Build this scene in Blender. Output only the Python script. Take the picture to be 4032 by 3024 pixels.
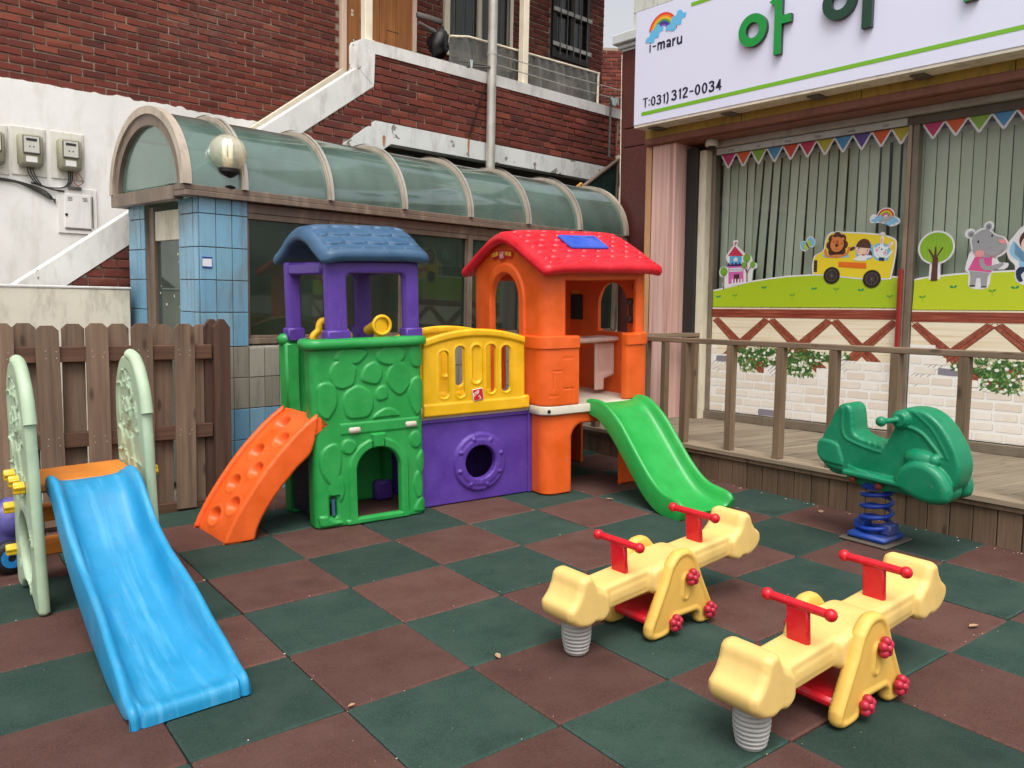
import bpy, bmesh, math, random
import numpy as np
from mathutils import Matrix, Vector
random.seed(7); rng = np.random.default_rng(7)
R = math.radians
scene = bpy.context.scene
COL = scene.collection
for ob in list(bpy.data.objects): bpy.data.objects.remove(ob)

# ------------------------------------------------------------------ camera
PITCH, ROLL, YAW = 0.10382874, 0.02207457, 0.64454844
cy, sy = math.cos(YAW), math.sin(YAW)
f0 = np.array([sy, cy, 0]); r0 = np.array([cy, -sy, 0]); u0 = np.array([0, 0, 1.0])
fw = math.cos(PITCH) * f0 - math.sin(PITCH) * u0
u1 = math.sin(PITCH) * f0 + math.cos(PITCH) * u0
rt = math.cos(ROLL) * r0 + math.sin(ROLL) * u1
up = -math.sin(ROLL) * r0 + math.cos(ROLL) * u1
cam_d = bpy.data.cameras.new('camera'); cam = bpy.data.objects.new('camera', cam_d); COL.objects.link(cam)
M4 = Matrix.Identity(4)
for i in range(3):
    M4[i][0], M4[i][1], M4[i][2] = rt[i], up[i], -fw[i]
M4[0][3], M4[1][3], M4[2][3] = -1.138729, -4.387353, 1.36036
cam.matrix_world = M4
cam_d.sensor_width = 36; cam_d.lens = 28.98; cam_d.clip_start = 0.05; cam_d.clip_end = 500
scene.camera = cam

# ------------------------------------------------------------------ sky, sun, exposure
SUN_EL, SUN_AZ = R(62), R(215)      # azimuth clockwise from +Y
world = bpy.data.worlds.new('World'); scene.world = world; world.use_nodes = True
wn, wl = world.node_tree.nodes, world.node_tree.links
for n_ in list(wn): wn.remove(n_)
wo = wn.new('ShaderNodeOutputWorld'); bg = wn.new('ShaderNodeBackground')
sk = wn.new('ShaderNodeTexSky'); sk.sky_type = 'NISHITA'; sk.sun_disc = False
sk.sun_elevation = SUN_EL; sk.sun_rotation = SUN_AZ; sk.dust_density = 6.0; sk.air_density = 1.0; sk.ozone_density = 1.0
hs = wn.new('ShaderNodeHueSaturation'); hs.inputs['Saturation'].default_value = 0.16; hs.inputs['Value'].default_value = 1.0
wl.new(sk.outputs[0], hs.inputs['Color']); wl.new(hs.outputs[0], bg.inputs[0]); wl.new(bg.outputs[0], wo.inputs[0])
bg.inputs[1].default_value = 0.15
sd = bpy.data.lights.new('sun', 'SUN'); sd.energy = 0.7; sd.angle = R(28); sd.color = (1.0, 0.95, 0.87)
sun = bpy.data.objects.new('sun', sd); COL.objects.link(sun)
sdir = Vector((math.sin(SUN_AZ) * math.cos(SUN_EL), math.cos(SUN_AZ) * math.cos(SUN_EL), math.sin(SUN_EL)))
sun.rotation_euler = sdir.to_track_quat('Z', 'Y').to_euler(); sun.location = (0, -2, 8)
scene.view_settings.view_transform = 'Standard'; scene.view_settings.look = 'None'
scene.view_settings.exposure = 0.62; scene.view_settings.gamma = 1.0
scene.view_settings.use_curve_mapping = False
scene.render.engine = 'CYCLES'
scene.cycles.max_bounces = 6; scene.cycles.transparent_max_bounces = 12; scene.cycles.caustics_reflective = False; scene.cycles.caustics_refractive = False
scene.cycles.use_denoising = True

# ------------------------------------------------------------------ materials
def lin(c):
    c = np.array(c, float) / 255.0
    return np.where(c <= 0.04045, c / 12.92, ((c + 0.055) / 1.055) ** 2.4)
class NT:
    def __init__(s, name):
        s.m = bpy.data.materials.new(name); s.m.use_nodes = True
        s.n = s.m.node_tree.nodes; s.l = s.m.node_tree.links
        s.b = s.n['Principled BSDF']; s.out = s.n['Material Output']
    def new(s, t, **k):
        x = s.n.new(t)
        for a, b in k.items():
            if a.startswith('i_'):
                key = a[2:]; key = int(key) if key.isdigit() else key.replace('_', ' ')
                x.inputs[key].default_value = b
            else: setattr(x, a, b)
        return x
    def set(s, **k):
        for a, b in k.items(): s.b.inputs[a.replace('_', ' ')].default_value = b
        return s
    def coord(s, kind='Object', scale=(1, 1, 1)):
        tc = s.new('ShaderNodeTexCoord'); mp = s.new('ShaderNodeMapping'); mp.inputs['Scale'].default_value = scale
        s.l.new(tc.outputs[kind], mp.inputs[0]); return mp.outputs[0]
    def noise(s, vec, scale, detail=3, rough=0.55):
        x = s.new('ShaderNodeTexNoise'); x.inputs['Scale'].default_value = scale
        x.inputs['Detail'].default_value = detail; x.inputs['Roughness'].default_value = rough
        s.l.new(vec, x.inputs['Vector']); return x.outputs['Fac']
    def ramp(s, fac, stops):
        x = s.new('ShaderNodeValToRGB'); e = x.color_ramp.elements
        while len(e) < len(stops): e.new(0.5)
        for i, (p, c) in enumerate(stops):
            e[i].position = p; e[i].color = (*c, 1) if len(c) == 3 else c
        s.l.new(fac, x.inputs[0]); return x.outputs[0]
    def mix(s, fac, a, b, mode='MIX'):
        x = s.new('ShaderNodeMix', data_type='RGBA', blend_type=mode)
        for sock, v in ((x.inputs[0], fac), (x.inputs[6], a), (x.inputs[7], b)):
            if hasattr(v, 'default_value') or hasattr(v, 'links'): s.l.new(v, sock)
            else: sock.default_value = v if not isinstance(v, (tuple, list, np.ndarray)) else (*v[:3], 1)
        return x.outputs[2]
    def math(s, op, a, b=0.0):
        x = s.new('ShaderNodeMath', operation=op)
        for sock, v in ((x.inputs[0], a), (x.inputs[1], b)):
            if hasattr(v, 'links'): s.l.new(v, sock)
            else: sock.default_value = v
        return x.outputs[0]
    def rnd(s):
        return s.new('ShaderNodeObjectInfo').outputs['Random']
    def color(s, sock): s.l.new(sock, s.b.inputs['Base Color'])
    def rough(s, sock): s.l.new(sock, s.b.inputs['Roughness'])
    def bump(s, h, strength=0.3, dist=0.01):
        x = s.new('ShaderNodeBump'); x.inputs['Strength'].default_value = strength; x.inputs['Distance'].default_value = dist
        s.l.new(h, x.inputs['Height']); s.l.new(x.outputs[0], s.b.inputs['Normal'])
g3 = lambda v: (v, v, v)
def C(*rgb, k=1.0): return tuple(float(v) for v in lin(rgb) * k)

def plastic(name, rgb, rough=0.38, wear=0.12, k=0.86, bumpy=0.04, fade=None):
    m = NT(name); c = np.array(C(*rgb, k=k)); v = m.coord()
    n1 = m.noise(v, 7, 4); n2 = m.noise(v, 260, 2)
    lo = tuple(c * (1 - wear)); hi = tuple(np.clip(c * (1 + wear * .6) + .012, 0, 1))
    col = m.ramp(n1, [(0.3, lo), (0.7, hi)])
    if fade is not None:
        n3 = m.noise(m.coord(scale=(9, .7, .7)), 2.6, 6, .6)
        col = m.mix(m.ramp(n3, [(.5, g3(0)), (.72, g3(.5))]), col, C(*fade))
    # scattered dust and scuffs
    n4 = m.noise(v, 38, 6, .7)
    col = m.mix(m.ramp(n4, [(.58, g3(0)), (.8, g3(.28))]), col, (.34, .31, .27))
    n6 = m.noise(m.coord(scale=(1, 1, .35)), 5.5, 6, .62)
    col = m.mix(m.ramp(n6, [(.54, g3(0)), (.74, g3(.30))]), col, tuple(np.clip(c * .62 + np.array([.035, .03, .022]), 0, 1)))
    m.color(col); m.rough(m.ramp(n1, [(0.3, g3(rough - .06)), (0.75, g3(rough + .12))]))
    m.bump(m.math('ADD', m.math('MULTIPLY', m.noise(v, 11, 3), 2.2), n2), bumpy, .006); m.set(Specular_IOR_Level=0.42); return m.m
def paint(name, rgb, rough=0.5, wear=0.1, k=1.0, metallic=0.0, dirt=0.0, dirtc=(90, 80, 65)):
    m = NT(name); c = np.array(C(*rgb, k=k)); v = m.coord()
    n1 = m.noise(v, 5, 5)
    col = m.ramp(n1, [(0.3, tuple(c * (1 - wear))), (0.7, tuple(np.clip(c * (1 + wear), 0, 1)))])
    if dirt > 0:
        n2 = m.noise(m.coord(scale=(1, 1, .25)), 14, 6, .65)
        col = m.mix(m.ramp(n2, [(.5, g3(0)), (.72, g3(dirt))]), col, C(*dirtc))
    m.color(col); m.set(Roughness=rough, Metallic=metallic); m.bump(m.noise(v, 90, 3), .12, .003); return m.m
def flat(name, rgb, rough=0.45, k=0.95):
    m = NT(name); m.b.inputs['Base Color'].default_value = (*C(*rgb, k=k), 1); m.set(Roughness=rough); return m.m
def wood(name, rgb, axis=2, vary=0.35, k=1.0, rough=0.75, grain=1.0):
    m = NT(name); c = np.array(C(*rgb, k=k))
    sc = [38, 38, 38]; sc[axis] = 1.6
    tc = m.new('ShaderNodeTexCoord'); ad = m.new('ShaderNodeVectorMath', operation='ADD')
    oi = m.new('ShaderNodeObjectInfo'); cm = m.new('ShaderNodeCombineXYZ')
    k17 = m.math('MULTIPLY', oi.outputs['Random'], 17.0)
    for i in range(3): m.l.new(k17, cm.inputs[i])
    m.l.new(tc.outputs['Object'], ad.inputs[0]); m.l.new(cm.outputs[0], ad.inputs[1])
    mp = m.new('ShaderNodeMapping'); mp.inputs['Scale'].default_value = sc; m.l.new(ad.outputs[0], mp.inputs[0])
    mp2 = m.new('ShaderNodeMapping'); s2 = [6, 6, 6]; s2[axis] = 1.2; mp2.inputs['Scale'].default_value = s2; m.l.new(ad.outputs[0], mp2.inputs[0])
    g = m.noise(mp.outputs[0], 1.0, 6, .65); b = m.noise(mp2.outputs[0], 1.0, 4)
    col = m.ramp(g, [(.25, tuple(c * .5)), (.5, tuple(c)), (.78, tuple(np.clip(c * 1.5, 0, 1)))])
    col = m.mix(m.ramp(b, [(.35, g3(.0)), (.7, g3(.55))]), col, tuple(c * .62))
    # knots
    vo = m.new('ShaderNodeTexVoronoi'); vo.inputs['Scale'].default_value = 1.0
    s3 = [9, 9, 9]; s3[axis] = 3.2; mp3 = m.new('ShaderNodeMapping'); mp3.inputs['Scale'].default_value = s3
    m.l.new(ad.outputs[0], mp3.inputs[0]); m.l.new(mp3.outputs[0], vo.inputs['Vector'])
    col = m.mix(m.ramp(vo.outputs['Distance'], [(.06, g3(.75)), (.16, g3(0))]), col, tuple(c * .25))
    rv = m.math('MULTIPLY_ADD', oi.outputs['Random'], vary); 
    hsv = m.new('ShaderNodeHueSaturation'); m.l.new(col, hsv.inputs['Color'])
    m.l.new(m.math('ADD', m.math('MULTIPLY', oi.outputs['Random'], vary), 1 - vary / 2), hsv.inputs['Value'])
    m.color(hsv.outputs[0]); m.set(Roughness=rough, Specular_IOR_Level=.25); m.bump(g, .35 * grain, .003); return m.m
def glass(name, tint, fac0=0.04, rough=0.02, diffuse=None, dfac=0.0):
    m = NT(name); m.n.remove(m.b)
    tr = m.new('ShaderNodeBsdfTransparent'); tr.inputs[0].default_value = (*tint, 1)
    gl = m.new('ShaderNodeBsdfGlossy'); gl.inputs['Roughness'].default_value = rough
    lw_ = m.new('ShaderNodeLayerWeight'); lw_.inputs[0].default_value = .5
    fr5 = m.math('MULTIPLY', m.math('POWER', lw_.outputs['Facing'], 4.0), .85)
    mx = m.new('ShaderNodeMixShader')
    m.l.new(m.math('ADD', fr5, fac0), mx.inputs[0]); base = tr.outputs[0]
    if diffuse is not None:
        df = m.new('ShaderNodeBsdfDiffuse'); v = m.coord(scale=(1, 1, 1)); n1 = m.noise(v, 3.2, 5)
        n2 = m.noise(m.coord(scale=(2.5, 2.5, .8)), 2.0, 3)
        dd = np.array(diffuse)
        m.l.new(m.ramp(n1, [(.3, tuple(dd * .85)), (.7, tuple(dd * 1.15))]), df.inputs[0])
        m2 = m.new('ShaderNodeMixShader')
        m.l.new(m.ramp(n2, [(.35, g3(dfac * .75)), (.7, g3(min(1, dfac * 1.25)))]), m2.inputs[0])
        m.l.new(tr.outputs[0], m2.inputs[1]); m.l.new(df.outputs[0], m2.inputs[2]); base = m2.outputs[0]
    m.l.new(base, mx.inputs[1]); m.l.new(gl.outputs[0], mx.inputs[2]); m.l.new(mx.outputs[0], m.out.inputs[0]); return m.m

# ------------------------------------------------------------------ mesh helpers
def link(o, parent=None):
    COL.objects.link(o)
    if parent is not None: o.parent = parent
    return o
def mk(name, V, F, mat, parent=None, angle=35, matrix=None):
    me = bpy.data.meshes.new(name)
    if isinstance(V, np.ndarray): V = V.tolist()
    if isinstance(F, np.ndarray): F = F.tolist()
    me.from_pydata(V, [], F)
    if mat is not None:
        for mm in (mat if isinstance(mat, (list, tuple)) else [mat]): me.materials.append(mm)
    if angle is not None:
        me.polygons.foreach_set('use_smooth', [True] * len(me.polygons))
        if angle < 180: me.set_sharp_from_angle(angle=R(angle))
    me.update()
    o = bpy.data.objects.new(name, me)
    if matrix is not None: o.matrix_basis = matrix
    return link(o, parent)
def thing(name, label, cat, matrix=None, group=None, kind=None):
    o = bpy.data.objects.new(name, None); o.empty_display_size = .05; COL.objects.link(o)
    if matrix is not None: o.matrix_world = matrix
    if label: o['label'] = label
    if cat: o['category'] = cat
    if group: o['group'] = group
    if kind: o['kind'] = kind
    return o
def tag(o, label=None, cat=None, group=None, kind=None):
    if label: o['label'] = label
    if cat: o['category'] = cat
    if group: o['group'] = group
    if kind: o['kind'] = kind
    return o
def inst(src, parent=None, matrix=None, name=None):
    o = bpy.data.objects.new(name or src.name.split('.')[0], src if isinstance(src, bpy.types.Mesh) else src.data)
    if matrix is not None: o.matrix_basis = matrix
    return link(o, parent)
class MB:
    def __init__(s): s.V = []; s.F = []
    def add(s, V, F, M=None):
        b = len(s.V)
        for v in V:
            if M is not None: v = tuple(M @ Vector(v))
            s.V.append(tuple(v))
        for f in F: s.F.append(tuple(i + b for i in f))
        return s
    def box(s, x0, x1, y0, y1, z0, z1, M=None):
        V = [(x0, y0, z0), (x1, y0, z0), (x1, y1, z0), (x0, y1, z0), (x0, y0, z1), (x1, y0, z1), (x1, y1, z1), (x0, y1, z1)]
        return s.add(V, [(0, 3, 2, 1), (4, 5, 6, 7), (0, 1, 5, 4), (1, 2, 6, 5), (2, 3, 7, 6), (3, 0, 4, 7)], M)
    def cbox(s, x0, x1, y0, y1, z0, z1, c=.003, M=None):
        lo, hi = (x0, y0, z0), (x1, y1, z1); V = []; idx = {}
        for sx in (0, 1):
            for sy_ in (0, 1):
                for sz in (0, 1):
                    sg = (sx, sy_, sz)
                    for k in range(3):
                        p = []
                        for a in range(3):
                            q = hi[a] if sg[a] else lo[a]
                            if a != k: q += -c if sg[a] else c
                            p.append(q)
                        idx[sg, k] = len(V); V.append(tuple(p))
        ctr = Vector([(lo[i] + hi[i]) / 2 for i in range(3)]); F = []
        def face(ids):
            a, b, c_ = (Vector(V[i]) for i in ids[:3])
            n = (b - a).cross(c_ - a); m = sum((Vector(V[i]) for i in ids), Vector()) / len(ids)
            F.append(tuple(ids) if n.dot(m - ctr) > 0 else tuple(reversed(ids)))
        for k in range(3):
            a, b = [i for i in range(3) if i != k]
            for sv in (0, 1):
                ids = []
                for (p, q) in ((0, 0), (1, 0), (1, 1), (0, 1)):
                    sg = [0, 0, 0]; sg[k] = sv; sg[a] = p; sg[b] = q; ids.append(idx[tuple(sg), k])
                face(ids)
            for p in (0, 1):
                for q in (0, 1):
                    s0 = [0, 0, 0]; s0[a] = p; s0[b] = q; s1 = list(s0); s1[k] = 1
                    face([idx[tuple(s0), a], idx[tuple(s1), a], idx[tuple(s1), b], idx[tuple(s0), b]])
        for sx in (0, 1):
            for sy_ in (0, 1):
                for sz in (0, 1): face([idx[(sx, sy_, sz), k] for k in range(3)])
        return s.add(V, F, M)
    def tube(s, pts, r, n=10, cap=True, M=None):
        P = [Vector(p) for p in pts]; rs = r if isinstance(r, (list, tuple)) else [r] * len(P)
        V = []; F = []; prev = None
        for i, p in enumerate(P):
            t = (P[min(i + 1, len(P) - 1)] - P[max(i - 1, 0)]).normalized()
            if prev is None:
                a = Vector((0, 0, 1)) if abs(t.z) < .9 else Vector((1, 0, 0)); nn = t.cross(a).normalized()
            else: nn = (prev - t * prev.dot(t)).normalized()
            prev = nn; bb = t.cross(nn)
            for k in range(n):
                a = 2 * math.pi * k / n; V.append(tuple(p + rs[i] * (math.cos(a) * nn + math.sin(a) * bb)))
        for i in range(len(P) - 1):
            for k in range(n):
                F.append((i * n + k, i * n + (k + 1) % n, (i + 1) * n + (k + 1) % n, (i + 1) * n + k))
        if cap: F.append(tuple(reversed(range(n)))); F.append(tuple(range((len(P) - 1) * n, len(P) * n)))
        return s.add(V, F, M)
    def lathe(s, prof, n=24, M=None):
        V = []; F = []
        for (r, z) in prof:
            for k in range(n):
                a = 2 * math.pi * k / n; V.append((r * math.cos(a), r * math.sin(a), z))
        for i in range(len(prof) - 1):
            for k in range(n): F.append((i * n + k, i * n + (k + 1) % n, (i + 1) * n + (k + 1) % n, (i + 1) * n + k))
        F.append(tuple(reversed(range(n)))); F.append(tuple(range((len(prof) - 1) * n, len(prof) * n)))
        return s.add(V, F, M)
    def ball(s, c, r, n=14, m=9, M=None):
        rr = r if isinstance(r, (tuple, list)) else (r, r, r)
        V = [(c[0], c[1], c[2] - rr[2])]; F = []
        for i in range(1, m):
            b = -math.pi / 2 + math.pi * i / m
            for k in range(n):
                a = 2 * math.pi * k / n
                V.append((c[0] + rr[0] * math.cos(b) * math.cos(a), c[1] + rr[1] * math.cos(b) * math.sin(a), c[2] + rr[2] * math.sin(b)))
        V.append((c[0], c[1], c[2] + rr[2])); last = len(V) - 1
        for k in range(n):
            F.append((0, 1 + (k + 1) % n, 1 + k)); F.append((last, last - n + k, last - n + (k + 1) % n))
        for i in range(m - 2):
            for k in range(n):
                F.append((1 + i * n + k, 1 + i * n + (k + 1) % n, 1 + (i + 1) * n + (k + 1) % n, 1 + (i + 1) * n + k))
        return s.add(V, F, M)
    def prism(s, poly, y0, y1, M=None):
        """polygon in (x,z), extruded from y0 to y1 (y0<y1; outward = -y front)"""
        n = len(poly); ar = sum(poly[i][0] * poly[(i + 1) % n][1] - poly[(i + 1) % n][0] * poly[i][1] for i in range(n))
        if ar < 0: poly = list(reversed(poly))
        V = [(x, y0, z) for x, z in poly] + [(x, y1, z) for x, z in poly]
        F = [tuple(range(n)), tuple(reversed(range(n, 2 * n)))] + [((i + 1) % n, i, n + i, n + (i + 1) % n) for i in range(n)]
        return s.add(V, F, M)
    def ring(s, cx, cz, rx, rz, ix, iz, y0, y1, n=40, a0=0, a1=2 * math.pi, closed=True):
        V = []; F = []; N = n if closed else n + 1
        for k in range(N):
            a = a0 + (a1 - a0) * k / n; c_, s_ = math.cos(a), math.sin(a)
            for (p, q, y) in ((rx, rz, y0), (ix, iz, y0), (ix, iz, y1), (rx, rz, y1)): V.append((cx + p * c_, y, cz + q * s_))
        for k in range(n):
            i, j = 4 * k, 4 * ((k + 1) % N)
            for a, b in ((0, 1), (1, 2), (2, 3), (3, 0)): F.append((i + a, i + b, j + b, j + a))
        if not closed: F.append((0, 3, 2, 1)); F.append((4 * n, 4 * n + 1, 4 * n + 2, 4 * n + 3))
        return s.add(V, F)
    def build(s, name, mat, parent=None, angle=35, matrix=None):
        return mk(name, s.V, s.F, mat, parent, angle, matrix)

def cr(P, n=6, closed=True):
    """Catmull-Rom smoothing of a 2-D or 3-D point list"""
    P = [np.array(p, float) for p in P]; N = len(P); out = []
    for i in range(N if closed else N - 1):
        p0 = P[(i - 1) % N] if closed else P[max(i - 1, 0)]; p1 = P[i]; p2 = P[(i + 1) % N] if closed else P[i + 1]
        p3 = P[(i + 2) % N] if closed else P[min(i + 2, N - 1)]
        for k in range(n):
            t = k / n
            out.append(.5 * ((2 * p1) + (p2 - p0) * t + (2 * p0 - 5 * p1 + 4 * p2 - p3) * t * t + (3 * p1 - p0 - 3 * p2 + p3) * t ** 3))
    if not closed: out.append(P[-1])
    return [tuple(map(float, p)) for p in out]
def ell(cx, cz, rx, rz=None, n=24, rot=0.0):
    rz = rx if rz is None else rz; c_, s_ = math.cos(rot), math.sin(rot)
    return [(cx + rx * math.cos(a) * c_ - rz * math.sin(a) * s_, cz + rx * math.cos(a) * s_ + rz * math.sin(a) * c_) for a in np.linspace(0, 2 * math.pi, n, endpoint=False)]
# signed distances, negative inside
def sbox(u, v, x0, x1, y0, y1, r=0.0):
    dx = np.abs(u - (x0 + x1) / 2) - (x1 - x0) / 2 + r; dy = np.abs(v - (y0 + y1) / 2) - (y1 - y0) / 2 + r
    return np.hypot(np.maximum(dx, 0), np.maximum(dy, 0)) + np.minimum(np.maximum(dx, dy), 0) - r
def scirc(u, v, cx, cy_, r): return np.hypot(u - cx, v - cy_) - r
def sell(u, v, cx, cy_, a, b):
    k = np.hypot((u - cx) / a, (v - cy_) / b); return (k - 1) * min(a, b)
def scap(u, v, ax, ay, bx, by, r):
    px, py = u - ax, v - ay; dx, dy = bx - ax, by - ay
    t = np.clip((px * dx + py * dy) / (dx * dx + dy * dy + 1e-12), 0, 1); return np.hypot(px - dx * t, py - dy * t) - r
def sarch(u, v, cx, hw, y0, ys): return np.minimum(sbox(u, v, cx - hw, cx + hw, y0, ys), scirc(u, v, cx, ys, hw))
def spoly(u, v, P):
    d = np.full(u.shape, 1e9); s = np.ones(u.shape); N = len(P)
    for i in range(N):
        ax, ay = P[i]; bx, by = P[i - 1]; ex_, ey_ = bx - ax, by - ay; wx, wy = u - ax, v - ay
        t = np.clip((wx * ex_ + wy * ey_) / (ex_ * ex_ + ey_ * ey_ + 1e-12), 0, 1)
        d = np.minimum(d, (wx - ex_ * t) ** 2 + (wy - ey_ * t) ** 2)
        c1 = v >= ay; c2 = v < by; c3 = ex_ * wy > ey_ * wx
        s = np.where((c1 & c2 & c3) | (~c1 & ~c2 & ~c3), -s, s)
    return s * np.sqrt(d)
def sm(d, w): t = np.clip(d / w, 0, 1); return t * t * (3 - 2 * t)
def rnd_edge(d, r): x = np.clip(d / r, 0, 1); return r * (np.sqrt(1 - (1 - x) ** 2) - 1)
def panel(name, mat, parent, shape, u0, u1, v0, v1, st, fr, bk, mp, angle=50, build=True):
    nu = max(2, int(math.ceil((u1 - u0) / st)) + 1); nv = max(2, int(math.ceil((v1 - v0) / st)) + 1)
    U, V = np.meshgrid(np.linspace(u0, u1, nu), np.linspace(v0, v1, nv), indexing='ij'); u = U.ravel().copy(); v = V.ravel().copy()
    sd_ = shape(u, v); e = 1e-4
    for _ in range(2):
        gx = (shape(u + e, v) - shape(u - e, v)) / (2 * e); gy = (shape(u, v + e) - shape(u, v - e)) / (2 * e)
        m = np.abs(sd_) < .72 * st; g2 = np.maximum(gx * gx + gy * gy, .25)
        u = np.where(m, u - sd_ * gx / g2, u); v = np.where(m, v - sd_ * gy / g2, v); sd_ = np.where(m, np.minimum(shape(u, v), 1e-5), sd_)
    ok = sd_ <= 2e-4
    ii, jj = np.meshgrid(np.arange(nu - 1), np.arange(nv - 1), indexing='ij'); a = (ii * nv + jj).ravel()
    Q = np.stack([a, a + nv, a + nv + 1, a + 1], 1)
    uc, vc = u[Q].mean(1), v[Q].mean(1)
    Q = Q[ok[Q].all(1) & (shape(uc, vc) < -.02 * st)]
    used = np.unique(Q); re = np.full(len(u), -1); re[used] = np.arange(len(used)); Q = re[Q]; u = u[used]; v = v[used]; d = np.maximum(0, -sd_[used]); N = len(u)
    Pf = mp(u, v, fr(u, v, d)); Pb = mp(u, v, bk(u, v, d))
    E = np.concatenate([Q[:, [0, 1]], Q[:, [1, 2]], Q[:, [2, 3]], Q[:, [3, 0]]]); key = E[:, 0] * N + E[:, 1]; rk = E[:, 1] * N + E[:, 0]
    B = E[~np.isin(key, rk)]
    F = np.concatenate([Q, Q[:, ::-1] + N, np.stack([B[:, 1], B[:, 0], B[:, 0] + N, B[:, 1] + N], 1)])
    VV = np.concatenate([Pf, Pb])
    if not build: return VV, F
    return mk(name, VV, F, mat, parent, angle)
def pathmap(pts, r=0.0, seg=10):
    """plan path with rounded corners -> (length, position(u), normal(u) to the right of travel)"""
    out = [np.array(pts[0], float)]
    for i in range(1, len(pts) - 1):
        a, b, c_ = (np.array(p, float) for p in pts[i - 1:i + 2]); da = (a - b) / np.linalg.norm(a - b); dc = (c_ - b) / np.linalg.norm(c_ - b)
        p, q = b + da * r, b + dc * r; ctr = p + dc * r
        for k in range(seg + 1):
            t = k / seg * math.pi / 2; out.append(ctr - dc * r * math.cos(t) - da * r * math.sin(t))
    out.append(np.array(pts[-1], float)); A = np.array(out); L = np.concatenate([[0], np.cumsum(np.linalg.norm(np.diff(A, axis=0), axis=1))])
    T = np.gradient(A, L, axis=0)
    def mp(u, v, h):
        x = np.interp(u, L, A[:, 0]); y = np.interp(u, L, A[:, 1]); tx = np.interp(u, L, T[:, 0]); ty = np.interp(u, L, T[:, 1]); n_ = np.hypot(tx, ty)
        return np.stack([x + ty / n_ * h, y - tx / n_ * h, v], 1)
    def u_at(p):
        uu = np.linspace(0, L[-1], 6000); q = np.stack([np.interp(uu, L, A[:, 0]), np.interp(uu, L, A[:, 1])], 1)
        return float(uu[np.argmin(np.linalg.norm(q - np.array(p), axis=1))])
    return L[-1], mp, u_at, L, A
def remesh(name, mb, voxel, smooth, mat, parent, matrix=None):
    o = mb.build(name + '_tmp', mat, None, None)
    a = o.modifiers.new('r', 'REMESH'); a.mode = 'VOXEL'; a.voxel_size = voxel; a.use_smooth_shade = True
    b = o.modifiers.new('s', 'SMOOTH'); b.iterations = smooth; b.factor = .5
    dg = bpy.context.evaluated_depsgraph_get(); me = bpy.data.meshes.new_from_object(o.evaluated_get(dg)); me.name = name
    if not me.materials: me.materials.append(mat)
    old = o.data; bpy.data.objects.remove(o); bpy.data.meshes.remove(old)
    me.polygons.foreach_set('use_smooth', [True] * len(me.polygons))
    q = bpy.data.objects.new(name, me)
    if matrix is not None: q.matrix_basis = matrix
    return link(q, parent)
def glyph_text(name, parent, mat, y, x0, z0, h, width, glyphs, w=.175, th=.0012):
    """even stroke lettering built as thin ribbons, fitted to a width"""
    polys = []; rings = []; x = 0.0
    for g in glyphs:
        if g[0] == 'sp': x += g[1]; continue
        for s in g[1]:
            if s[0] == 'ring': rings.append((x + s[1], s[2], s[3], s[4]))
            elif s[0] == 'poly': polys.append([(x + p, q) for p, q in s[1]])
            else:
                P_ = [np.array(p) for p in (cr(s[1], 6, False) if s[0] == 'curve' else s[1])]; L_, R_ = [], []
                for i in range(len(P_)):
                    t = P_[min(i + 1, len(P_) - 1)] - P_[max(i - 1, 0)]; t = t / (np.linalg.norm(t) + 1e-9); n_ = np.array([-t[1], t[0]]) * w / 2
                    L_.append(P_[i] + n_); R_.append(P_[i] - n_)
                polys.append([(x + p[0], p[1]) for p in L_ + R_[::-1]])
        x += g[2]
    k = width / (x - .12); m = MB()
    for j, p in enumerate(polys): m.prism([(x0 + a * k, z0 + b * h) for a, b in p], y - th - .00003 * j, y)
    for (cx, cz, rx, rz) in rings: m.ring(x0 + cx * k, z0 + cz * h, rx * k, rz * h, (rx - w) * k, (rz - w * .9) * h, y - th, y, 28)
    return m.build(name, mat, parent, None)
G1 = ('1', [('poly', [(.10, .72), (.10, .84), (.24, 1), (.36, 1), (.36, 0), (.20, 0), (.20, .78)])], .52)
G3 = ('3', [('curve', [(.06, .78), (.14, .90), (.30, .93), (.45, .84), (.44, .66), (.30, .54), (.22, .53)]), ('curve', [(.24, .52), (.38, .50), (.50, .36), (.46, .16), (.30, .07), (.13, .10), (.05, .24)])], .68)
G0 = ('0', [('ring', .30, .5, .29, .5)], .72)
G2 = ('2', [('curve', [(.08, .72), (.12, .87), (.28, .93), (.44, .86), (.47, .68), (.38, .52), (.22, .32), (.10, .12)]), ('poly', [(.03, 0), (.55, 0), (.55, .14), (.03, .14)])], .70)
G4 = ('4', [('poly', [(.36, 0), (.50, 0), (.50, .22), (.60, .22), (.60, .35), (.50, .35), (.50, 1), (.36, 1), (.03, .36), (.03, .22), (.36, .22)]), ], .72)
GT = ('T', [('poly', [(0, .87), (.60, .87), (.60, 1), (0, 1)]), ('poly', [(.22, 0), (.38, 0), (.38, .868), (.22, .868)])], .70)
GC = (':', [('poly', [(.03, .10), (.17, .10), (.17, .26), (.03, .26)]), ('poly', [(.03, .60), (.17, .60), (.17, .76), (.03, .76)])], .30)
GP = (')', [('curve', [(.04, 1.08), (.17, .82), (.20, .5), (.17, .18), (.04, -.10)])], .36)
GD = ('-', [('poly', [(.04, .42), (.44, .42), (.44, .55), (.04, .55)])], .58)
GI = ('i', [('poly', [(.04, 0), (.18, 0), (.18, .72), (.04, .72)]), ('poly', [(.04, .84), (.18, .84), (.18, .98), (.04, .98)])], .34)
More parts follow.
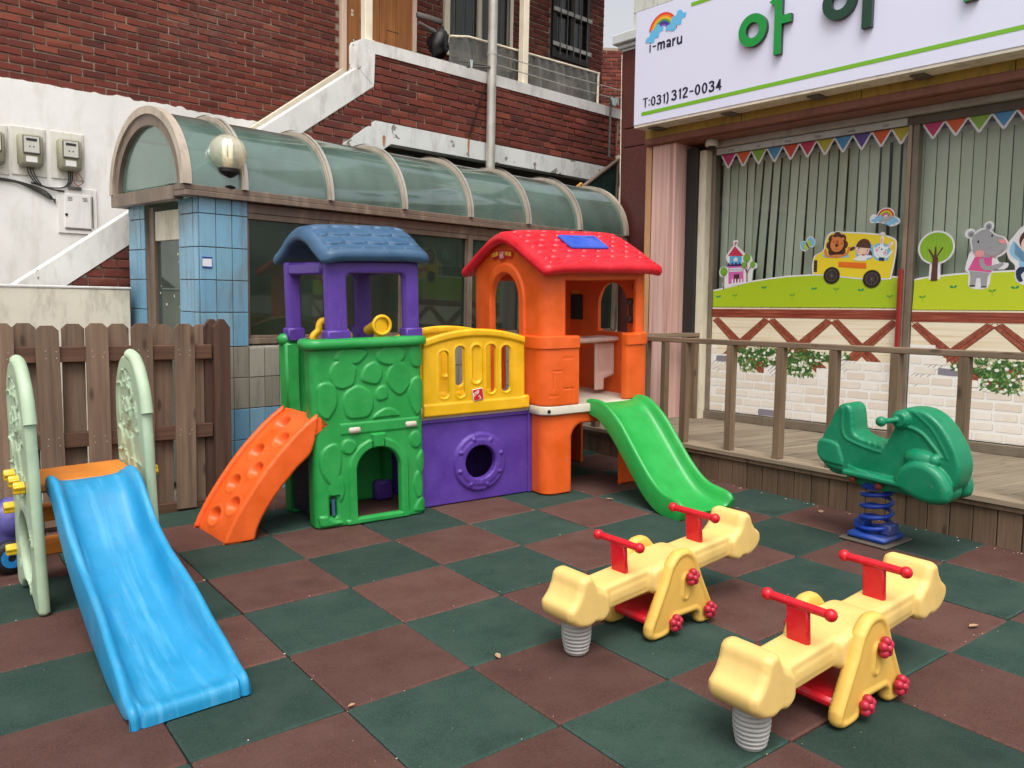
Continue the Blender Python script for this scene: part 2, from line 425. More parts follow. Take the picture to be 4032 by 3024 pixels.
GM = ('m', [('poly', [(0, 0), (.15, 0), (.15, .72), (0, .72)]), ('curve', [(.155, .50), (.22, .64), (.33, .66), (.40, .56), (.41, .40), (.41, .0)]), ('curve', [(.49, .52), (.55, .64), (.66, .66), (.73, .56), (.74, .40), (.74, .0)])], .96)
GA = ('a', [('curve', [(.06, .54), (.14, .65), (.30, .66), (.41, .56), (.42, .40), (.42, .12), (.46, .0)]), ('ring', .215, .20, .21, .205)], .64)
GR = ('r', [('poly', [(0, 0), (.15, 0), (.15, .72), (0, .72)]), ('curve', [(.155, .46), (.21, .60), (.28, .65), (.36, .66)])], .50)
GU = ('u', [('curve', [(.07, .72), (.07, .32), (.10, .14), (.22, .06), (.34, .12), (.395, .24)]), ('poly', [(.40, 0), (.55, 0), (.55, .72), (.40, .72)])], .68)
def text(body, size, mat, parent, M, name='lettering', ext=.001, bold=0.0, sx=1.0, align='LEFT', space=1.0, width=None):
    c = bpy.data.curves.new('t', 'FONT'); c.body = body; c.size = size; c.extrude = ext; c.offset = bold; c.align_x = align; c.space_character = space; c.resolution_u = 3
    o = bpy.data.objects.new('t', c); COL.objects.link(o)
    dg = bpy.context.evaluated_depsgraph_get(); me = bpy.data.meshes.new_from_object(o.evaluated_get(dg)); bpy.data.objects.remove(o); bpy.data.curves.remove(c)
    me.name = name; me.materials.clear(); me.materials.append(mat)
    if width:
        xs = [v.co.x for v in me.vertices]; x0 = min(xs); sx = width / (max(xs) - x0)
        for v in me.vertices: v.co.x -= x0
    q = bpy.data.objects.new(name, me); q.matrix_basis = M @ Matrix.Diagonal((sx, 1, 1, 1)); return link(q, parent)
AX, AY = .0339887, -.001357
fz = lambda x, y: AX * x + AY * y
NF = Vector((-AX, -AY, 1)).normalized()
def on_floor(x, y, deg, dz=0.0):
    X = Vector((math.cos(R(deg)), math.sin(R(deg)), 0)); X = (X - NF * X.dot(NF)).normalized(); Y = NF.cross(X)
    return Matrix(((X.x, Y.x, NF.x, x), (X.y, Y.y, NF.y, y), (X.z, Y.z, NF.z, fz(x, y) + dz), (0, 0, 0, 1)))
def frame(O, X, Z=(0, 0, 1)):
    X = Vector(X).normalized(); Z = Vector(Z); Z = (Z - X * Z.dot(X)).normalized(); Y = Z.cross(X)
    return Matrix(((X.x, Y.x, Z.x, O[0]), (X.y, Y.y, Z.y, O[1]), (X.z, Y.z, Z.z, O[2]), (0, 0, 0, 1)))
XZ = Matrix.Rotation(R(90), 4, 'X')       # text plane (x right, z up, facing -y)
# ================================================================== MATERIALS OF THE SETTING
def rubber(name, rgb):
    m = NT(name); c = np.array(C(*rgb)); v = m.coord()
    vo = m.new('ShaderNodeTexVoronoi'); vo.inputs['Scale'].default_value = 300; m.l.new(v, vo.inputs['Vector'])
    spk = m.ramp(vo.outputs['Color'], [(.0, tuple(c * .62)), (.5, tuple(c)), (1, tuple(c * 1.45))])
    tc = m.new('ShaderNodeTexCoord'); oi = m.new('ShaderNodeObjectInfo'); ad = m.new('ShaderNodeVectorMath', operation='ADD'); cm = m.new('ShaderNodeCombineXYZ')
    k = m.math('MULTIPLY', oi.outputs['Random'], 31.0)
    for i in range(2): m.l.new(k, cm.inputs[i])
    m.l.new(tc.outputs['Object'], ad.inputs[0]); m.l.new(cm.outputs[0], ad.inputs[1])
    n1 = m.noise(ad.outputs[0], 5, 5, .6); n3 = m.noise(ad.outputs[0], 60, 5, .75)
    col = m.mix(m.ramp(n1, [(.36, g3(0)), (.72, g3(.6))]), spk, tuple(c * 1.2 + np.array([.020, .019, .017])))
    col = m.mix(m.ramp(n3, [(.7, g3(0)), (.78, g3(.55))]), col, (.2, .18, .16))
    n5 = m.noise(ad.outputs[0], 3.1, 2); col = m.mix(m.ramp(n5, [(.60, g3(0)), (.74, g3(.45))]), col, tuple(c * .55))
    # scuffed lighter edges
    sx = m.new('ShaderNodeSeparateXYZ'); m.l.new(tc.outputs['Object'], sx.inputs[0])
    ed = m.math('MAXIMUM', m.math('ABSOLUTE', sx.outputs[0]), m.math('ABSOLUTE', sx.outputs[1]))
    edm = m.math('MULTIPLY', m.ramp(ed, [(.2385, g3(0)), (.2455, g3(1))]), m.ramp(n3, [(.35, g3(0)), (.6, g3(.8))]))
    col = m.mix(edm, col, tuple(c * 1.8 + .006))
    hv = m.new('ShaderNodeHueSaturation'); m.l.new(col, hv.inputs['Color']); m.l.new(m.math('ADD', m.math('MULTIPLY', oi.outputs['Random'], .34), .83), hv.inputs['Value'])
    m.color(hv.outputs[0]); m.set(Roughness=.93, Specular_IOR_Level=.2); m.bump(vo.outputs['Distance'], .5, .003); return m.m
def brickmat(name, cols, dirt=.28):
    m = NT(name); oi = m.new('ShaderNodeObjectInfo'); ge = m.new('ShaderNodeNewGeometry')
    fr = m.math('FRACT', m.math('ADD', oi.outputs['Random'], ge.outputs['Random Per Island']))
    base = m.ramp(fr, [(i / (len(cols) - 1), C(*c)) for i, c in enumerate(cols)])
    tc = m.new('ShaderNodeTexCoord'); mp = m.new('ShaderNodeMapping'); m.l.new(ge.outputs['Position'], mp.inputs[0])
    n1 = m.noise(mp.outputs[0], 3, 5); n2 = m.noise(mp.outputs[0], 70, 4, .7)
    col = m.mix(m.ramp(n1, [(.35, g3(0)), (.75, g3(dirt))]), base, (.045, .03, .026))
    col = m.mix(m.ramp(n2, [(.66, g3(0)), (.76, g3(.5))]), col, (.25, .2, .17))
    col = m.mix(m.ramp(n2, [(.25, g3(.4)), (.4, g3(0))]), col, (.03, .02, .018))
    n7 = m.noise(mp.outputs[0], 1.1, 6, .6); n8 = m.noise(mp.outputs[0], 24, 5, .7)
    col = m.mix(m.math('MULTIPLY', m.ramp(n7, [(.5, g3(0)), (.72, g3(.5))]), m.ramp(n8, [(.42, g3(0)), (.68, g3(1))])), col, (.23, .19, .165))
    m.color(col); m.set(Roughness=.85, Specular_IOR_Level=.25); m.bump(n2, .4, .004); return m.m
def plaster(name, rgb, dirt=.6, dirtc=(95, 88, 74), scale=2.2, peel=None):
    m = NT(name); c = np.array(C(*rgb)); ge = m.new('ShaderNodeNewGeometry'); mp = m.new('ShaderNodeMapping'); m.l.new(ge.outputs['Position'], mp.inputs[0])
    mp2 = m.new('ShaderNodeMapping'); mp2.inputs['Scale'].default_value = (1, 1, .3); m.l.new(ge.outputs['Position'], mp2.inputs[0])
    n1 = m.noise(mp.outputs[0], scale, 7, .62); n2 = m.noise(mp2.outputs[0], 9, 6, .7); n3 = m.noise(mp.outputs[0], 40, 4)
    col = m.ramp(n1, [(.3, tuple(c * .86)), (.55, tuple(c)), (.75, tuple(np.clip(c * 1.08, 0, 1)))])
    col = m.mix(m.ramp(n2, [(.5, g3(0)), (.75, g3(dirt))]), col, C(*dirtc))
    if peel is not None:
        n4 = m.noise(mp.outputs[0], 5.5, 7, .62); col = m.mix(m.ramp(n4, [(peel, g3(0)), (peel + .015, g3(.9))]), col, C(118, 110, 98))
    m.color(col); m.set(Roughness=.88, Specular_IOR_Level=.2); m.bump(n3, .25, .004); return m.m
def tilemat(name, cols, streak=.7):
    m = NT(name); oi = m.new('ShaderNodeObjectInfo')
    base = m.ramp(oi.outputs['Random'], [(i / (len(cols) - 1), C(*c)) for i, c in enumerate(cols)])
    ge = m.new('ShaderNodeNewGeometry'); mp = m.new('ShaderNodeMapping'); mp.inputs['Scale'].default_value = (9, 9, .7); m.l.new(ge.outputs['Position'], mp.inputs[0])
    mp3 = m.new('ShaderNodeMapping'); m.l.new(ge.outputs['Position'], mp3.inputs[0])
    n = m.noise(mp.outputs[0], 3.0, 6, .7); n2 = m.noise(mp3.outputs[0], 2.4, 4)
    st = m.math('MULTIPLY', m.ramp(n, [(.48, g3(0)), (.68, g3(streak))]), m.ramp(n2, [(.4, g3(.15)), (.65, g3(1))]))
    col = m.mix(st, base, (.10, .10, .085))
    col = m.mix(m.ramp(n2, [(.55, g3(0)), (.8, g3(.35))]), col, (.22, .2, .16))
    m.color(col); m.set(Roughness=.22); m.rough(m.ramp(n, [(.4, g3(.18)), (.7, g3(.5))])); return m.m
MT = {}
MT['green_rubber'] = rubber('green_rubber', (40, 59, 52)); MT['brown_rubber'] = rubber('brown_rubber', (81, 55, 49))
MT['brick'] = brickmat('brick', [(100, 48, 40), (120, 58, 47), (90, 43, 39), (138, 72, 55), (108, 50, 42), (114, 54, 44), (82, 42, 38)])
MT['mortar'] = plaster('mortar', (166, 150, 132), .5, (84, 72, 62), 4)
MT['white_plaster'] = plaster('white_plaster', (232, 230, 226), .35, (176, 168, 148), 1.4)
MT['old_white'] = plaster('old_white', (222, 221, 216), .45, (120, 112, 98), 2, .66)
MT['grey_white'] = plaster('grey_white', (205, 208, 206), .35, (120, 118, 110), 2)
MT['cream_wall'] = plaster('cream_wall', (222, 214, 196), .6, (120, 108, 84), 2.4)
MT['recess_shade'] = plaster('recess_shade', (64, 58, 52), .4, (30, 28, 25))  # dark tone with the shade of the recess put into the colour
MT['concrete'] = plaster('concrete', (120, 116, 108), .5)
MT['blue_tile'] = tilemat('blue_tile', [(116, 164, 190), (130, 174, 198), (108, 156, 184), (122, 166, 186)])
MT['grey_tile'] = tilemat('grey_tile', [(150, 146, 134), (166, 162, 150), (138, 133, 120)], .85)
MT['grout'] = plaster('grout', (140, 122, 104), .6, (70, 62, 52), 6)
MT['brown_alu'] = paint('brown_alu', (112, 96, 84), .45, .15, dirt=.5, dirtc=(168, 150, 132))
MT['rib_alu'] = paint('rib_alu', (182, 168, 152), .4, .12, dirt=.55, dirtc=(120, 106, 92))
MT['dark_glass'] = glass('dark_glass', (.46, .58, .50), .055, .03, (.07, .10, .08), .26)
MT['roof_sheet'] = glass('roof_sheet', (.62, .80, .73), .15, .09, (.24, .35, .31), .32)
MT['cream_paint'] = paint('cream_paint', (236, 224, 200), .5, .05, dirt=.2)
MT['peach_paint'] = paint('peach_paint', (236, 206, 182), .5, .06, dirt=.2)
MT['steel'] = paint('steel', (186, 182, 172), .38, .15, metallic=.35, dirt=.45, dirtc=(120, 112, 100))
MT['grey_paint'] = paint('grey_paint', (176, 174, 166), .5, .1, dirt=.3)
MT['door_wood'] = wood('door_wood', (186, 122, 72), 2, .1)
MT['black'] = flat('black', (18, 18, 19), .5); MT['dark'] = flat('dark', (38, 36, 34), .6)
MT['rust_iron'] = paint('rust_iron', (96, 92, 88), .6, .25, dirt=.5, dirtc=(110, 70, 45))
MT['pane_dark'] = paint('pane_dark', (40, 44, 42), .12, .2)
MT['brass'] = paint('brass', (150, 140, 120), .2, .1, metallic=.9)

# ================================================================== GROUND AND PLAY FLOOR
gm = on_floor(0, 0, 0, -.055)
gr = mk('ground', [(-40, -40, 0), (40, -40, 0), (40, 40, 0), (-40, 40, 0)], [(0, 1, 2, 3)], MT['concrete'], None, None, gm); gr['kind'] = 'structure'
pf = thing('play_floor', None, None, on_floor(0, 0, 0), kind='structure')
mb = MB(); mb.cbox(-.2476, .2476, -.2476, .2476, -.05, 0, .006)
tile_me = {}
for nm in ('green_rubber', 'brown_rubber'):
    o = mb.build('rubber_tile', MT[nm], None, 35); tile_me[nm] = o.data; bpy.data.objects.remove(o)
for i in range(-2, 12):
    for j in range(-6, 7):
        nm = 'green_rubber' if (i + j) % 2 == 0 else 'brown_rubber'
        q = bpy.data.objects.new('rubber_tile', tile_me[nm])
        q.matrix_basis = Matrix.Translation((j * .5 + .25 + rng.normal(0, .0012), -i * .5 - .25 + rng.normal(0, .0012), rng.normal(0, .0016) - .0018)) @ Matrix.Rotation(rng.normal(0, .003), 4, 'Z') @ Matrix.Rotation(rng.normal(0, .0035), 4, 'X') @ Matrix.Rotation(rng.normal(0, .0035), 4, 'Y')
        link(q, pf)

# ================================================================== BRICK HELPERS
brick_me = []
for k in range(5):
    b = MB(); b.cbox(-.0975, .0975, -.012, .03, -.0285, .0285, .0035)
    b.V = [(x + rng.normal(0, .0011), y + rng.normal(0, .0011), z + rng.normal(0, .0011)) for x, y, z in b.V]
    o = b.build('brick', MT['brick'], None, 30); brick_me.append(o.data); bpy.data.objects.remove(o)
def lay_bricks(parent, rows, intervals, key, px=.2055, pz=.0688, limit=300, yo=0.0, sc=1.0):
    L = []
    for r_ in rows:
        z = r_ * pz + pz / 2
        for (a, b) in intervals(z):
            k = math.floor(a / px) - 1
            while k * px < b + px:
                c = k * px + (px / 2 if r_ % 2 else 0) + rng.normal(0, .002); x0, x1 = max(a, c - .0975 * sc), min(b, c + .0975 * sc)
                if x1 - x0 > .03: L.append((x0, x1, z))
                k += 1
    L.sort(key=key); rest = MB()
    for n_, (x0, x1, z) in enumerate(L):
        me = brick_me[n_ % 5]; s = (x1 - x0) / .195
        Mx = Matrix.Translation(((x0 + x1) / 2, yo + rng.normal(0, .0022), z + rng.normal(0, .0012))) @ Matrix.Rotation(rng.normal(0, .006), 4, 'Y') @ Matrix.Diagonal((s, 1, sc, 1))
        if n_ < limit:
            q = bpy.data.objects.new('brick', me); q.matrix_basis = Mx; link(q, parent)
        else:
            rest.add([v.co for v in me.vertices], [tuple(p.vertices) for p in me.polygons], Mx)
    if rest.V:
        o = rest.build('far_bricks', MT['brick'], parent, 30); o['kind'] = 'stuff'

# ================================================================== BRICK BUILDING
T2 = R(7.3); D2 = Vector((math.cos(T2), math.sin(T2), 0)); N2 = Vector((-math.sin(T2), math.cos(T2), 0))
FB = frame(N2 * 3.3, D2)
bb = thing('brick_building', 'dark red brick house with a white plastered base and an upstairs wooden door', 'building', FB)
m = MB(); m.box(-3.5, 7.2, 0, .25, -.2, 6.6); m.build('wall_core', MT['mortar'], bb, None)
m = MB(); m.box(6.95, 7.2, .25, 5.5, -.2, 6.6); m.build('side_wall', MT['brick'], bb, None)
top = [(-3.5, 2.975)]
x = -3.5
while x < 2.55:
    x += .035; amp = .002 if x < .45 else .0045
    top.append((x, 2.972 + rng.normal(0, amp) + (0 if x < .45 else .006 * math.sin(x * 9) * math.sin(x * 3.7)) + (.016 if abs(x - .93) < .06 else 0) + (.014 if abs(x - 1.42) < .03 else 0)))
m = MB(); m.prism([(-3.5, -.2)] + top + [(2.55, -.2)], -.03, -.001); m.build('plaster_base', MT['white_plaster'], bb, None)
m = MB(); m.box(2.56, 7.2, -.02, -.001, -.2, 2.75); m.build('lower_wall', MT['recess_shade'], bb, None)  # wall coloured dark to stand in for the shade below the balcony
openings = [(3.05, 4.02, 2.7, 5.6), (4.39, 5.47, 4.06, 6.0), (6.14, 6.89, 4.4, 5.8)]
def iv_bw(z):
    out = [(-.45, 7.19)] if z > 2.96 else []
    for (a, b, z0, z1) in openings:
        if z0 < z < z1:
            nx = []
            for (p, q) in out:
                if p < a: nx.append((p, min(q, a)))
                if q > b: nx.append((max(p, b), q))
            out = nx
    return [(a, b) for a, b in out if b - a > .03]
def in_view_bw(l, z): return z < 3.66 + .255 * max(l, -.2)
lay_bricks(bb, range(48, 93), lambda z: [(a, b) for a, b in iv_bw(z)], lambda t: (0 if in_view_bw(t[0], t[2]) and t[0] > -.12 else 50) + abs(t[0]), px=.1775, pz=.0619, sc=.868)
# upstairs door
m = MB(); m.cbox(3.118, 3.955, -.035, -.002, 2.8, 5.5, .004)
dr = m.build('door', MT['door_wood'], bb)
for xx in (3.30, 3.53, 3.74):
    m = MB(); m.cbox(xx - .002, xx + .002, -.0362, -.034, 2.82, 5.45, .0005); m.build('plank_joint', MT['dark'], dr)
m = MB(); m.lathe([(.0, -.0), (.028, .0), (.03, .006), (.014, .012), (.013, .04), (.034, .05), (.042, .065), (.04, .082), (.024, .095), (0.001, .098)], 20)
m.build('door_knob', MT['brass'], dr, 60, Matrix.Translation((3.2, -.035, 3.766)) @ Matrix.Rotation(R(90), 4, 'X'))
m = MB(); m.lathe([(.0, 0), (.026, 0), (.024, .008), (.012, .012), (.0005, .012)], 18)
m.build('lock', MT['brass'], dr, 60, Matrix.Translation((3.226, -.035, 3.945)) @ Matrix.Rotation(R(90), 4, 'X'))
for k in range(2):
    m = MB(); m.cbox(3.182, 3.208, -.037, -.034, 4.19 + k * .036, 4.218 + k * .036, .0005); m.build('paper_scrap', MT['cream_paint'], dr, None)
m = MB(); m.cbox(3.62, 3.78, -.0365, -.034, 4.145, 4.153, .0005); m.build('scratch', MT['dark'], dr, None)
for (a, b) in ((3.062, 3.117), (3.956, 4.005)):
    m = MB(); m.cbox(a, b, -.06, -.001, 2.75, 5.6, .004); m.build('door_frame', MT['peach_paint'], bb)
# windows
def bw_window(a, b, z0, z1, frame_m, nb, cross, lab):
    m = MB(); m.box(a + .05, b - .05, -.012, -.002, z0 + .06, z1); w = m.build('window', MT['pane_dark'], bb, None)
    m = MB()
    for (p, q, r_, s_) in ((a, a + .075, z0, z1), (b - .075, b, z0, z1), (a + .075, b - .075, z0, z0 + .08), ((a + b) / 2 - .03, (a + b) / 2 + .03, z0 + .08, z1)): m.cbox(p, q, -.055, -.013, r_, s_, .004)
    m.build('window_frame', frame_m, w)
    for k in range(nb):
        xx = a + .1 + (b - a - .2) * k / (nb - 1); m = MB(); m.tube([(xx, -.09, z0 + .03), (xx, -.09, z1)], .008, 8); m.build('bar', MT['rust_iron'], w, 60)
    for zz in cross:
        m = MB(); m.cbox(a - .02, b + .0, -.086, -.07, zz, zz + .05, .002); m.build('crossbar', MT['grey_paint'], w)
bw_window(4.40, 5.46, 4.07, 5.7, MT['cream_paint'], 7, [], '')
bw_window(6.155, 6.87, 4.42, 5.7, MT['dark'], 5, [4.55, 4.97], '')
m = MB(); m.tube([(5.62, -.04, 5.6), (5.62, -.04, 4.6), (5.64, -.05, 4.4)], .028, 10); m.build('drain_pipe', MT['grey_paint'], bb, 60)
# handrail of the stair, fixed to the wall side
hr = thing('handrail', 'pale flat timber handrail slanting up the brick wall beside the stair', 'handrail', FB)
dv = Vector((3.033 - 2.04, 0, 3.58 - 2.85)).normalized(); ang = math.atan2(dv.z, dv.x)
m = MB(); m.cbox(-.35, 1.26, -.05, -.0, -.034, .034, .003); m.build('rail_board', MT['cream_paint'], hr, 35, Matrix.Translation((2.03, -.08, 2.85)) @ Matrix.Rotation(-ang, 4, 'Y'))
for t in (.15, 1.0):
    m = MB(); m.cbox(2.03 + dv.x * t - .012, 2.03 + dv.x * t + .012, -.081, -.0, 2.85 + dv.z * t - .012, 2.85 + dv.z * t + .012, .002); m.build('bracket', MT['rust_iron'], hr)

# ================================================================== STAIR AND BALCONY PARAPET
FP = frame(N2 * 2.3, D2)
sb = thing('stair_balcony', 'brick stair wall and balcony parapet edged with white painted coping', 'balcony', FP)
S0, S1_ = (-.18, 1.369), (2.616, 3.391); B0, B1 = (.128, 1.36), (2.783, 3.255)
m = MB(); m.prism([(-.62, 1.05), (-.18, 1.369), (2.616, 3.391), (2.783, 3.255), (.128, 1.36), (-.15, 1.13)], -.018, .12); m.build('stair_stringer', MT['old_white'], sb, 30)
cap = [(2.616, 3.392), (2.616, 3.60), (2.632, 3.635), (2.68, 3.655), (6.40, 3.655), (6.385, 3.545), (2.797, 3.545), (2.785, 3.257)]
m = MB(); m.prism(cap, -.02, .13); m.build('coping', MT['old_white'], sb, 30)
low = [(2.30, 2.58), (2.427, 2.672), (2.807, 2.957), (6.3, 2.948), (6.3, 2.768), (2.982, 2.771), (2.72, 2.58)]
m = MB(); m.prism(low, -.016, .12); m.build('lower_band', plaster('peeling_white', (214, 215, 212), .45, (110, 104, 92), 2, .60), sb, 30)
for (x_, z_, w_, h_) in ((3.94, 2.955, .03, .16), (2.90, 2.83, .035, .10)):
    m = MB(); m.prism(cr([(x_ - w_ * .4, z_), (x_ + w_ * .5, z_), (x_ + w_ * .45, z_ - h_ * .5), (x_ + w_ * .1, z_ - h_), (x_ - w_ * .3, z_ - h_ * .7)], 3), -.0172, -.0162); m.build('rust_stain', paint('rust_stain_%d' % int(x_ * 10), (168, 116, 78), .9, .3), sb, None)
m = MB(); m.prism([(.13, -.2), (.13, 1.35), (2.78, 3.25), (2.80, 3.54), (6.38, 3.54), (6.3, 2.96), (2.81, 2.965), (2.2, 2.5), (2.2, -.2)], .004, .11); m.build('wall_core', MT['mortar'], sb, None)
m = MB(); m.box(2.2, 6.6, .13, .98, 2.78, 2.93); m.build('balcony_slab', MT['recess_shade'], sb, None)
m = MB(); m.box(3.236, 3.512, .32, .55, -.2, 2.775); m.build('pillar', MT['concrete'], sb, None)
m = MB(); m.box(2.3, 7.4, -.25, 1.0, 6.0, 6.15); m.build('balcony_roof', MT['concrete'], sb, None)
def iv_pw(z):
    if z < 1.36: return [(.14, .62)]
    t = (z - B0[1]) / (B1[1] - B0[1]); xl = B0[0] + t * (B1[0] - B0[0]) + .004
    if z > 3.255: xl = 2.80
    if z < 2.58: return [(xl, 2.19)] if xl < 2.1 else []
    if z < 2.957: return [(xl, 2.30 + (z - 2.58) / .377 * .507)] if xl < 2.3 + (z - 2.58) / .377 * .507 else []
    return [(xl, 6.31)]
lay_bricks(sb, range(12, 52), lambda z: iv_pw(z), lambda t: (0 if (t[2] > 2.62 and t[2] < 3.53) or (t[0] < .62 and t[2] > 1.3 and t[2] < 1.8) else 60) + t[0])

# low rendered wall at the left
lw = thing('garden_wall', 'low cream rendered wall stained along its top, behind the picket fence', 'wall', frame(N2 * 2.0, D2))
m = MB(); m.cbox(-3.2, .462, -.10, .08, -.2, 1.36, .006); m.build('wall_body', MT['cream_wall'], lw)
m = MB(); m.cbox(-3.2, .466, -.106, .086, 1.361, 1.378, .004); m.build('wall_top', MT['old_white'], lw)

# meters, junction box, cables
met_a = paint('meter_case', (150, 148, 124), .55, .08, dirt=.25); met_b = paint('meter_face', (196, 194, 184), .35, .05)
def meter(x, z, label):
    t = thing('electricity_meter', label, 'meter', FB @ Matrix.Translation((x, -.031, z)), 'electricity meters on the white wall')
    m = MB(); m.cbox(-.125, .125, -.012, 0, -.19, .185, .004); m.build('mount_plate', paint('mount_plate', (214, 211, 200), .7, .06, dirt=.5), t)
    m = MB(); m.cbox(-.088, .088, -.085, -.0125, -.125, .125, .018); m.build('case', met_a, t, 45)
    m = MB(); m.cbox(-.062, .062, -.098, -.0855, -.03, .112, .006); f_ = m.build('display_cover', MT['rust_iron'], t)
    m = MB(); m.cbox(-.054, .054, -.1, -.0985, -.018, .104, .0007); m.build('face', met_b, f_)
    m = MB(); m.cbox(-.038, .038, -.102, -.1005, .07, .09, .0005); m.build('screen', MT['dark'], f_, None)
    m = MB()
    for xx in (-.014, .014): m.cbox(xx - .005, xx + .005, -.102, -.1005, .022, .032, .0005)
    m.build('button', MT['dark'], f_, None)
    m = MB(); m.cbox(-.04, .04, -.087, -.0855, -.09, -.045, .0005); m.build('paper_label', flat('label_white', (232, 230, 224)), t, None)
    m = MB()
    for k in range(4): m.cbox(-.07, .07, -.0865, -.0852, -.120 + k * .006, -.117 + k * .006, .0004)
    m.build('vent_slot', MT['rust_iron'], t, None)
meter(.195, 2.43, 'middle electricity meter, left of the last one before the glass roofed house')
meter(.478, 2.432, 'electricity meter with bare wires hanging below, nearest the glass roofed house')
meter(-.07, 2.42, 'electricity meter cut by the left edge of the picture')
jb = thing('junction_box', 'white painted steel junction box door set in the plaster under the meters', 'electrical box', FB @ Matrix.Translation((.54, -.031, 1.995)))
m = MB(); m.cbox(-.15, .15, -.012, 0, -.185, .185, .003); m.build('box_frame', paint('box_white', (226, 224, 219), .5, .05, dirt=.3), jb)
m = MB(); m.cbox(-.103, .1, -.02, -.0125, -.14, .135, .003); d_ = m.build('door', paint('box_door', (230, 228, 224), .45, .04, dirt=.2), jb)
m = MB(); m.cbox(.108, .116, -.02, -.0125, -.13, .125, .001); m.cbox(-.1, .1, -.018, -.0125, -.152, -.145, .001); m.build('hinge', MT['rust_iron'], jb, None)
m = MB(); m.lathe([(.0, 0), (.011, 0), (.011, .006), (.0005, .008)], 12); m.build('lock', MT['black'], d_, 60, Matrix.Translation((-.09, -.02, -.035)) @ Matrix.Rotation(R(90), 4, 'X'))
m = MB()
for xx in (-.06, .055):
    for k in range(3): m.cbox(xx - .018, xx + .018, -.0225, -.0205, .105 - k * .012, .109 - k * .012, .0004)
m.build('vent_slot', MT['rust_iron'], d_, None)
cb = thing('cable_bundle', 'dark drooping cables running from the meters to the junction box', 'cables', FB)
cab_m = flat('cable_rubber', (52, 50, 46), .6)
def cable(pts, r=.006, mat=cab_m, nm='cable'):
    m = MB(); m.tube(cr(pts, 5, False), r, 7); m.build(nm, mat, cb, 80)
for k in range(4):
    o_ = k * .012
    cable([(-.35, -.045, 2.215 - o_ * .4), (.0, -.045, 2.2 - o_ * .4), (.12, -.05, 2.186 - o_ * .4), (.26, -.05, 2.15 - o_), (.33, -.05, 2.11 - o_), (.375, -.045, 2.04 + o_)], .0045)
for k in range(3): cable([(.175 + k * .018, -.07, 2.32), (.18 + k * .02, -.07, 2.26), (.23 + k * .016, -.06, 2.19), (.3, -.05, 2.165), (.42, -.055, 2.17), (.47 + k * .012, -.06, 2.22), (.47 + k * .014, -.07, 2.32)], .0048)
cable([(.44, -.05, 2.145), (.36, -.05, 2.15), (.28, -.05, 2.17), (.2, -.05, 2.19)], .007)
cable([(.50, -.07, 2.32), (.53, -.08, 2.26), (.51, -.075, 2.22), (.545, -.07, 2.19)], .004, flat('copper_wire', (170, 96, 76)))
cable([(.53, -.07, 2.3), (.56, -.085, 2.27), (.575, -.08, 2.225), (.535, -.07, 2.195)], .003, flat('red_wire', (150, 60, 56)))
m = MB(); m.cbox(.47, .57, -.06, -.031, 2.165, 2.19, .004); m.build('cable_gland', MT['rust_iron'], cb)

# ================================================================== BALCONY THINGS
def fp(x, y, z): return FP @ Vector((x, y, z))
po = thing('steel_pole', 'tall round steel pole standing in front of the balcony parapet', 'pole', FP @ Matrix.Translation((4.19, -.075, 0)))
m = MB(); m.tube([(0, 0, -.1), (0, 0, 5.6)], .047, 24); m.build('tube', MT['steel'], po, 60)
m = MB(); m.tube([(0, 0, 3.82), (0, 0, 3.845)], .051, 24); m.build('clamp_ring', MT['grey_paint'], po, 60)
for (x_, lab) in ((2.755, 'slim cream post rising from the coping in front of the wooden door'), (4.765, 'slim cream post rising from the coping, right of the steel pole')):
    t = thing('balcony_post', lab, 'post', FP @ Matrix.Translation((x_, .055, 3.656)), 'cream posts on the balcony coping')
    m = MB(); m.cbox(-.04, .04, -.04, .04, 0, 2.4, .006); m.build('post', MT['cream_paint'], t)
    m = MB(); m.cbox(-.055, .055, -.05, .05, .0, .012, .002); m.build('foot_plate', MT['cream_paint'], t)
lp = thing('clothesline', 'two thin clothes lines stretched along the balcony from the steel pole', 'clothesline', FP)
for (z0, z1, e_) in ((3.832, 3.855, 6.40), (3.732, 3.738, 6.15)):
    m = MB(); m.tube([(4.25, -.09, z0), (5.3, -.09, (z0 + z1) / 2 - .012), (e_, -.09, z1)], .005, 6); m.build('line', MT['steel'], lp, 80)
m = MB(); m.tube([(6.12, -.06, 3.06), (6.12, -.06, 3.74)], .014, 8); m.tube([(6.1, -.06, 3.72), (6.42, -.09, 3.80)], .012, 8); m.tube([(6.1, -.06, 3.66), (6.42, -.07, 3.74)], .01, 8); m.build('line_bracket', MT['rust_iron'], lp, 60)
m = MB(); m.tube([(3.68, -.09, 3.662), (4.15, -.09, 3.70)], .006, 6); m.tube([(3.86, -.07, 3.64), (4.15, -.09, 3.69)], .012, 7); m.build('line_arm', MT['rust_iron'], lp, 60)
for k, (x_, z_) in enumerate(((6.10, 3.70), (6.13, 3.69), (6.17, 3.70), (6.2, 3.715), (3.89, 3.66))):
    t = thing('clothes_peg', 'pale clothes peg, one of the cluster at the far end of the line' if k < 4 else 'single white clothes peg clipped left of the steel pole', 'clothes peg', FP @ Matrix.Translation((x_, -.1, z_)) @ Matrix.Rotation(.25 * (k % 3 - 1), 4, 'Y'), 'clothes pegs on the line')
    for s_ in (-1, 1):
        m = MB(); m.cbox(-.006, .006, -.004, .004, -.045, .045, .001); m.build('jaw', flat('peg_plastic', (190, 205, 200)), t, None, Matrix.Translation((s_ * .007, 0, 0)) @ Matrix.Rotation(s_ * .12, 4, 'Y'))
t = thing('loose_wire', 'thin black wire slanting down the brick parapet left of the steel pole', 'wire', FP)
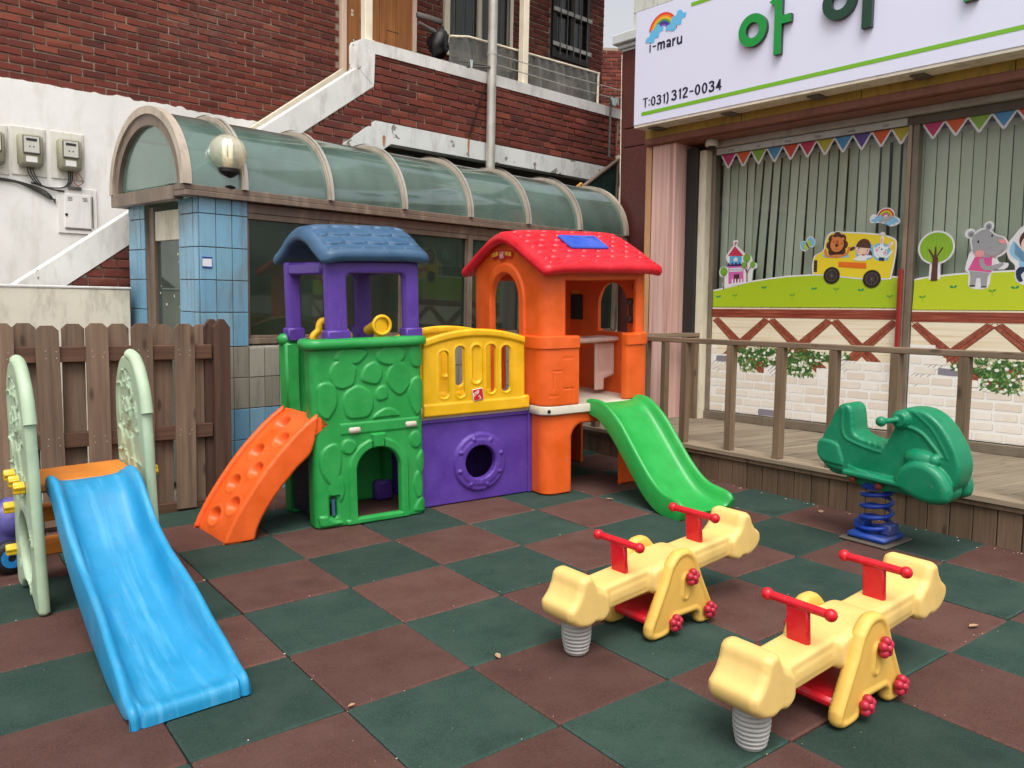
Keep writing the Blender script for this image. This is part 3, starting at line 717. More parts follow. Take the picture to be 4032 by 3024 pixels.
m = MB(); m.tube([(4.13, -.05, 3.50), (4.07, -.03, 3.35), (3.93, -.03, 2.98)], .007, 6); m.build('wire', MT['black'], t, 60)
t = thing('plastic_sheet', 'cloudy grey plastic sheet hung over a rail behind the coping', 'plastic sheet', FP)
def sheet_map(u, v, h):
    zt = 3.95 + .02 * (u - 3.8) + .06 * np.clip((u - 3.8) / .25, 0, 1)
    zz = 3.60 + (zt - 3.60) * v
    y = .18 - .05 * v + .018 * np.sin(u * 19 + 2 * np.sin(u * 5) + v * 2.5) * (1.1 - v) + .01 * np.sin(u * 47 + v * 6)
    return np.stack([u, y - h, zz], 1)
sh_m = glass('sheet_plastic', (.55, .55, .52), .05, .25, (.24, .24, .22), .45)
panel('sheet', sh_m, t, lambda u, v: sbox(u, v, 3.80, 6.1, 0, 1), 3.8, 6.1, 0, 1, .03, lambda u, v, d: 0 * u, lambda u, v, d: 0 * u - .002, sheet_map)
m = MB(); m.tube([(3.8, .13, 3.96), (4.05, .13, 4.01), (6.12, .13, 4.055)], .012, 8); m.tube([(6.1, .13, 3.656), (6.1, .13, 4.06)], .014, 8); m.tube([(6.1, .13, 4.05), (6.1, .9, 4.05)], .012, 8); m.build('rail', MT['cream_paint'], t, 60)
t = thing('black_bag', 'black bin bag slumped by the white framed upstairs window', 'bag', FP @ Matrix.Translation((3.83, .35, 3.93)))
m = MB(); rg = np.random.default_rng(3); m.ball((0, 0, 0), (.11, .09, .14), 16, 10)
m.V = [tuple(np.array(v) * (1 + rg.normal(0, .16)) + np.array([.10 * v[2], 0, -.04 * abs(v[0])])) for v in m.V]; m.build('bag_body', MT['black'], t, 180)
m = MB(); m.cbox(-.28, .04, -.02, .02, .2, .25, .006); m.tube([(-.26, 0, .15), (-.02, -.01, .1)], .022, 8); m.build('bag_rod', MT['rust_iron'], t, 50)
t = thing('storage_box', 'faded red and white box showing through the plastic sheet', 'box', FP @ Matrix.Translation((5.93, .55, 2.93)))
m = MB(); m.cbox(-.12, .12, -.12, .12, 0, .95, .01); m.build('box_body', paint('faded_red', (178, 60, 50), .6), t)
m = MB(); m.cbox(-.13, .13, -.13, .13, .951, 1.05, .01); m.build('lid', MT['cream_paint'], t)
# ================================================================== GLASS ROOFED TILED HOUSE
TH = R(9.7); FH = frame((.37, 1.03, 0), (math.cos(TH), math.sin(TH), 0))
LEN = 4.55
ho = thing('glass_roofed_house', 'low blue tiled annexe under a curved green glass barrel roof', 'house', FH)
m = MB()
m.box(.072, .40, .008, .27, -.2, 1.94); m.box(.40, LEN, .008, .12, -.2, .975)
m.box(.072, .25, .80, 1.07, -.2, 1.94); m.box(.25, LEN, .99, 1.07, -.2, 1.94); m.box(LEN - .12, LEN, .12, .99, -.2, 1.94)
m.build('wall_core', MT['grout'], ho, None)
m = MB(); m.box(.25, LEN - .12, .12, .99, -.04, .02); m.build('inner_floor', MT['recess_shade'], ho, None)
def tile_mesh(w, h, mat):
    b = MB(); b.cbox(-w / 2, w / 2, -.006, .004, -h / 2, h / 2, .0018); o = b.build('wall_tile', mat, None, 30); me = o.data; bpy.data.objects.remove(o); return me
tc = {}
def put_tile(x0, x1, z0, z1, side=None, grey=False, y=.002, nm='wall_tile'):
    g_ = .0055; w, h = x1 - x0 - g_, z1 - z0 - g_
    key = (round(w, 3), round(h, 3), grey)
    if key not in tc: tc[key] = tile_mesh(w, h, MT['grey_tile'] if grey else MT['blue_tile'])
    if side is None: Mx = Matrix.Translation(((x0 + x1) / 2, y + rng.normal(0, .0006), (z0 + z1) / 2))
    else: Mx = Matrix.Translation((side + rng.normal(0, .0006), (x0 + x1) / 2, (z0 + z1) / 2)) @ Matrix.Rotation(R(-90), 4, 'Z')
    q = bpy.data.objects.new(nm, tc[key]); q.matrix_basis = Mx @ Matrix.Rotation(rng.normal(0, .003), 4, 'X') @ Matrix.Rotation(rng.normal(0, .003), 4, 'Z'); link(q, ho)
rows = [1.955, 1.854, 1.643, 1.434, 1.226, 1.0, .79, .58, .37, .16, -.05]
for a in range(len(rows) - 1):
    z1, z0 = rows[a], rows[a + 1]; grey = 5 <= a <= 6
    for k in range(3): put_tile(.0675 + k * .1115, .0675 + (k + 1) * .1115, z0, z1, grey=grey)
    for (y0, y1) in ((.004, .07), (.07, .272)): put_tile(y0, y1, z0, z1, side=.066, grey=grey)
    for (y0, y1) in ((.80, .87), (.87, 1.07)): put_tile(y0, y1, z0, z1, side=.066, grey=grey)
    if a >= 5:
        k = 0
        while .405 + (k + 1) * .113 < LEN + .01:
            put_tile(.405 + k * .113, .405 + (k + 1) * .113, z0, z1 - (.012 if a == 5 else 0), grey=grey); k += 1
b = MB(); b.cbox(-.0535, .0535, -.038, .038, -.006, .004, .0015); o = b.build('ledge_tile', MT['grey_tile'], None, 30); led = o.data; bpy.data.objects.remove(o)
k = 0
while .405 + (k + 1) * .113 < LEN:
    q = bpy.data.objects.new('ledge_tile', led); q.matrix_basis = Matrix.Translation((.405 + (k + .5) * .113, .04, .996)) @ Matrix.Rotation(R(14), 4, 'X'); link(q, ho); k += 1
# front windows
edges = [.405, 1.07, 1.74, 2.45, 3.12, 3.82, LEN - .02]
m = MB(); m.cbox(.40, LEN, .015, .095, 1.885, 1.948, .003); m.cbox(.40, LEN, .02, .09, 1.845, 1.884, .003); m.build('head_frame', MT['brown_alu'], ho)
m = MB(); m.cbox(.40, LEN, .03, .10, 1.012, 1.05, .003); m.cbox(.40, LEN, .045, .09, 1.051, 1.07, .002); m.build('sill_frame', MT['brown_alu'], ho)
for k in range(6):
    a, b_ = edges[k], edges[k + 1]
    m = MB(); m.box(a + .03, b_ - .03, .05, .056, 1.071, 1.844); w = m.build('window', MT['dark_glass'], ho, None)
    for (p_, q_) in ((a, a + .03), (b_ - .03, b_)):
        m = MB(); m.cbox(p_, q_, .035, .085, 1.071, 1.844, .002); m.build('sash', MT['brown_alu'], w)
    m = MB(); m.cbox(b_ - .026, b_ + .026, .008, .034, 1.051, 1.884, .003); m.build('mullion', MT['brown_alu'], w)
# inside: back frames and a pale panel, seen through the panes
m = MB()
for k in range(6): m.cbox(.6 + k * .69, .65 + k * .69, .95, .989, .03, 1.93, .003)
m.cbox(.3, LEN - .15, .955, .985, 1.6, 1.65, .003); m.build('inner_frame', MT['dark'], ho)
m = MB(); m.cbox(.70, 1.0, .97, .988, 1.1, 1.58, .003); m.cbox(1.4, 1.66, .97, .988, .9, 1.58, .003); m.build('inner_panel', paint('inner_panel', (120, 138, 126), .6, .15), ho)
# gutter, beams
m = MB(); m.cbox(-.045, LEN + .05, -.055, .10, 1.952, 1.985, .003); m.cbox(-.045, LEN + .05, -.045, .10, 1.986, 2.022, .004); m.build('gutter', MT['brown_alu'], ho)
m = MB(); m.cbox(-.05, .02, .101, 1.09, 1.935, 2.022, .004); m.cbox(LEN - .02, LEN + .05, .101, 1.09, 1.935, 2.022, .004); m.cbox(.021, LEN - .021, 1.03, 1.09, 1.935, 2.022, .004); m.build('eaves_beam', MT['brown_alu'], ho)
# barrel roof
ARC = lambda a, r=0.0: (.515 - (.545 + r) * math.cos(a), 2.02 + (.50 + r) * math.sin(a))
ribs = [-.03, .36, 1.02, 1.69, 2.39, 3.10, 3.83, LEN + .03]
def rib(l, w=.05, out=.035, nm='roof_rib'):
    V = []; F = []; n = 36
    for k in range(n + 1):
        a = math.pi * k / n; p, q = ARC(a, out), ARC(a, -.015)
        V += [(l - w / 2, p[0], p[1]), (l + w / 2, p[0], p[1]), (l + w / 2, q[0], q[1]), (l - w / 2, q[0], q[1])]
    for k in range(n):
        for j in range(4): F.append((4 * k + j, 4 * k + (j + 1) % 4, 4 * k + 4 + (j + 1) % 4, 4 * k + 4 + j))
    V2 = []
    return mk(nm, V, F, MT['rib_alu'], ho, 30)
for k, l in enumerate(ribs):
    rib(l, .055 if k in (0, 7) else .040)
    if 0 < k < 7:
        V = []; F = []; n = 36
        for q in range(n + 1):
            a = math.pi * q / n; p = ARC(a, .047)
            V += [(l - .012, p[0], p[1]), (l + .012, p[0], p[1])]
        for q in range(n): F.append((2 * q, 2 * q + 1, 2 * q + 3, 2 * q + 2))
        mk('rib_cap', V, F, MT['steel'], ho, 60)
for k in range(len(ribs) - 1):
    a0, a1 = ribs[k] + .02, ribs[k + 1] - .02; V = []; F = []; n = 40
    for q in range(n + 1):
        a = math.pi * q / n
        for (l, r_) in ((a0, .008), (a1, .008), (a1, .002), (a0, .002)):
            p = ARC(a, r_); V.append((l, p[0], p[1]))
    for q in range(n):
        for j in range(4): F.append((4 * q + j, 4 * q + 4 + j, 4 * q + 4 + (j + 1) % 4, 4 * q + (j + 1) % 4))
    mk('roof_pane', V, F, MT['roof_sheet'], ho, 60)
m = MB()
for a in (R(52), R(90), R(128)):
    p = ARC(a, -.03); m.tube([(ribs[0], p[0], p[1]), (LEN, p[0], p[1])], .014, 8)
m.build('purlin', MT['brown_alu'], ho, 60)
# arched end panes
for l in (-.015, LEN + .02):
    pts = [ARC(a, -.075) for a in np.linspace(math.pi, 0, 30)]
    m = MB(); n = len(pts); V = [(l, p[0], p[1] + .02) for p in pts] + [(l + .006, p[0], p[1] + .02) for p in pts]
    m.add(V, [tuple(range(n)), tuple(reversed(range(n, 2 * n)))]); w = m.build('end_pane', MT['roof_sheet'], ho, None)
    V = []; F = []
    for q in range(37):
        a = math.pi * q / 36
        for (d_, r_) in ((-.028, -.016), (.02, -.016), (.02, -.085), (-.028, -.085)):
            p = ARC(a, r_); V.append((l + d_, p[0], p[1]))
    for q in range(36):
        for j in range(4): F.append((4 * q + j, 4 * q + (j + 1) % 4, 4 * q + 4 + (j + 1) % 4, 4 * q + 4 + j))
    mk('arch_frame', V, F, MT['brown_alu'], w, 40)
# end door
m = MB(); m.box(.115, .121, .30, .72, .02, 1.70); dd = m.build('door', glass('door_glass', (.35, .48, .42), .06, .06, (.10, .14, .12), .55), ho, None)
m = MB(); m.cbox(.09, .15, .721, .80, -.1, 1.93, .004); m.cbox(.09, .15, .272, .30, -.1, 1.93, .004); m.build('door_frame', MT['brown_alu'], dd)
m = MB(); m.cbox(.10, .14, .30, .72, 1.70, 1.90, .003); m.build('transom', MT['cream_wall'], dd)
m = MB()
rg = np.random.default_rng(11)
for k in range(14):
    y, z = rg.uniform(.34, .70), rg.uniform(.9, 1.6); w_, h_ = rg.uniform(.004, .02), rg.uniform(.004, .022)
    m.box(.1128, .1145, y, y + w_, z, z + h_)
m.build('paint_scraps', MT['cream_paint'], dd, None)['kind'] = 'stuff'

# globe lamp on the corner
gl = thing('globe_lamp', 'clear globe lamp with a fluorescent bulb on the corner of the blue tiled annexe', 'lamp', FH @ Matrix.Translation((.265, -.005, 2.022)))
m = MB(); m.lathe([(.0, 0), (.045, 0), (.05, .012), (.03, .022), (.02, .034), (.018, .06), (.03, .068), (.066, .098), (.074, .104), (.074, .128), (.06, .13), (.0005, .13)], 20); m.build('holder', MT['black'], gl, 45)
m = MB(); m.ball((0, 0, .222), .122, 36, 22); gls = NT('globe_glass'); 
m.build('globe', glass('globe_clear', (.97, .94, .84), .07, .02, (.93, .88, .70), .36), gl, 180)
bulb = NT('bulb_glow'); bulb.set(Roughness=.3); bulb.b.inputs['Base Color'].default_value = (.9, .87, .78, 1); bulb.b.inputs['Emission Color'].default_value = (1, .93, .72, 1); bulb.b.inputs['Emission Strength'].default_value = .22
m = MB()
for a in range(4):
    x_, y_ = .022 * math.cos(a * math.pi / 2 + .4), .022 * math.sin(a * math.pi / 2 + .4)
    m.tube([(x_ * 1.2, y_ * 1.2, .19), (x_ * 1.2, y_ * 1.2, .29), (x_ * .6, y_ * .6, .308)], .0135, 8)
m.build('bulb', bulb.m, gl, 60)
m = MB(); m.lathe([(.0, .128), (.032, .13), (.036, .15), (.036, .188), (.03, .195), (.0005, .195)], 18); m.build('bulb_base', MT['cream_paint'], gl, 45)
m = MB()
for s_ in (-1, 1): m.ball((s_ * .078, 0, .116), .009, 8, 6)
m.build('screw', MT['steel'], gl, 180)
# notice on the tile (its code is left out)
nt = thing('notice_sticker', 'small white notice with blue bands stuck on the blue corner tiles', 'sticker', FH @ Matrix.Translation((.1145, -.0066, 1.545)))
m = MB(); m.box(-.034, .034, -.0012, 0, -.035, .035); m.build('sheet', flat('notice_white', (226, 228, 232)), nt, None)
m = MB(); m.box(-.034, .034, -.0018, -.0013, .024, .035); m.box(-.034, .034, -.0018, -.0013, -.035, -.026); m.box(-.034, -.0315, -.0018, -.0013, -.0258, .0238); m.box(.0315, .034, -.0018, -.0013, -.0258, .0238); m.build('blue_border', flat('notice_blue', (38, 62, 150)), nt, None)
# glazed gable screen at the far end of the roof
gs = thing('glazed_screen', 'dark green triangular glazed screen rising at the far end of the barrel roof', 'screen', FH)
tri = [(4.62, 2.52), (5.26, 2.90), (5.26, 2.0), (4.62, 2.0)]
m = MB(); m.prism(tri, .60, .606); m.build('pane', glass('green_pane', (.12, .22, .18), .03, .05, (.03, .075, .06), .7), gs, None)
m = MB(); m.tube([(4.58, .60, 2.52), (5.28, .60, 2.935)], .022, 8); m.tube([(5.27, .6, 2.0), (5.27, .6, 2.93)], .022, 8); m.build('frame', MT['brown_alu'], gs, 60)
wn_ = thing('wasp_nest', 'little orange wasp nest at the top of the far roof rib', 'nest', FH @ Matrix.Translation((4.60, .60, 2.545)))
m = MB(); m.tube([(.028 * math.cos(a), -.02, .028 * math.sin(a) + .02) for a in np.linspace(0, 2 * math.pi, 14)], .012, 8); m.tube([(.022 * math.cos(a) - .045, -.02, .022 * math.sin(a)) for a in np.linspace(0, 2 * math.pi, 14)], .010, 8); m.build('comb', flat('nest_orange', (206, 150, 78), .8), wn_, 60)

# ================================================================== PICKET FENCE
fen_f = wood('fence_board', (122, 101, 84), 2, .38); fen_r = wood('fence_rail', (96, 70, 56), 0, .15); fen_p = wood('fence_post', (84, 62, 52), 2, .1)
pk = thing('picket_fence', 'weathered brown picket fence of staggered dog eared boards', 'fence', frame((0, .85, 0), (1, 0, 0)))
def dog(w, h): c = .028; return [(-w / 2, 0), (w / 2, 0), (w / 2, h - c), (w / 2 - c, h), (-w / 2 + c, h), (-w / 2, h - c)]
bme = []
for k in range(4):
    m = MB(); m.prism(dog(.117, 1.14), -.009, .009); m.V = [(x, y, z) for x, y, z in m.V]
    o = m.build('board', fen_f, None, 30); bme.append(o.data); bpy.data.objects.remove(o)
for k in range(-9, 4):
    for (xo, yy) in ((.27, -.034), (.39, .034)):
        x_ = xo + k * .2385
        q = bpy.data.objects.new('board', bme[(k * 2 + (yy > 0)) % 4])
        if yy < 0 and x_ > .4: continue
        if yy > 0 and x_ > .42: continue
        q.matrix_basis = Matrix.Translation((x_, yy, .02 + rng.normal(0, .004))) @ Matrix.Rotation(rng.normal(0, .007), 4, 'Y'); link(q, pk)
nl = MB()
for k in range(-9, 1):
    for zz in (.972, 1.005, .48, .515):
        for dx in (-.028, .03): nl.ball((.27 + k * .2385 + dx + rng.normal(0, .003), -.0435, zz + rng.normal(0, .003)), (.0032, .0016, .0032), 6, 4)
nl.build('nail_heads', MT['steel'], pk, None)['kind'] = 'stuff'
for (z0, z1) in ((.945, 1.032), (.455, .54), (-.0, .06)):
    m = MB(); m.cbox(-2.1, .44, -.0245, .0245, z0, z1, .003); m.build('rail', fen_r, pk)
for (x_, z_, w_) in ((.497, 1.19, .098),):
    m = MB(); c = .035; m.prism([(x_ - w_ / 2, -.1), (x_ + w_ / 2, -.1), (x_ + w_ / 2, z_ - .05), (x_ + .012, z_), (x_ - .012, z_), (x_ - w_ / 2, z_ - .05)], -.05, .0); m.build('post', fen_p, pk, 30)
    m = MB(); m.prism([(x_ - w_ / 2 - .045, -.1), (x_ + w_ / 2 - .045, -.1), (x_ + w_ / 2 - .045, z_ - .05), (x_ - .033, z_ - .002), (x_ - .057, z_ - .002), (x_ - w_ / 2 - .045, z_ - .05)], .002, .05); m.build('post', fen_p, pk, 30)

# ================================================================== DECK AND RAILING
AL = .018
FD = frame((3.435, 0, 0), (0, -math.cos(AL), math.sin(AL)))
dk = thing('wooden_deck', 'raised grey weathered timber deck along the shop window', 'deck', FD)
dk_b = wood('deck_board', (134, 122, 104), 1, .25, rough=.85); dk_s = wood('skirt_board', (112, 92, 74), 2, .35); dk_e = wood('deck_edge', (150, 134, 114), 0, .1)
dme = []
for k in range(3):
    m = MB(); m.cbox(-.0585, .0585, 0, 1.62, -.024, 0, .003); o = m.build('deck_plank', dk_b, None, 30); dme.append(o.data); bpy.data.objects.remove(o)
for k in range(-11, 26):
    q = bpy.data.objects.new('deck_plank', dme[k % 3]); q.matrix_basis = Matrix.Translation((.06 + k * .1195, .095, .322 + rng.normal(0, .0015))) @ Matrix.Rotation(rng.normal(0, .003) - .10, 4, 'Z'); link(q, dk)
m = MB(); m.cbox(-1.4, 3.2, -.018, .16, .300, .331, .003); m.build('edge_board', dk_e, dk)
m = MB(); m.cbox(-1.4, 3.2, -.008, .012, .272, .299, .002); m.build('edge_strip', dk_s, dk)
sme = []
for k in range(4):
    m = MB(); m.cbox(-.0585, .0585, -.002, .018, -.02, .275, .003); o = m.build('skirt_board', dk_s, None, 30); sme.append(o.data); bpy.data.objects.remove(o)
for k in range(-12, 26):
    q = bpy.data.objects.new('skirt_board', sme[k % 4]); q.matrix_basis = Matrix.Translation((.044 + k * .1222, .012 + rng.normal(0, .001), 0)) @ Matrix.Rotation(rng.normal(0, .004), 4, 'Y'); link(q, dk)
m = MB(); m.box(-1.5, 3.2, .05, 1.6, -.1, .27); m.build('joist_box', MT['dark'], dk, None)
rl_m = wood('rail_wood', (134, 114, 95), 0, .1); rp_m = wood('railing_post', (120, 100, 80), 2, .25)
rg_ = thing('deck_railing', 'weathered timber railing with square posts along the front of the deck', 'railing', FD)
m = MB(); m.cbox(-.62, 3.2, .005, .062, 1.058, 1.094, .004); m.build('top_rail', rl_m, rg_)
m = MB(); m.cbox(-.055, .0, .063, 1.32, 1.06, 1.096, .004); m.build('top_rail', wood('rail_wood_side', (138, 118, 98), 1, .1), rg_, 35, Matrix.Translation((-.62, 0, 0)) @ Matrix.Rotation(-.08, 4, 'Z'))
for x_ in (-.58, -.02, .372, .785, 1.18, 1.565, 1.955, 2.335, 2.72, 3.1):
    m = MB(); m.cbox(-.027, .027, .006, .06, .332, 1.057, .003); q = m.build('post', rp_m, rg_, 35, Matrix.Translation((x_, 0, 0)) @ Matrix.Rotation(rng.normal(0, .004), 4, 'Y'))
for y_ in (.45, .85, 1.2):
    m = MB(); m.cbox(-.027, .027, -.027, .027, .323, 1.059, .003); m.build('post', rp_m, rg_, 35, Matrix.Translation((-.645 + .08 * y_, y_, 0)))

# ================================================================== SHOP BUILDING
e_ = Vector((.0817, -.99666, 0)).normalized(); nf = Vector((-e_.y, e_.x, 0))
ex = e_ * math.cos(AL) + Vector((0, 0, 1)) * math.sin(AL)
FF = frame(nf * 4.805 + e_ * -.123 + Vector((0, 0, -.022)), ex)
sh = thing('shop_building', 'shop building with dark red granite wall, pink column and large display windows', 'building', FF)
gran = NT('granite'); v_ = gran.coord(); vo = gran.new('ShaderNodeTexVoronoi'); vo.inputs['Scale'].default_value = 160; gran.l.new(v_, vo.inputs['Vector'])
gran.color(gran.mix(gran.ramp(gran.noise(v_, 3, 5), [(.35, g3(0)), (.75, g3(.45))]), gran.ramp(vo.outputs['Color'], [(0, C(66, 34, 32)), (.6, C(92, 48, 44)), (1, C(122, 70, 64))]), C(74, 44, 40))); gran.set(Roughness=.42)
pink = NT('pink_panel'); v_ = pink.coord(scale=(14, 14, .25)); pn = pink.noise(v_, 2.2, 5); pn2 = pink.noise(pink.coord(scale=(5, 5, .5)), 2, 4)
pink.color(pink.mix(pink.ramp(pn2, [(.45, g3(0)), (.75, g3(.4))]), pink.ramp(pn, [(.25, C(176, 128, 116)), (.5, C(222, 178, 166)), (.75, C(236, 204, 194))]), C(150, 120, 108))); pink.set(Roughness=.5)
yel = paint('yellow_fascia', (176, 146, 62), .6, .15, dirt=.7, dirtc=(110, 84, 40)); brn = paint('brown_soffit', (136, 86, 70), .5, .15, dirt=.5, dirtc=(80, 50, 42))
alu = paint('window_alu', (128, 116, 100), .4, .15, metallic=.2, dirt=.5, dirtc=(80, 70, 58))
m = MB()
for k, (z0, z1) in enumerate(((-.3, 2.962), (2.972, 3.15), (3.16, 3.93))): m.cbox(-1.36, -.3, .30, .6, z0, z1, .004)
m.build('granite_wall', gran.m, sh, 30)
m = MB(); m.box(-1.34, -.3, .34, .6, -.3, 4.1); m.box(-1.33, -1.2, .6, 4, -.3, 4.1); m.build('wall_core', paint('granite_joint', (150, 104, 96), .6), sh, None)
m = MB(); m.cbox(-1.44, -.3, .22, .6, 4.0, 4.10, .01); m.cbox(-1.40, -.3, .26, .6, 3.955, 3.999, .008); m.cbox(-1.37, -.3, .285, .6, 3.931, 3.954, .004); m.build('cornice', MT['grey_white'], sh)
m = MB(); m.box(-1.25, 4, .33, .7, 4.101, 7); m.build('upper_wall', paint('joint_grey', (140, 138, 130), .7), sh, None)
b = MB(); b.cbox(-.145, .145, -.008, .004, -.085, .085, .003); o = b.build('upper_tile', paint('pale_tile', (206, 208, 198), .3, .06, dirt=.35), None, 30); ut = o.data; bpy.data.objects.remove(o)
for i in range(4):
    for j in range(5): inst(ut, sh, Matrix.Translation((-1.10 + i * .297, .328, 4.2 + j * .177)), 'upper_tile')
# pink column
m = MB(); m.cbox(-.45, -.195, -.30, .2, .2, 2.785, .004); m.build('pink_column', pink.m, sh, 30)
m = MB(); m.cbox(-.535, -.47, -.29, .2, .2, 2.785, .003); m.build('orange_strip', paint('orange_strip', (206, 156, 112), .5, .1, dirt=.3, dirtc=(150, 110, 80)), sh, 30)
m = MB(); m.box(-.47, -.45, -.27, .2, .2, 2.785); m.build('column_joint', MT['dark'], sh, None)
m = MB(); m.cbox(-.19, -.075, -.14, .02, .2, 2.74, .003); m.build('side_panel', MT['dark'], sh)
m = MB(); m.cbox(-.074, .0, -.11, .02, .2, 2.72, .003); m.build('cream_jamb', paint('cream_jamb', (222, 214, 190), .6, .06, dirt=.35), sh)
# beams over the window
m = MB()
for k in range(4): m.cbox(-.50 + k * 1.0, .494 + k * 1.0, -.35, -.30, 2.846, 2.945, .003)
m.build('yellow_fascia', yel, sh)
m = MB(); m.cbox(-.50, 3.5, -.36, -.30, 2.79, 2.845, .003); m.build('brown_edge', brn, sh)
m = MB(); m.box(-.50, 3.5, -.299, .3, 2.78, 2.94); m.build('soffit', brn, sh, None)
m = MB(); m.cbox(0, 3.5, -.10, -.03, 2.735, 2.779, .003); m.build('soffit_rail', MT['grey_paint'], sh)
# window bay: frame, panes, dim room
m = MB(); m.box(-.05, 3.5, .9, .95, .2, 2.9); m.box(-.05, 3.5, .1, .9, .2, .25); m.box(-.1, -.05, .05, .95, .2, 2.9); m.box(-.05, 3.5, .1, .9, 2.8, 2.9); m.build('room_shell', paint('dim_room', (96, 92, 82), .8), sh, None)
m = MB(); m.cbox(-.005, 3.5, -.045, .05, .335, .405, .004); m.build('sill_frame', alu, sh)
m = MB(); m.cbox(.001, .04, -.03, .05, .406, 2.71, .003); m.build('jamb_frame', alu, sh)
m = MB(); m.cbox(.001, 3.5, -.03, .05, 2.672, 2.734, .003); m.build('head_frame', paint('head_frame_dark', (96, 88, 78), .5, .1, dirt=.4), sh)
hd = m
m = MB(); m.cbox(.05, 1.70, -.034, -.031, 2.676, 2.73, .0005); hf = m.build('protective_film', MT['grey_white'], sh, None)
for k in range(6):
    text('STEEL' if k % 2 == 0 else 'LESS', .024, MT['dark'], sh, Matrix.Translation((.17 + k * .27, -.0345, 2.69)) @ Matrix.Rotation(.0, 4, 'Y') @ XZ, 'film_lettering', .0002)
m = MB(); m.cbox(1.715, 1.745, -.05, .05, .406, 2.671, .003); m.build('mullion', paint('mullion_steel', (150, 132, 110), .3, .2, metallic=.4, dirt=.3), sh)
m = MB(); m.cbox(1.746, 1.79, -.035, .05, .406, 2.671, .003); m.build('mullion', alu, sh)
m = MB(); m.cbox(1.704, 1.738, -.075, -.051, .9, 1.63, .008); m.build('red_pull', paint('red_pull', (150, 44, 40), .3, .15), sh)
wg = glass('shop_glass', (.95, .97, .95), .022, .015)
for (a, b_) in ((.041, 1.714), (1.791, 3.5)):
    m = MB(); m.box(a, b_, -.004, .002, .406, 2.671); m.build('window_pane', wg, sh, None)
# vertical blinds
bl_m = NT('blind_cloth'); v_ = bl_m.coord(scale=(1, 1, .5)); n1 = bl_m.noise(v_, 26, 5); oi = bl_m.rnd()
bl_m.color(bl_m.mix(bl_m.ramp(n1, [(.35, g3(0)), (.75, g3(.35))]), bl_m.ramp(oi, [(0, C(180, 188, 172)), (1, C(210, 216, 200))]), C(200, 200, 180))); bl_m.set(Roughness=.85)
bd = thing('vertical_blind', 'pale green vertical blind hanging behind the shop window', 'blind', FF)
m = MB(); m.cbox(.03, 3.45, .085, .125, 2.60, 2.64, .003); m.build('head_rail', MT['grey_white'], bd)
b = MB(); V = []; F = []
for k in range(7):
    x_ = -.0395 + .01317 * k; y_ = .002 * math.cos((k - 3) / 3 * 1.4)
    for z_ in (0, -.5, -1.0, -1.5, -2.12): V.append((x_, -y_, z_))
for k in range(6):
    for j in range(4): F.append((k * 5 + j, k * 5 + j + 1, k * 5 + 5 + j + 1, k * 5 + 5 + j))
b.add(V, F); o = b.build('slat', bl_m.m, None, 180); slat = o.data; bpy.data.objects.remove(o)
rb = np.random.default_rng(5); x_ = .07; k = 0
while x_ < 3.4:
    tw = rb.normal(-.05, .06); lean = 0.0
    if .34 < x_ < 1.5: lean = -.055 * (1.5 - x_) / 1.16 * (.75 + .5 * rb.random())
    if x_ < .34: lean = -.012
    if .33 < x_ < .72: tw = rb.uniform(-.6, -.1)
    if 1.45 < x_ < 1.7: tw -= .25
    if k % 5 == 3: tw -= .12
    q = bpy.data.objects.new('slat', slat); q.matrix_basis = Matrix.Translation((x_, .105, 2.60)) @ Matrix.Rotation(-lean + rb.normal(0, .003), 4, 'Y') @ Matrix.Rotation(tw, 4, 'Z'); link(q, bd)
    x_ += .0835; k += 1
# camera dome
cc = thing('security_camera', 'white dome security camera at the top corner of the shop window', 'camera', FF @ Matrix.Translation((.10, -.18, 2.778)))
m = MB(); m.lathe([(.0, 0), (.05, 0), (.058, -.03), (.055, -.05), (.045, -.055), (.0005, -.055)][::-1], 22); m.build('housing', flat('cam_white', (206, 202, 192), .4), cc, 40)
m = MB(); m.ball((0, 0, -.052), (.036, .036, .034), 16, 10); m.build('dome', MT['black'], cc, 180)
t = thing('hanging_cord', 'thin white cord hanging down the edge of the dark red granite wall', 'cord', FF)
m = MB(); m.tube(cr([(-1.345, .27, 3.9), (-1.34, .27, 3.3), (-1.315, .25, 2.7), (-1.27, .2, 1.9)], 6, False), .004, 6); m.build('cord', MT['cream_paint'], t, 60)
# far brick roof glimpsed between the buildings
fr_ = thing('far_brick_house', 'distant brown brick gable glimpsed in the gap between the buildings', 'building', frame((9.2, 8.0, 0), (math.cos(R(-35)), math.sin(R(-35)), 0)))
m = MB(); m.prism([(-.75, -.2), (1.6, -.2), (1.6, 6.1), (.55, 6.1), (-.75, 5.55)], 0, 1.5); m.build('wall_core', MT['mortar'], fr_, None)
lay_bricks(fr_, range(60, 88), lambda z: [(-.74 if z < 5.5 else -.74 + (z - 5.5) / .55 * 1.3, 1.6)] if z < 6.05 else [], lambda t: t[0], limit=300, yo=-.004)
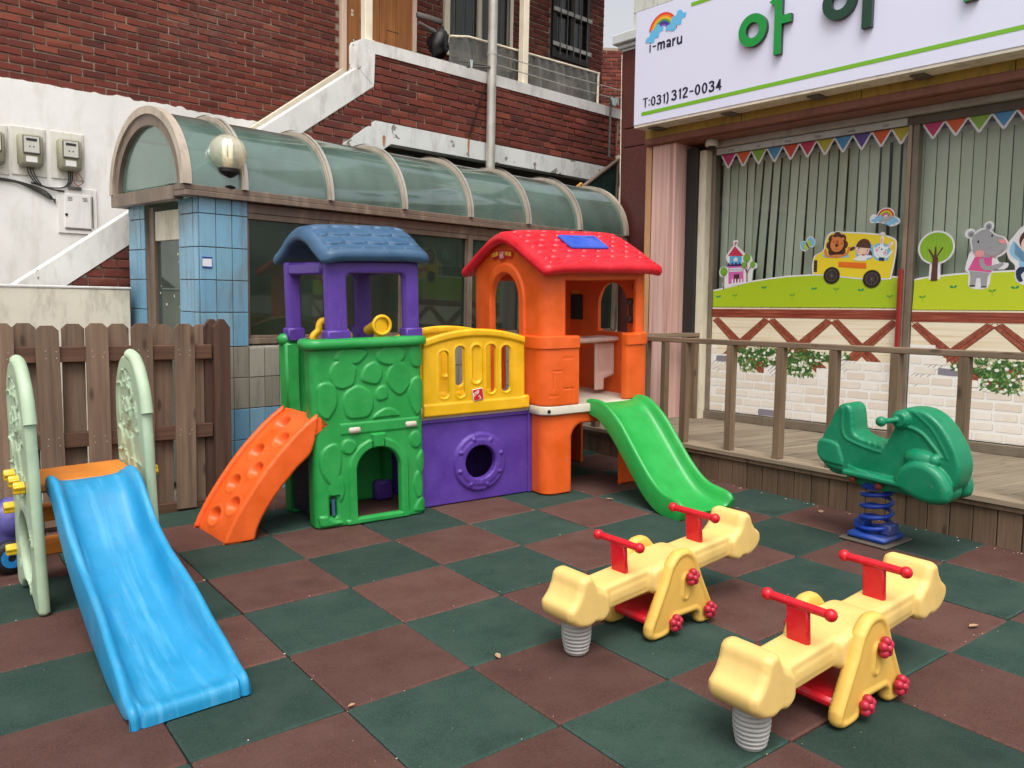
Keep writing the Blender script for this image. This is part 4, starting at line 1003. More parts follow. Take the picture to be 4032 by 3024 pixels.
# ================================================================== SIGN
F_ = lambda *c: flat('print_%02x%02x%02x' % c, c)
PM = {}
def pmat(c):
    if c not in PM: PM[c] = flat('print_%02x%02x%02x' % c, c, .4)
    return PM[c]
sg = thing('shop_sign', 'white light box sign with green lettering and a rainbow over the window', 'sign', FF)
sw = flat('sign_white', (222, 224, 244), .35, 1.0)
m = MB(); m.cbox(-.455, 3.5, -.57, -.40, 2.925, 3.888, .004); m.build('sign_face', sw, sg)
m = MB(); m.box(-.45, 3.5, -.565, -.38, 2.905, 2.9245); m.cbox(-.45, 3.5, -.399, -.36, 2.93, 3.8, .003); m.build('sign_frame', MT['cream_wall'], sg, None)
for k in range(5):
    m = MB(); m.cbox(-.35 + k * .75, -.25 + k * .75, -.5, -.36, 2.893, 2.904, .002); m.build('bracket', MT['rust_iron'], sg, None)
def dec(par, polys, rgb, layer, y=-.5705, nm='print', th=.0012):
    m = MB()
    for p in polys: m.prism(p, y - th * (layer + 1), y - th * layer - .0001)
    return m.build(nm, pmat(rgb), par, None)
def decring(par, cx, cz, r0, r1, rgb, layer, y=-.5705, a0=0, a1=math.pi, nm='print', sx=1.0, th=.0012):
    m = MB(); m.ring(cx, cz, r0 * sx, r0, r1 * sx, r1, y - th * (layer + 1), y - th * layer - .0001, 28, a0, a1, False); return m.build(nm, pmat(rgb), par, None)
dec(sg, [[(-.368, 2.995), (3.49, 3.03), (3.49, 3.058), (-.368, 3.026)]], (122, 184, 40), 0, nm='green_stripe')
dec(sg, [[(.133, 3.79), (3.49, 3.80), (3.49, 3.83), (.133, 3.82)]], (122, 184, 40), 0, nm='green_stripe')
# rainbow and clouds
rc = (-.155, 3.665)
for k, (r0, r1, c) in enumerate(((.150, .134, (226, 62, 44)), (.134, .117, (240, 130, 48)), (.117, .100, (244, 190, 60)), (.100, .083, (106, 164, 66)), (.083, .070, (56, 84, 170)), (.070, .054, (84, 50, 140)), (.054, .040, (140, 100, 190)))):
    decring(sg, rc[0], rc[1], r0, r1, c, 0, a0=R(-4), a1=R(172), nm='rainbow_band')
def cloud(cx, cz, s, rot=0.0): 
    pts = [(-1, -.15), (-.75, .12), (-.5, .1), (-.2, .45), (.15, .4), (.35, .62), (.68, .5), (.75, .25), (1, .1), (.85, -.12), (.55, -.1), (.35, -.42), (0, -.3), (-.2, -.55), (-.6, -.42), (-.7, -.3)]
    c_, s_ = math.cos(rot), math.sin(rot); return cr([(cx + s * (x * c_ - y * s_), cz + s * (x * s_ + y * c_)) for x, y in pts], 4)
dec(sg, [cloud(-.245, 3.655, .105, .30), cloud(-.02, 3.71, .115, .30)], (106, 192, 234), 1, nm='cloud')
navy = pmat((26, 26, 52))
glyph_text('lettering', sg, navy, -.5706, -.298, 3.516, .088, .350, [GI, GD, GM, GA, GR, GU])
glyph_text('lettering', sg, navy, -.5706, -.352, 3.062, .080, .275, [GT, GC, G0, G3, G1, GP])
glyph_text('lettering', sg, navy, -.5706, -.045, 3.068, .086, .497, [G3, G1, G2, GD, G0, G0, G3, G4])
# raised letters
def letter(polys, rings, rgb, side=(52, 52, 58)):
    m = MB()
    for p in polys: m.prism(p, -.606, -.6045)
    for (cx, cz, rx, rz, ix, iz) in rings: m.ring(cx, cz, rx, rz, ix, iz, -.606, -.6045, 44)
    l_ = m.build('raised_letter', pmat(rgb), sg, None)
    m = MB()
    for p in polys: m.prism(p, -.604, -.571)
    for (cx, cz, rx, rz, ix, iz) in rings: m.ring(cx, cz, rx, rz, ix, iz, -.604, -.571, 44)
    m.build('letter_side', pmat(side), l_, None)  # dark side colour paints in the shadow on the letter edges
letter([cr([(.878, 3.62), (.90, 3.598), (.925, 3.59)], 3, False) + [(.925, 3.225), (.985, 3.225), (.985, 3.44), (1.062, 3.44), (1.062, 3.50), (.985, 3.50), (.985, 3.66), (.92, 3.645)]], [(.738, 3.452, .122, .122, .058, .058)], (22, 150, 62))
letter([[(1.60, 3.255), (1.67, 3.255), (1.67, 3.64), (1.60, 3.62)]], [(1.43, 3.485, .125, .125, .058, .058)], (20, 66, 44))
letter([[(2.26, 3.262), (2.34, 3.262), (2.34, 3.7), (2.26, 3.7)]], [], (22, 150, 62))

# ================================================================== WINDOW PRINTS
def stk(name, label, cat, group=None): return thing(name, label, cat, FF, group)
Y0 = -.0055
D = lambda par, polys, rgb, layer, nm='print': dec(par, polys, rgb, layer, Y0, nm, .0009)
WH = (238, 238, 240)
hl = [(.042, 1.343), (1.70, 1.343)]
topL = [(1.70, 1.565), (1.611, 1.572), (1.333, 1.586), (1.004, 1.60), (.772, 1.593), (.598, 1.577), (.418, 1.556), (.213, 1.512), (.042, 1.482)]
hills = stk('hill_sticker', 'lime green printed hill along the left window pane', 'sticker', 'printed hills on the window panes')
D(hills, [hl + [(x, z + .012) for x, z in topL]], WH, 0, 'white_edge'); D(hills, [hl + topL], (178, 206, 36), 1, 'hill')
topR = [(3.4, 1.61), (2.518, 1.592), (2.273, 1.588), (2.089, 1.578), (1.897, 1.562), (1.80, 1.545)]
hills2 = stk('hill_sticker', 'lime green printed hill along the right window pane, under the hippo', 'sticker', 'printed hills on the window panes')
D(hills2, [[(1.795, 1.33), (3.4, 1.33)] + [(x, z + .012) for x, z in topR]], WH, 0, 'white_edge'); D(hills2, [[(1.795, 1.33), (3.4, 1.33)] + topR], (200, 216, 40), 1, 'hill')
def sprout(par, x, z, c, stem):
    D(par, [ell(x - .013, z + .004, .014, .008, 10, -.5), ell(x + .012, z + .006, .013, .008, 10, .6)] + ([[(x - .002, z - .035), (x + .001, z - .035), (x + .002, z), (x - .001, z)]] if stem else []), c, 2, 'sprout')
for (x, z, s_) in ((.10, 1.43, 0), (.27, 1.44, 1), (.555, 1.505, 0), (.82, 1.44, 1), (1.012, 1.49, 0), (1.2, 1.485, 1), (1.40, 1.475, 0), (1.625, 1.425, 1)): sprout(hills, x, z, (40, 150, 100) if not s_ else (112, 170, 50), s_)
for (x, z, s_) in ((1.865, 1.42, 1), (2.075, 1.49, 0), (2.33, 1.46, 1), (2.47, 1.48, 0), (2.7, 1.42, 1)): sprout(hills2, x, z, (40, 150, 100) if not s_ else (112, 170, 50), s_)
# timber and stone print below
prw = NT('printed_wood'); v_ = prw.coord(scale=(1.2, 1, 26)); pn = prw.noise(v_, 2.2, 6, .7)
prw.color(prw.ramp(pn, [(.25, C(92, 34, 24)), (.5, C(142, 66, 48)), (.75, C(188, 112, 86))])); prw.set(Roughness=.4)
crm = NT('printed_cream'); v_ = crm.coord(scale=(.5, 1, 22)); pn = crm.noise(v_, 2.4, 5)
crm.color(crm.ramp(pn, [(.3, C(222, 202, 166)), (.5, C(240, 228, 200)), (.75, C(246, 238, 216))])); crm.set(Roughness=.4)
stn = NT('printed_stone'); oi = stn.new('ShaderNodeNewGeometry'); v_ = stn.coord(); pn = stn.noise(v_, 16, 5)
stn.color(stn.mix(stn.ramp(pn, [(.3, g3(0)), (.75, g3(.5))]), stn.ramp(oi.outputs['Random Per Island'], [(0, C(240, 234, 222)), (.45, C(246, 242, 234)), (.8, C(232, 220, 206)), (1, C(238, 230, 214))]), C(222, 208, 188))); stn.set(Roughness=.4)
def panel_print(a, b_, zt, label, xs, cross, seed, fol, greys, missing):
    t = stk('wall_print', label, 'window print', 'timber and stone prints on the window panes')
    m = MB(); m.box(a, b_, Y0 - .001, Y0 - .0001, .412, zt); m.build('white_ground', pmat((240, 238, 232)), t, None)
    m = MB(); m.prism([(a, .78), (b_, .78), (b_, zt), (a, zt)], Y0 - .0019, Y0 - .0011); m.build('cream_boards', crm.m, t, None)
    m = MB(); m.prism([(a, zt - .085), (b_, zt - .085), (b_, zt - .012), (a, zt - .012)], Y0 - .0040, Y0 - .0031); m.build('printed_beam', prw.m, t, None)
    for k, (x0, x1) in enumerate(xs):
        zt2 = zt - .086; w = .09; lb = min(.98, .98)
        dx = (x1 - x0)
        def bar(p, q, lay):
            d_ = Vector((q[0] - p[0], q[1] - p[1])).normalized(); n_ = Vector((-d_.y, d_.x)) * w * .5
            poly = [(p[0] + n_.x, p[1] + n_.y), (p[0] - n_.x, p[1] - n_.y), (q[0] - n_.x, q[1] - n_.y), (q[0] + n_.x, q[1] + n_.y)]
            poly = [(min(max(x, a), b_), min(z, zt2)) for x, z in poly]
            L_ = (Vector(q) - Vector(p)).length; an = math.atan2(d_.y, d_.x)
            m = MB(); m.prism(poly, Y0 - .0009 * (lay + 1) - .001, Y0 - .0009 * lay - .0011); m.build('printed_brace', prw_d, t, None)
            m = MB()
            for s_ in (-.5, -.14, .14, .47):
                nn = n_ * (2 * s_); u_ = n_.normalized() * .0025
                m.prism([(min(max(x, a), b_), min(z, zt2)) for x, z in ((p[0] + nn.x + u_.x, p[1] + nn.y + u_.y), (p[0] + nn.x - u_.x, p[1] + nn.y - u_.y), (q[0] + nn.x - u_.x, q[1] + nn.y - u_.y), (q[0] + nn.x + u_.x, q[1] + nn.y + u_.y))], Y0 - .0009 * (lay + 1) - .0013, Y0 - .0009 * (lay + 1) - .0011)
            m.build('brace_line', pmat((96, 40, 30)), t, None)
        bar((x0 + .02, zt - .08), (x0 + dx * .97, .79), 1); bar((x1 - .02, zt - .08), (x0 + dx * .03, .79), 2)
    rs = np.random.default_rng(seed); main = MB(); grey = MB(); back = MB()
    for r_ in range(10):
        z = .414 + r_ * .0735; x = a - rs.uniform(0, .12) + (0 if r_ % 2 else .09)
        while x < b_:
            w_ = rs.uniform(.13, .175); x0, x1 = max(x, a + .004), min(x + w_, b_ - .004); x += w_ + .018
            if x1 - x0 < .03 or missing((x0 + x1) / 2, z + .03): continue
            p = cr([(x0, z + .012), (x0 + .012, z + rs.uniform(.0, .006)), ((x0 + x1) / 2, z + rs.uniform(.002, .006)), (x1 - .012, z + rs.uniform(0, .006)), (x1, z + .012), (x1 + rs.uniform(-.004, .001), z + .044), (x1 - .012, z + .055), ((x0 + x1) / 2, z + rs.uniform(.051, .056)), (x0 + .012, z + .055), (x0 + rs.uniform(-.001, .004), z + .044)], 2)
            cx, cz = (x0 + x1) / 2, z + .028
            isg = any(abs(cx - gx) < .075 and abs(cz - gz) < .036 for gx, gz in greys)
            (grey if isg else main).prism(p, Y0 - .0052, Y0 - .0045)
            if not isg: back.prism([((px - cx) * 1.018 + cx + .0012, (pz - cz) * 1.04 + cz - .0012) for px, pz in p], Y0 - .0044, Y0 - .0041)
    # white mortar field behind the stones, cut to the same stepped outline
    gmb = MB()
    for r_ in range(10):
        z = .406 + r_ * .0735; x = a
        while x < b_ - .001:
            x1 = min(x + .06, b_)
            if not missing((x + x1) / 2, z + .036): gmb.box(x, x1, Y0 - .0040, Y0 - .0036, z + .006, z + .0794)
            x = x1
    gmb.build('mortar_print', pmat((248, 246, 240)), t, None)
    back.build('stone_outline', pmat((190, 176, 158)), t, None)['kind'] = 'stuff'
    o = main.build('printed_stones', stn.m, t, None); o['kind'] = 'stuff'
    if grey.V: grey.build('grey_stones', pmat((140, 136, 146)), t, None)
    # climbing leaves and white flowers
    und = MB()
    for (x0, x1, z0, z1, n_) in fol:
        for _ in range(max(3, int((x1 - x0) * (z1 - z0) * 480))): und.prism(ell(rs.uniform(x0 + .012, x1 - .012), rs.uniform(z0 + .012, z1 - .02), rs.uniform(.016, .032), rs.uniform(.014, .026), 9), Y0 - .0055 - .0001 * rs.random(), Y0 - .0053)
    und.build('printed_leaf_underlay', pmat((62, 98, 50)), t, None)['kind'] = 'stuff'  # darker green printed underlay that fills in between the leaves
    lv = [MB(), MB(), MB()]; fl = MB(); ct = MB()
    for (x0, x1, z0, z1, n_) in fol:
        for _ in range(n_):
            x, z = rs.uniform(x0, x1), rs.uniform(z0, z1); an = rs.uniform(0, 6.28); L_ = rs.uniform(.02, .038)
            lv[rs.integers(3)].prism([(x, z), (x + L_ * .5 * math.cos(an) - L_ * .2 * math.sin(an), z + L_ * .5 * math.sin(an) + L_ * .2 * math.cos(an)), (x + L_ * math.cos(an), z + L_ * math.sin(an)), (x + L_ * .5 * math.cos(an) + L_ * .2 * math.sin(an), z + L_ * .5 * math.sin(an) - L_ * .2 * math.cos(an))], Y0 - .0062 - .0003 * rs.random(), Y0 - .0056)
        for _ in range(max(2, n_ // 11)):
            x, z = rs.uniform(x0, x1), rs.uniform(z0, z1 - .01); fl.prism(ell(x, z, rs.uniform(.009, .016), rs.uniform(.008, .014), 8), Y0 - .0072, Y0 - .0066)
    for k, c in enumerate(((84, 128, 62), (128, 164, 92), (56, 98, 52))):
        o = lv[k].build('printed_leaves', pmat(c), t, None); o['kind'] = 'stuff'
    o = fl.build('printed_flowers', pmat((240, 242, 228)), t, None); o['kind'] = 'stuff'
prw_d = prw_b = None
prw2 = NT('printed_brace'); v_ = prw2.coord(scale=(9, 1, 9)); pn = prw2.noise(v_, 3, 6, .7)
prw2.color(prw2.ramp(pn, [(.25, C(112, 46, 34)), (.5, C(156, 82, 60)), (.75, C(190, 118, 92))])); prw2.set(Roughness=.4); prw_d = prw2.m
def miss1(x, z): 
    if z > .945: return not (.04 < x < .10 and z < 1.0)
    if z > .88: return .30 < x < 1.2
    if z > .80: return (.36 < x < .60) or (.72 < x < 1.09)
    return False
panel_print(.042, 1.70, 1.338, 'timber brace and white stone print with leaves on the left window pane', [(.058, .613), (.613, 1.174), (1.174, 1.70)], 0, 4, [(.20, .955, .93, .99, 26), (.33, .72, .84, 1.0, 210), (.36, .5, .80, .86, 60), (.66, 1.1, .86, .99, 210), (.80, 1.03, .785, .88, 120), (1.1, 1.2, .90, .97, 26), (1.27, 1.33, .93, .98, 18)], [(.13, .905), (1.129, .674), (.655, .45), (1.68, .585)], miss1)
def miss2(x, z):
    if z > 1.06: return True
    if z > .99: return not (1.79 < x < 1.95)
    if z > .92: return not (1.79 < x < 2.03)
    if z > .86: return 2.15 < x < 3.0
    if z > .78: return (2.2 < x < 2.28) or (2.33 < x < 3.0)
    return False
panel_print(1.795, 3.4, 1.326, 'timber brace and white stone print with leaves on the right window pane', [(1.789, 2.359), (2.359, 2.93), (2.93, 3.5)], 0, 9, [(2.1, 2.2, .89, .95, 30), (2.24, 2.62, .87, 1.0, 170), (2.3, 2.55, .765, .9, 170), (2.6, 3.0, .85, .98, 100)], [(2.08, .87), (2.75, .45)], miss2)
# bunting, printed pennants
BC = {'p': (200, 48, 112), 'o': (226, 92, 34), 'g': (140, 184, 60), 'b': (74, 150, 200), 'r': (216, 70, 42), 'm': (204, 48, 92), 'y': (190, 178, 40), 'v': (92, 70, 150)}
def bunting(x0, pitch, seq, z0, z1, label):
    t = stk('bunting_sticker', label, 'bunting', 'printed bunting along the window tops')
    for k, c in enumerate(seq):
        a, b_, cx = x0 + k * pitch, x0 + (k + 1) * pitch, x0 + (k + .5) * pitch
        m = MB(); m.prism([(a + .0005, z1), (a + .0005, z1 - .012), (cx - .012, z0), (cx, z0 - .006), (cx + .012, z0), (b_ - .0005, z1 - .012), (b_ - .0005, z1)], Y0 - .001, Y0 - .0001); p = m.build('pennant', pmat(WH), t, None)
        m = MB(); m.prism([(a + .008, z1), (cx, z0 + .012), (b_ - .008, z1)], Y0 - .002, Y0 - .0011); m.build('pennant_colour', pmat(BC[c]), p, None)
bunting(.083, .1492, 'pogbrmybvoy', 2.556, 2.671, 'printed bunting of eleven pennants along the top of the left pane')
bunting(1.80, .1535, 'pogbrmybvo', 2.562, 2.671, 'printed bunting along the top of the right pane')
# castle
t = stk('castle_sticker', 'pink castle sticker with a red pointed roof between lollipop trees', 'sticker')
D(t, [cr([(.10, 1.66), (.12, 1.69), (.155, 1.70), (.19, 1.69), (.185, 1.73), (.165, 1.79), (.235, 1.88), (.232, 1.92), (.285, 1.92), (.275, 1.885), (.285, 1.87), (.36, 1.80), (.345, 1.76), (.375, 1.79), (.425, 1.775), (.435, 1.735), (.475, 1.715), (.478, 1.68), (.44, 1.655), (.425, 1.56), (.30, 1.54), (.15, 1.51), (.145, 1.60), (.11, 1.615)], 3)], WH, 2, 'white_edge')
D(t, [[(.20, 1.79), (.335, 1.785), (.345, 1.783), (.252, 1.873), (.185, 1.79)]], (206, 34, 72), 3, 'roof'); D(t, [[(.249, 1.873), (.253, 1.873), (.253, 1.91), (.275, 1.905), (.253, 1.893), (.249, 1.893)]], (214, 80, 120), 3, 'flag')
for k in range(4): 
    zz = 1.80 + k * .017; hw = .062 - k * .016; dec(t, [[(.256 - hw, zz), (.256 + hw, zz), (.256 + hw, zz + .0018), (.256 - hw, zz + .0018)]], (232, 130, 150), 4, Y0, 'roof_line', .0009)
D(t, [[(.205, 1.72), (.325, 1.718), (.325, 1.785), (.205, 1.788)]], (92, 178, 224), 3, 'tower'); D(t, [[(.245, 1.74), (.285, 1.74)] + ell(.265, 1.757, .02, .018, 12)[0:7]], (226, 236, 244), 4, 'window')
D(t, [[(.19, 1.70), (.345, 1.70), (.345, 1.728), (.332, 1.728), (.332, 1.716), (.315, 1.716), (.315, 1.728), (.30, 1.728), (.30, 1.716), (.28, 1.716), (.28, 1.728), (.262, 1.728), (.262, 1.716), (.243, 1.716), (.243, 1.728), (.225, 1.728), (.225, 1.716), (.205, 1.716), (.205, 1.728), (.19, 1.728)]], (52, 34, 100), 5, 'battlement')
D(t, [[(.20, 1.545), (.352, 1.56), (.345, 1.70), (.193, 1.70)]], (222, 106, 182), 3, 'castle_wall'); D(t, [[(.255, 1.562), (.31, 1.566), (.308, 1.63), (.254, 1.628)]], (80, 48, 50), 4, 'gate'); D(t, [[(.205, 1.65), (.338, 1.652), (.336, 1.685), (.205, 1.682)]], (232, 236, 242), 4, 'name_band')
text('아이마루어린이집', .018, pmat((74, 140, 190)), t, Matrix.Translation((.209, Y0 - .006, 1.660)) @ XZ, 'lettering', .0001, 0, .92)
for (cx, cz, rx, rz) in ((.150, 1.655, .038, .04), (.378, 1.765, .035, .038), (.352, 1.705, .024, .028), (.438, 1.705, .026, .028)): D(t, [ell(cx, cz, rx, rz)], (122, 178, 62), 6, 'tree_crown')
D(t, [[(.148, 1.50), (.158, 1.50), (.156, 1.645), (.151, 1.645)], [(.384, 1.56), (.393, 1.56), (.382, 1.745), (.377, 1.745)], [(.384, 1.635), (.389, 1.645), (.358, 1.69), (.354, 1.686)], [(.386, 1.64), (.39, 1.632), (.42, 1.69), (.416, 1.694)]], (104, 62, 48), 7, 'tree_trunk')
for k in range(4): D(t, [[(.235 + k * .03, 1.535), (.249 + k * .03, 1.535), (.249 + k * .03, 1.58), (.242 + k * .03, 1.592), (.235 + k * .03, 1.58)]], WH, 8, 'fence_print')
# butterfly
t = stk('butterfly_sticker', 'small blue and green butterfly sticker between the castle and the bus', 'sticker')
D(t, [ell(.908, 1.84, .034, .045, 18, .5), ell(.965, 1.872, .036, .046, 18, .5)], WH, 0, 'white_edge'); D(t, [ell(.906, 1.843, .027, .038, 18, .5), ell(.967, 1.872, .029, .039, 18, .5)], (124, 192, 232), 1, 'wing'); D(t, [ell(.919, 1.834, .015, .03, 14, .5), ell(.951, 1.862, .014, .03, 14, .5)], (182, 206, 60), 2, 'wing_spot'); D(t, [ell(.936, 1.848, .005, .03, 10, .5)], (60, 60, 50), 3, 'body')
# bus with riders
t = stk('bus_sticker', 'yellow bus sticker carrying a lion, a girl and a rabbit', 'sticker')
bus = cr([(1.0, 1.622), (.997, 1.70), (1.01, 1.755), (1.055, 1.778), (1.083, 1.80), (1.10, 1.88), (1.135, 1.925), (1.21, 1.928), (1.40, 1.91), (1.53, 1.89), (1.62, 1.86), (1.648, 1.82), (1.64, 1.70), (1.62, 1.585), (1.60, 1.567), (1.40, 1.572), (1.15, 1.60), (1.03, 1.612)], 4)
bcx, bcz = 1.32, 1.745
D(t, [[((x - bcx) * 1.035 + bcx, (z - bcz) * 1.06 + bcz) for x, z in bus], ell(1.545, 1.88, .028, .034), ell(1.185, 1.925, .045, .02)], WH, 2, 'white_edge'); D(t, [bus], (244, 218, 50), 3, 'bus_body')
D(t, [cr([(1.365, 1.72), (1.34, 1.80), (1.36, 1.845), (1.46, 1.84), (1.485, 1.76), (1.465, 1.715)], 3), cr([(1.50, 1.71), (1.485, 1.80), (1.515, 1.83), (1.605, 1.81), (1.605, 1.72), (1.58, 1.70)], 3), cr([(1.09, 1.765), (1.10, 1.74), (1.27, 1.735), (1.28, 1.755)], 3)], (122, 196, 232), 4, 'window_blue')
D(t, [ell(1.19 + .058 * math.cos(a), 1.835 + .068 * math.sin(a), .032, .034, 14) for a in np.linspace(0, 2 * math.pi, 9)[:-1]] + [ell(1.19, 1.835, .065, .07)], (84, 48, 38), 5, 'mane')
D(t, [ell(1.19, 1.84, .056, .060), cr([(1.085, 1.80), (1.095, 1.755), (1.14, 1.738), (1.15, 1.75), (1.115, 1.765), (1.10, 1.81)], 3), cr([(1.245, 1.745), (1.285, 1.76), (1.30, 1.81), (1.285, 1.815), (1.27, 1.775), (1.24, 1.757)], 3), ell(1.155, 1.892, .012), ell(1.237, 1.88, .012), ell(1.195, 1.748, .06, .012)], (224, 136, 72), 6, 'lion_face')
D(t, [[(1.178, 1.872), (1.202, 1.87), (1.205, 1.835), (1.178, 1.837)]], (196, 92, 46), 7, 'lion_nose'); D(t, [ell(1.163, 1.862, .004, .007, 10), ell(1.231, 1.847, .004, .007, 10), [(1.172, 1.84), (1.208, 1.837), (1.188, 1.815)]], (36, 26, 24), 8, 'lion_eye')
decring(t, 1.182, 1.808, .011, .0095, (110, 60, 40), 8, Y0, math.pi, 2 * math.pi, 'smile', 1, .0009); decring(t, 1.200, 1.807, .011, .0095, (110, 60, 40), 8, Y0, math.pi, 2 * math.pi, 'smile', 1, .0009)
D(t, [ell(1.405, 1.81, .058, .062), ell(1.315, 1.80, .026, .014, 12, .4), ell(1.462, 1.752, .014, .03, 12, .2)], (92, 54, 42), 5, 'girl_hair')
D(t, [[(1.345, 1.81), (1.46, 1.795)] + [(1.40 + .056 * math.cos(a), 1.795 + .056 * math.sin(a)) for a in np.linspace(-.1, -math.pi + .1, 12)]], (246, 210, 186), 6, 'girl_face')
D(t, [cr([(1.33, 1.715), (1.345, 1.728), (1.385, 1.748), (1.43, 1.742), (1.47, 1.742), (1.47, 1.725), (1.435, 1.722), (1.43, 1.704), (1.36, 1.706)], 3)], (240, 242, 244), 7, 'girl_shirt'); D(t, [ell(1.369, 1.80, .004, .008, 10), ell(1.437, 1.782, .004, .008, 10)], (30, 26, 26), 8, 'girl_eye'); D(t, [ell(1.36, 1.778, .010, .008, 10), ell(1.428, 1.760, .011, .009, 10)], (244, 170, 160), 7, 'cheek'); D(t, [[(1.395, 1.745), (1.418, 1.742), (1.418, 1.752), (1.395, 1.755)]], (200, 50, 60), 8, 'bow')
D(t, [cr([(1.503, 1.78), (1.51, 1.808), (1.535, 1.82), (1.535, 1.865), (1.548, 1.89), (1.558, 1.87), (1.555, 1.822), (1.58, 1.80), (1.612, 1.835), (1.63, 1.835), (1.625, 1.815), (1.59, 1.785), (1.585, 1.745), (1.55, 1.727), (1.515, 1.745)], 3), cr([(1.485, 1.80), (1.49, 1.75), (1.52, 1.72), (1.58, 1.715), (1.62, 1.745), (1.632, 1.77), (1.615, 1.765), (1.585, 1.735), (1.53, 1.73), (1.505, 1.76), (1.497, 1.80)], 3)], (244, 245, 247), 5, 'rabbit')
D(t, [ell(1.545, 1.85, .005, .025, 10), ell(1.605, 1.815, .005, .022, 10, -.7), ell(1.512, 1.78, .010), ell(1.572, 1.757, .012)], (240, 160, 170), 6, 'rabbit_pink'); D(t, [ell(1.527, 1.797, .004, .006, 10), ell(1.580, 1.776, .004, .006, 10), ell(1.548, 1.785, .006, .006, 10)], (30, 28, 34), 7, 'rabbit_eye'); D(t, [[(1.53, 1.70), (1.57, 1.697), (1.57, 1.722), (1.53, 1.726)]], (46, 48, 92), 6, 'rabbit_bib')
D(t, [[(1.209, 1.661), (1.435, 1.642), (1.433, 1.687), (1.209, 1.704)]], (236, 128, 40), 5, 'orange_panel'); D(t, [[(1.214, 1.666), (1.43, 1.6475), (1.4285, 1.682), (1.214, 1.699)]], (240, 118, 30), 6, 'panel_inner')
for k in range(8): D(t, [[(1.001, 1.63 + k * .0118), (1.03, 1.628 + k * .0118), (1.03, 1.638 + k * .0118), (1.001, 1.640 + k * .0118)]], (34, 30, 30), 5, 'grille')
for (cx, cz, r_) in ((1.157, 1.597, .068), (1.482, 1.563, .07)):
    D(t, [ell(cx, cz, r_, r_ * .98, 36)], (40, 32, 30), 7, 'wheel')
    decring(t, cx, cz, r_ * .68, r_ * .64, (120, 112, 110), 8, Y0, 0, 2 * math.pi, 'wheel_rim', 1, .0009)
    sp = []
    for k in range(6):
        a = k * math.pi / 6; dx, dz = math.cos(a), math.sin(a); sp.append([(cx + dx * r_ * .64 - dz * .0008, cz + dz * r_ * .64 + dx * .0008), (cx - dx * r_ * .64 - dz * .0008, cz - dz * r_ * .64 + dx * .0008), (cx - dx * r_ * .64 + dz * .0008, cz - dz * r_ * .64 - dx * .0008), (cx + dx * r_ * .64 + dz * .0008, cz + dz * r_ * .64 - dx * .0008)])
    m = MB()
    for k, p_ in enumerate(sp): m.prism(p_, Y0 - .0009 * 9 - .00012 * (k + 1), Y0 - .0009 * 8 - .0001)
    m.build('spoke', pmat((120, 112, 110)), t, None)
# rainbow sticker
t = stk('rainbow_sticker', 'rainbow sticker resting on two blue clouds above the bus', 'sticker')
D(t, [ell(1.563, 2.035, .068, .06), cr([(1.44, 2.02), (1.46, 2.052), (1.50, 2.045), (1.55, 2.03), (1.60, 2.03), (1.64, 2.025), (1.675, 1.995), (1.66, 1.965), (1.60, 1.952), (1.55, 1.985), (1.49, 1.985), (1.45, 1.99)], 3)], WH, 0, 'white_edge')
for k, (r0, r1, c) in enumerate(((.062, .050, (206, 40, 36)), (.050, .039, (240, 204, 40)), (.039, .029, (128, 180, 50)), (.029, .017, (222, 90, 160)))): decring(t, 1.563, 2.025, r0, r1, c, 1, Y0, R(5), R(172), 'rainbow_band', 1, .0009)
D(t, [cloud(1.50, 2.013, .048, .05), cloud(1.612, 1.985, .052, 0)], (140, 200, 236), 2, 'cloud')
# tree
t = stk('tree_sticker', 'round green tree sticker on the right window pane beside the hippo', 'sticker')
D(t, [ell(1.942, 1.778, .128, .122, 40), [(1.90, 1.55), (1.982, 1.55), (1.975, 1.70), (1.905, 1.70)]], WH, 2, 'white_edge'); D(t, [ell(1.942, 1.778, .115, .109, 40)], (146, 192, 46), 3, 'crown')
for k in (-3, -2, -1, 0, 1, 2, 3):
    xk = .031 * k; D(t, [[(1.942 + xk * .4 - .0008, 1.88), (1.942 + xk * .4 + .0008, 1.88), (1.942 + xk * 1.05 + .0008, 1.79), (1.942 + xk * .9 + .0008, 1.69), (1.942 + xk * .9 - .0008, 1.69), (1.942 + xk * 1.05 - .0008, 1.79)]], (112, 160, 40), 4, 'crown_line')
D(t, [[(1.917, 1.54), (1.962, 1.54), (1.96, 1.70), (1.955, 1.715), (1.994, 1.775), (1.986, 1.782), (1.948, 1.72), (1.945, 1.785), (1.934, 1.785), (1.931, 1.72), (1.895, 1.772), (1.886, 1.765), (1.922, 1.705)]], (92, 56, 44), 5, 'trunk')
# hippo
t = stk('hippo_sticker', 'grey hippo sticker in a pink shirt on the right window pane', 'sticker')
head = cr([(2.18, 1.80), (2.185, 1.835), (2.22, 1.875), (2.265, 1.888), (2.30, 1.868), (2.33, 1.842), (2.375, 1.825), (2.40, 1.79), (2.398, 1.745), (2.36, 1.71), (2.30, 1.695), (2.24, 1.70), (2.20, 1.735)], 4); hx, hz = 2.29, 1.79
D(t, [[((x - hx) * 1.1 + hx, (z - hz) * 1.13 + hz) for x, z in head], ell(2.165, 1.865, .035), ell(2.285, 1.91, .032), cr([(2.19, 1.76), (2.145, 1.62), (2.17, 1.585), (2.18, 1.49), (2.30, 1.485), (2.32, 1.6), (2.40, 1.61), (2.42, 1.65), (2.36, 1.66), (2.33, 1.72)], 3)], WH, 2, 'white_edge')
D(t, [cr([(2.165, 1.61), (2.205, 1.70), (2.315, 1.695), (2.318, 1.59), (2.24, 1.60)], 1)], (226, 88, 150), 3, 'shirt')
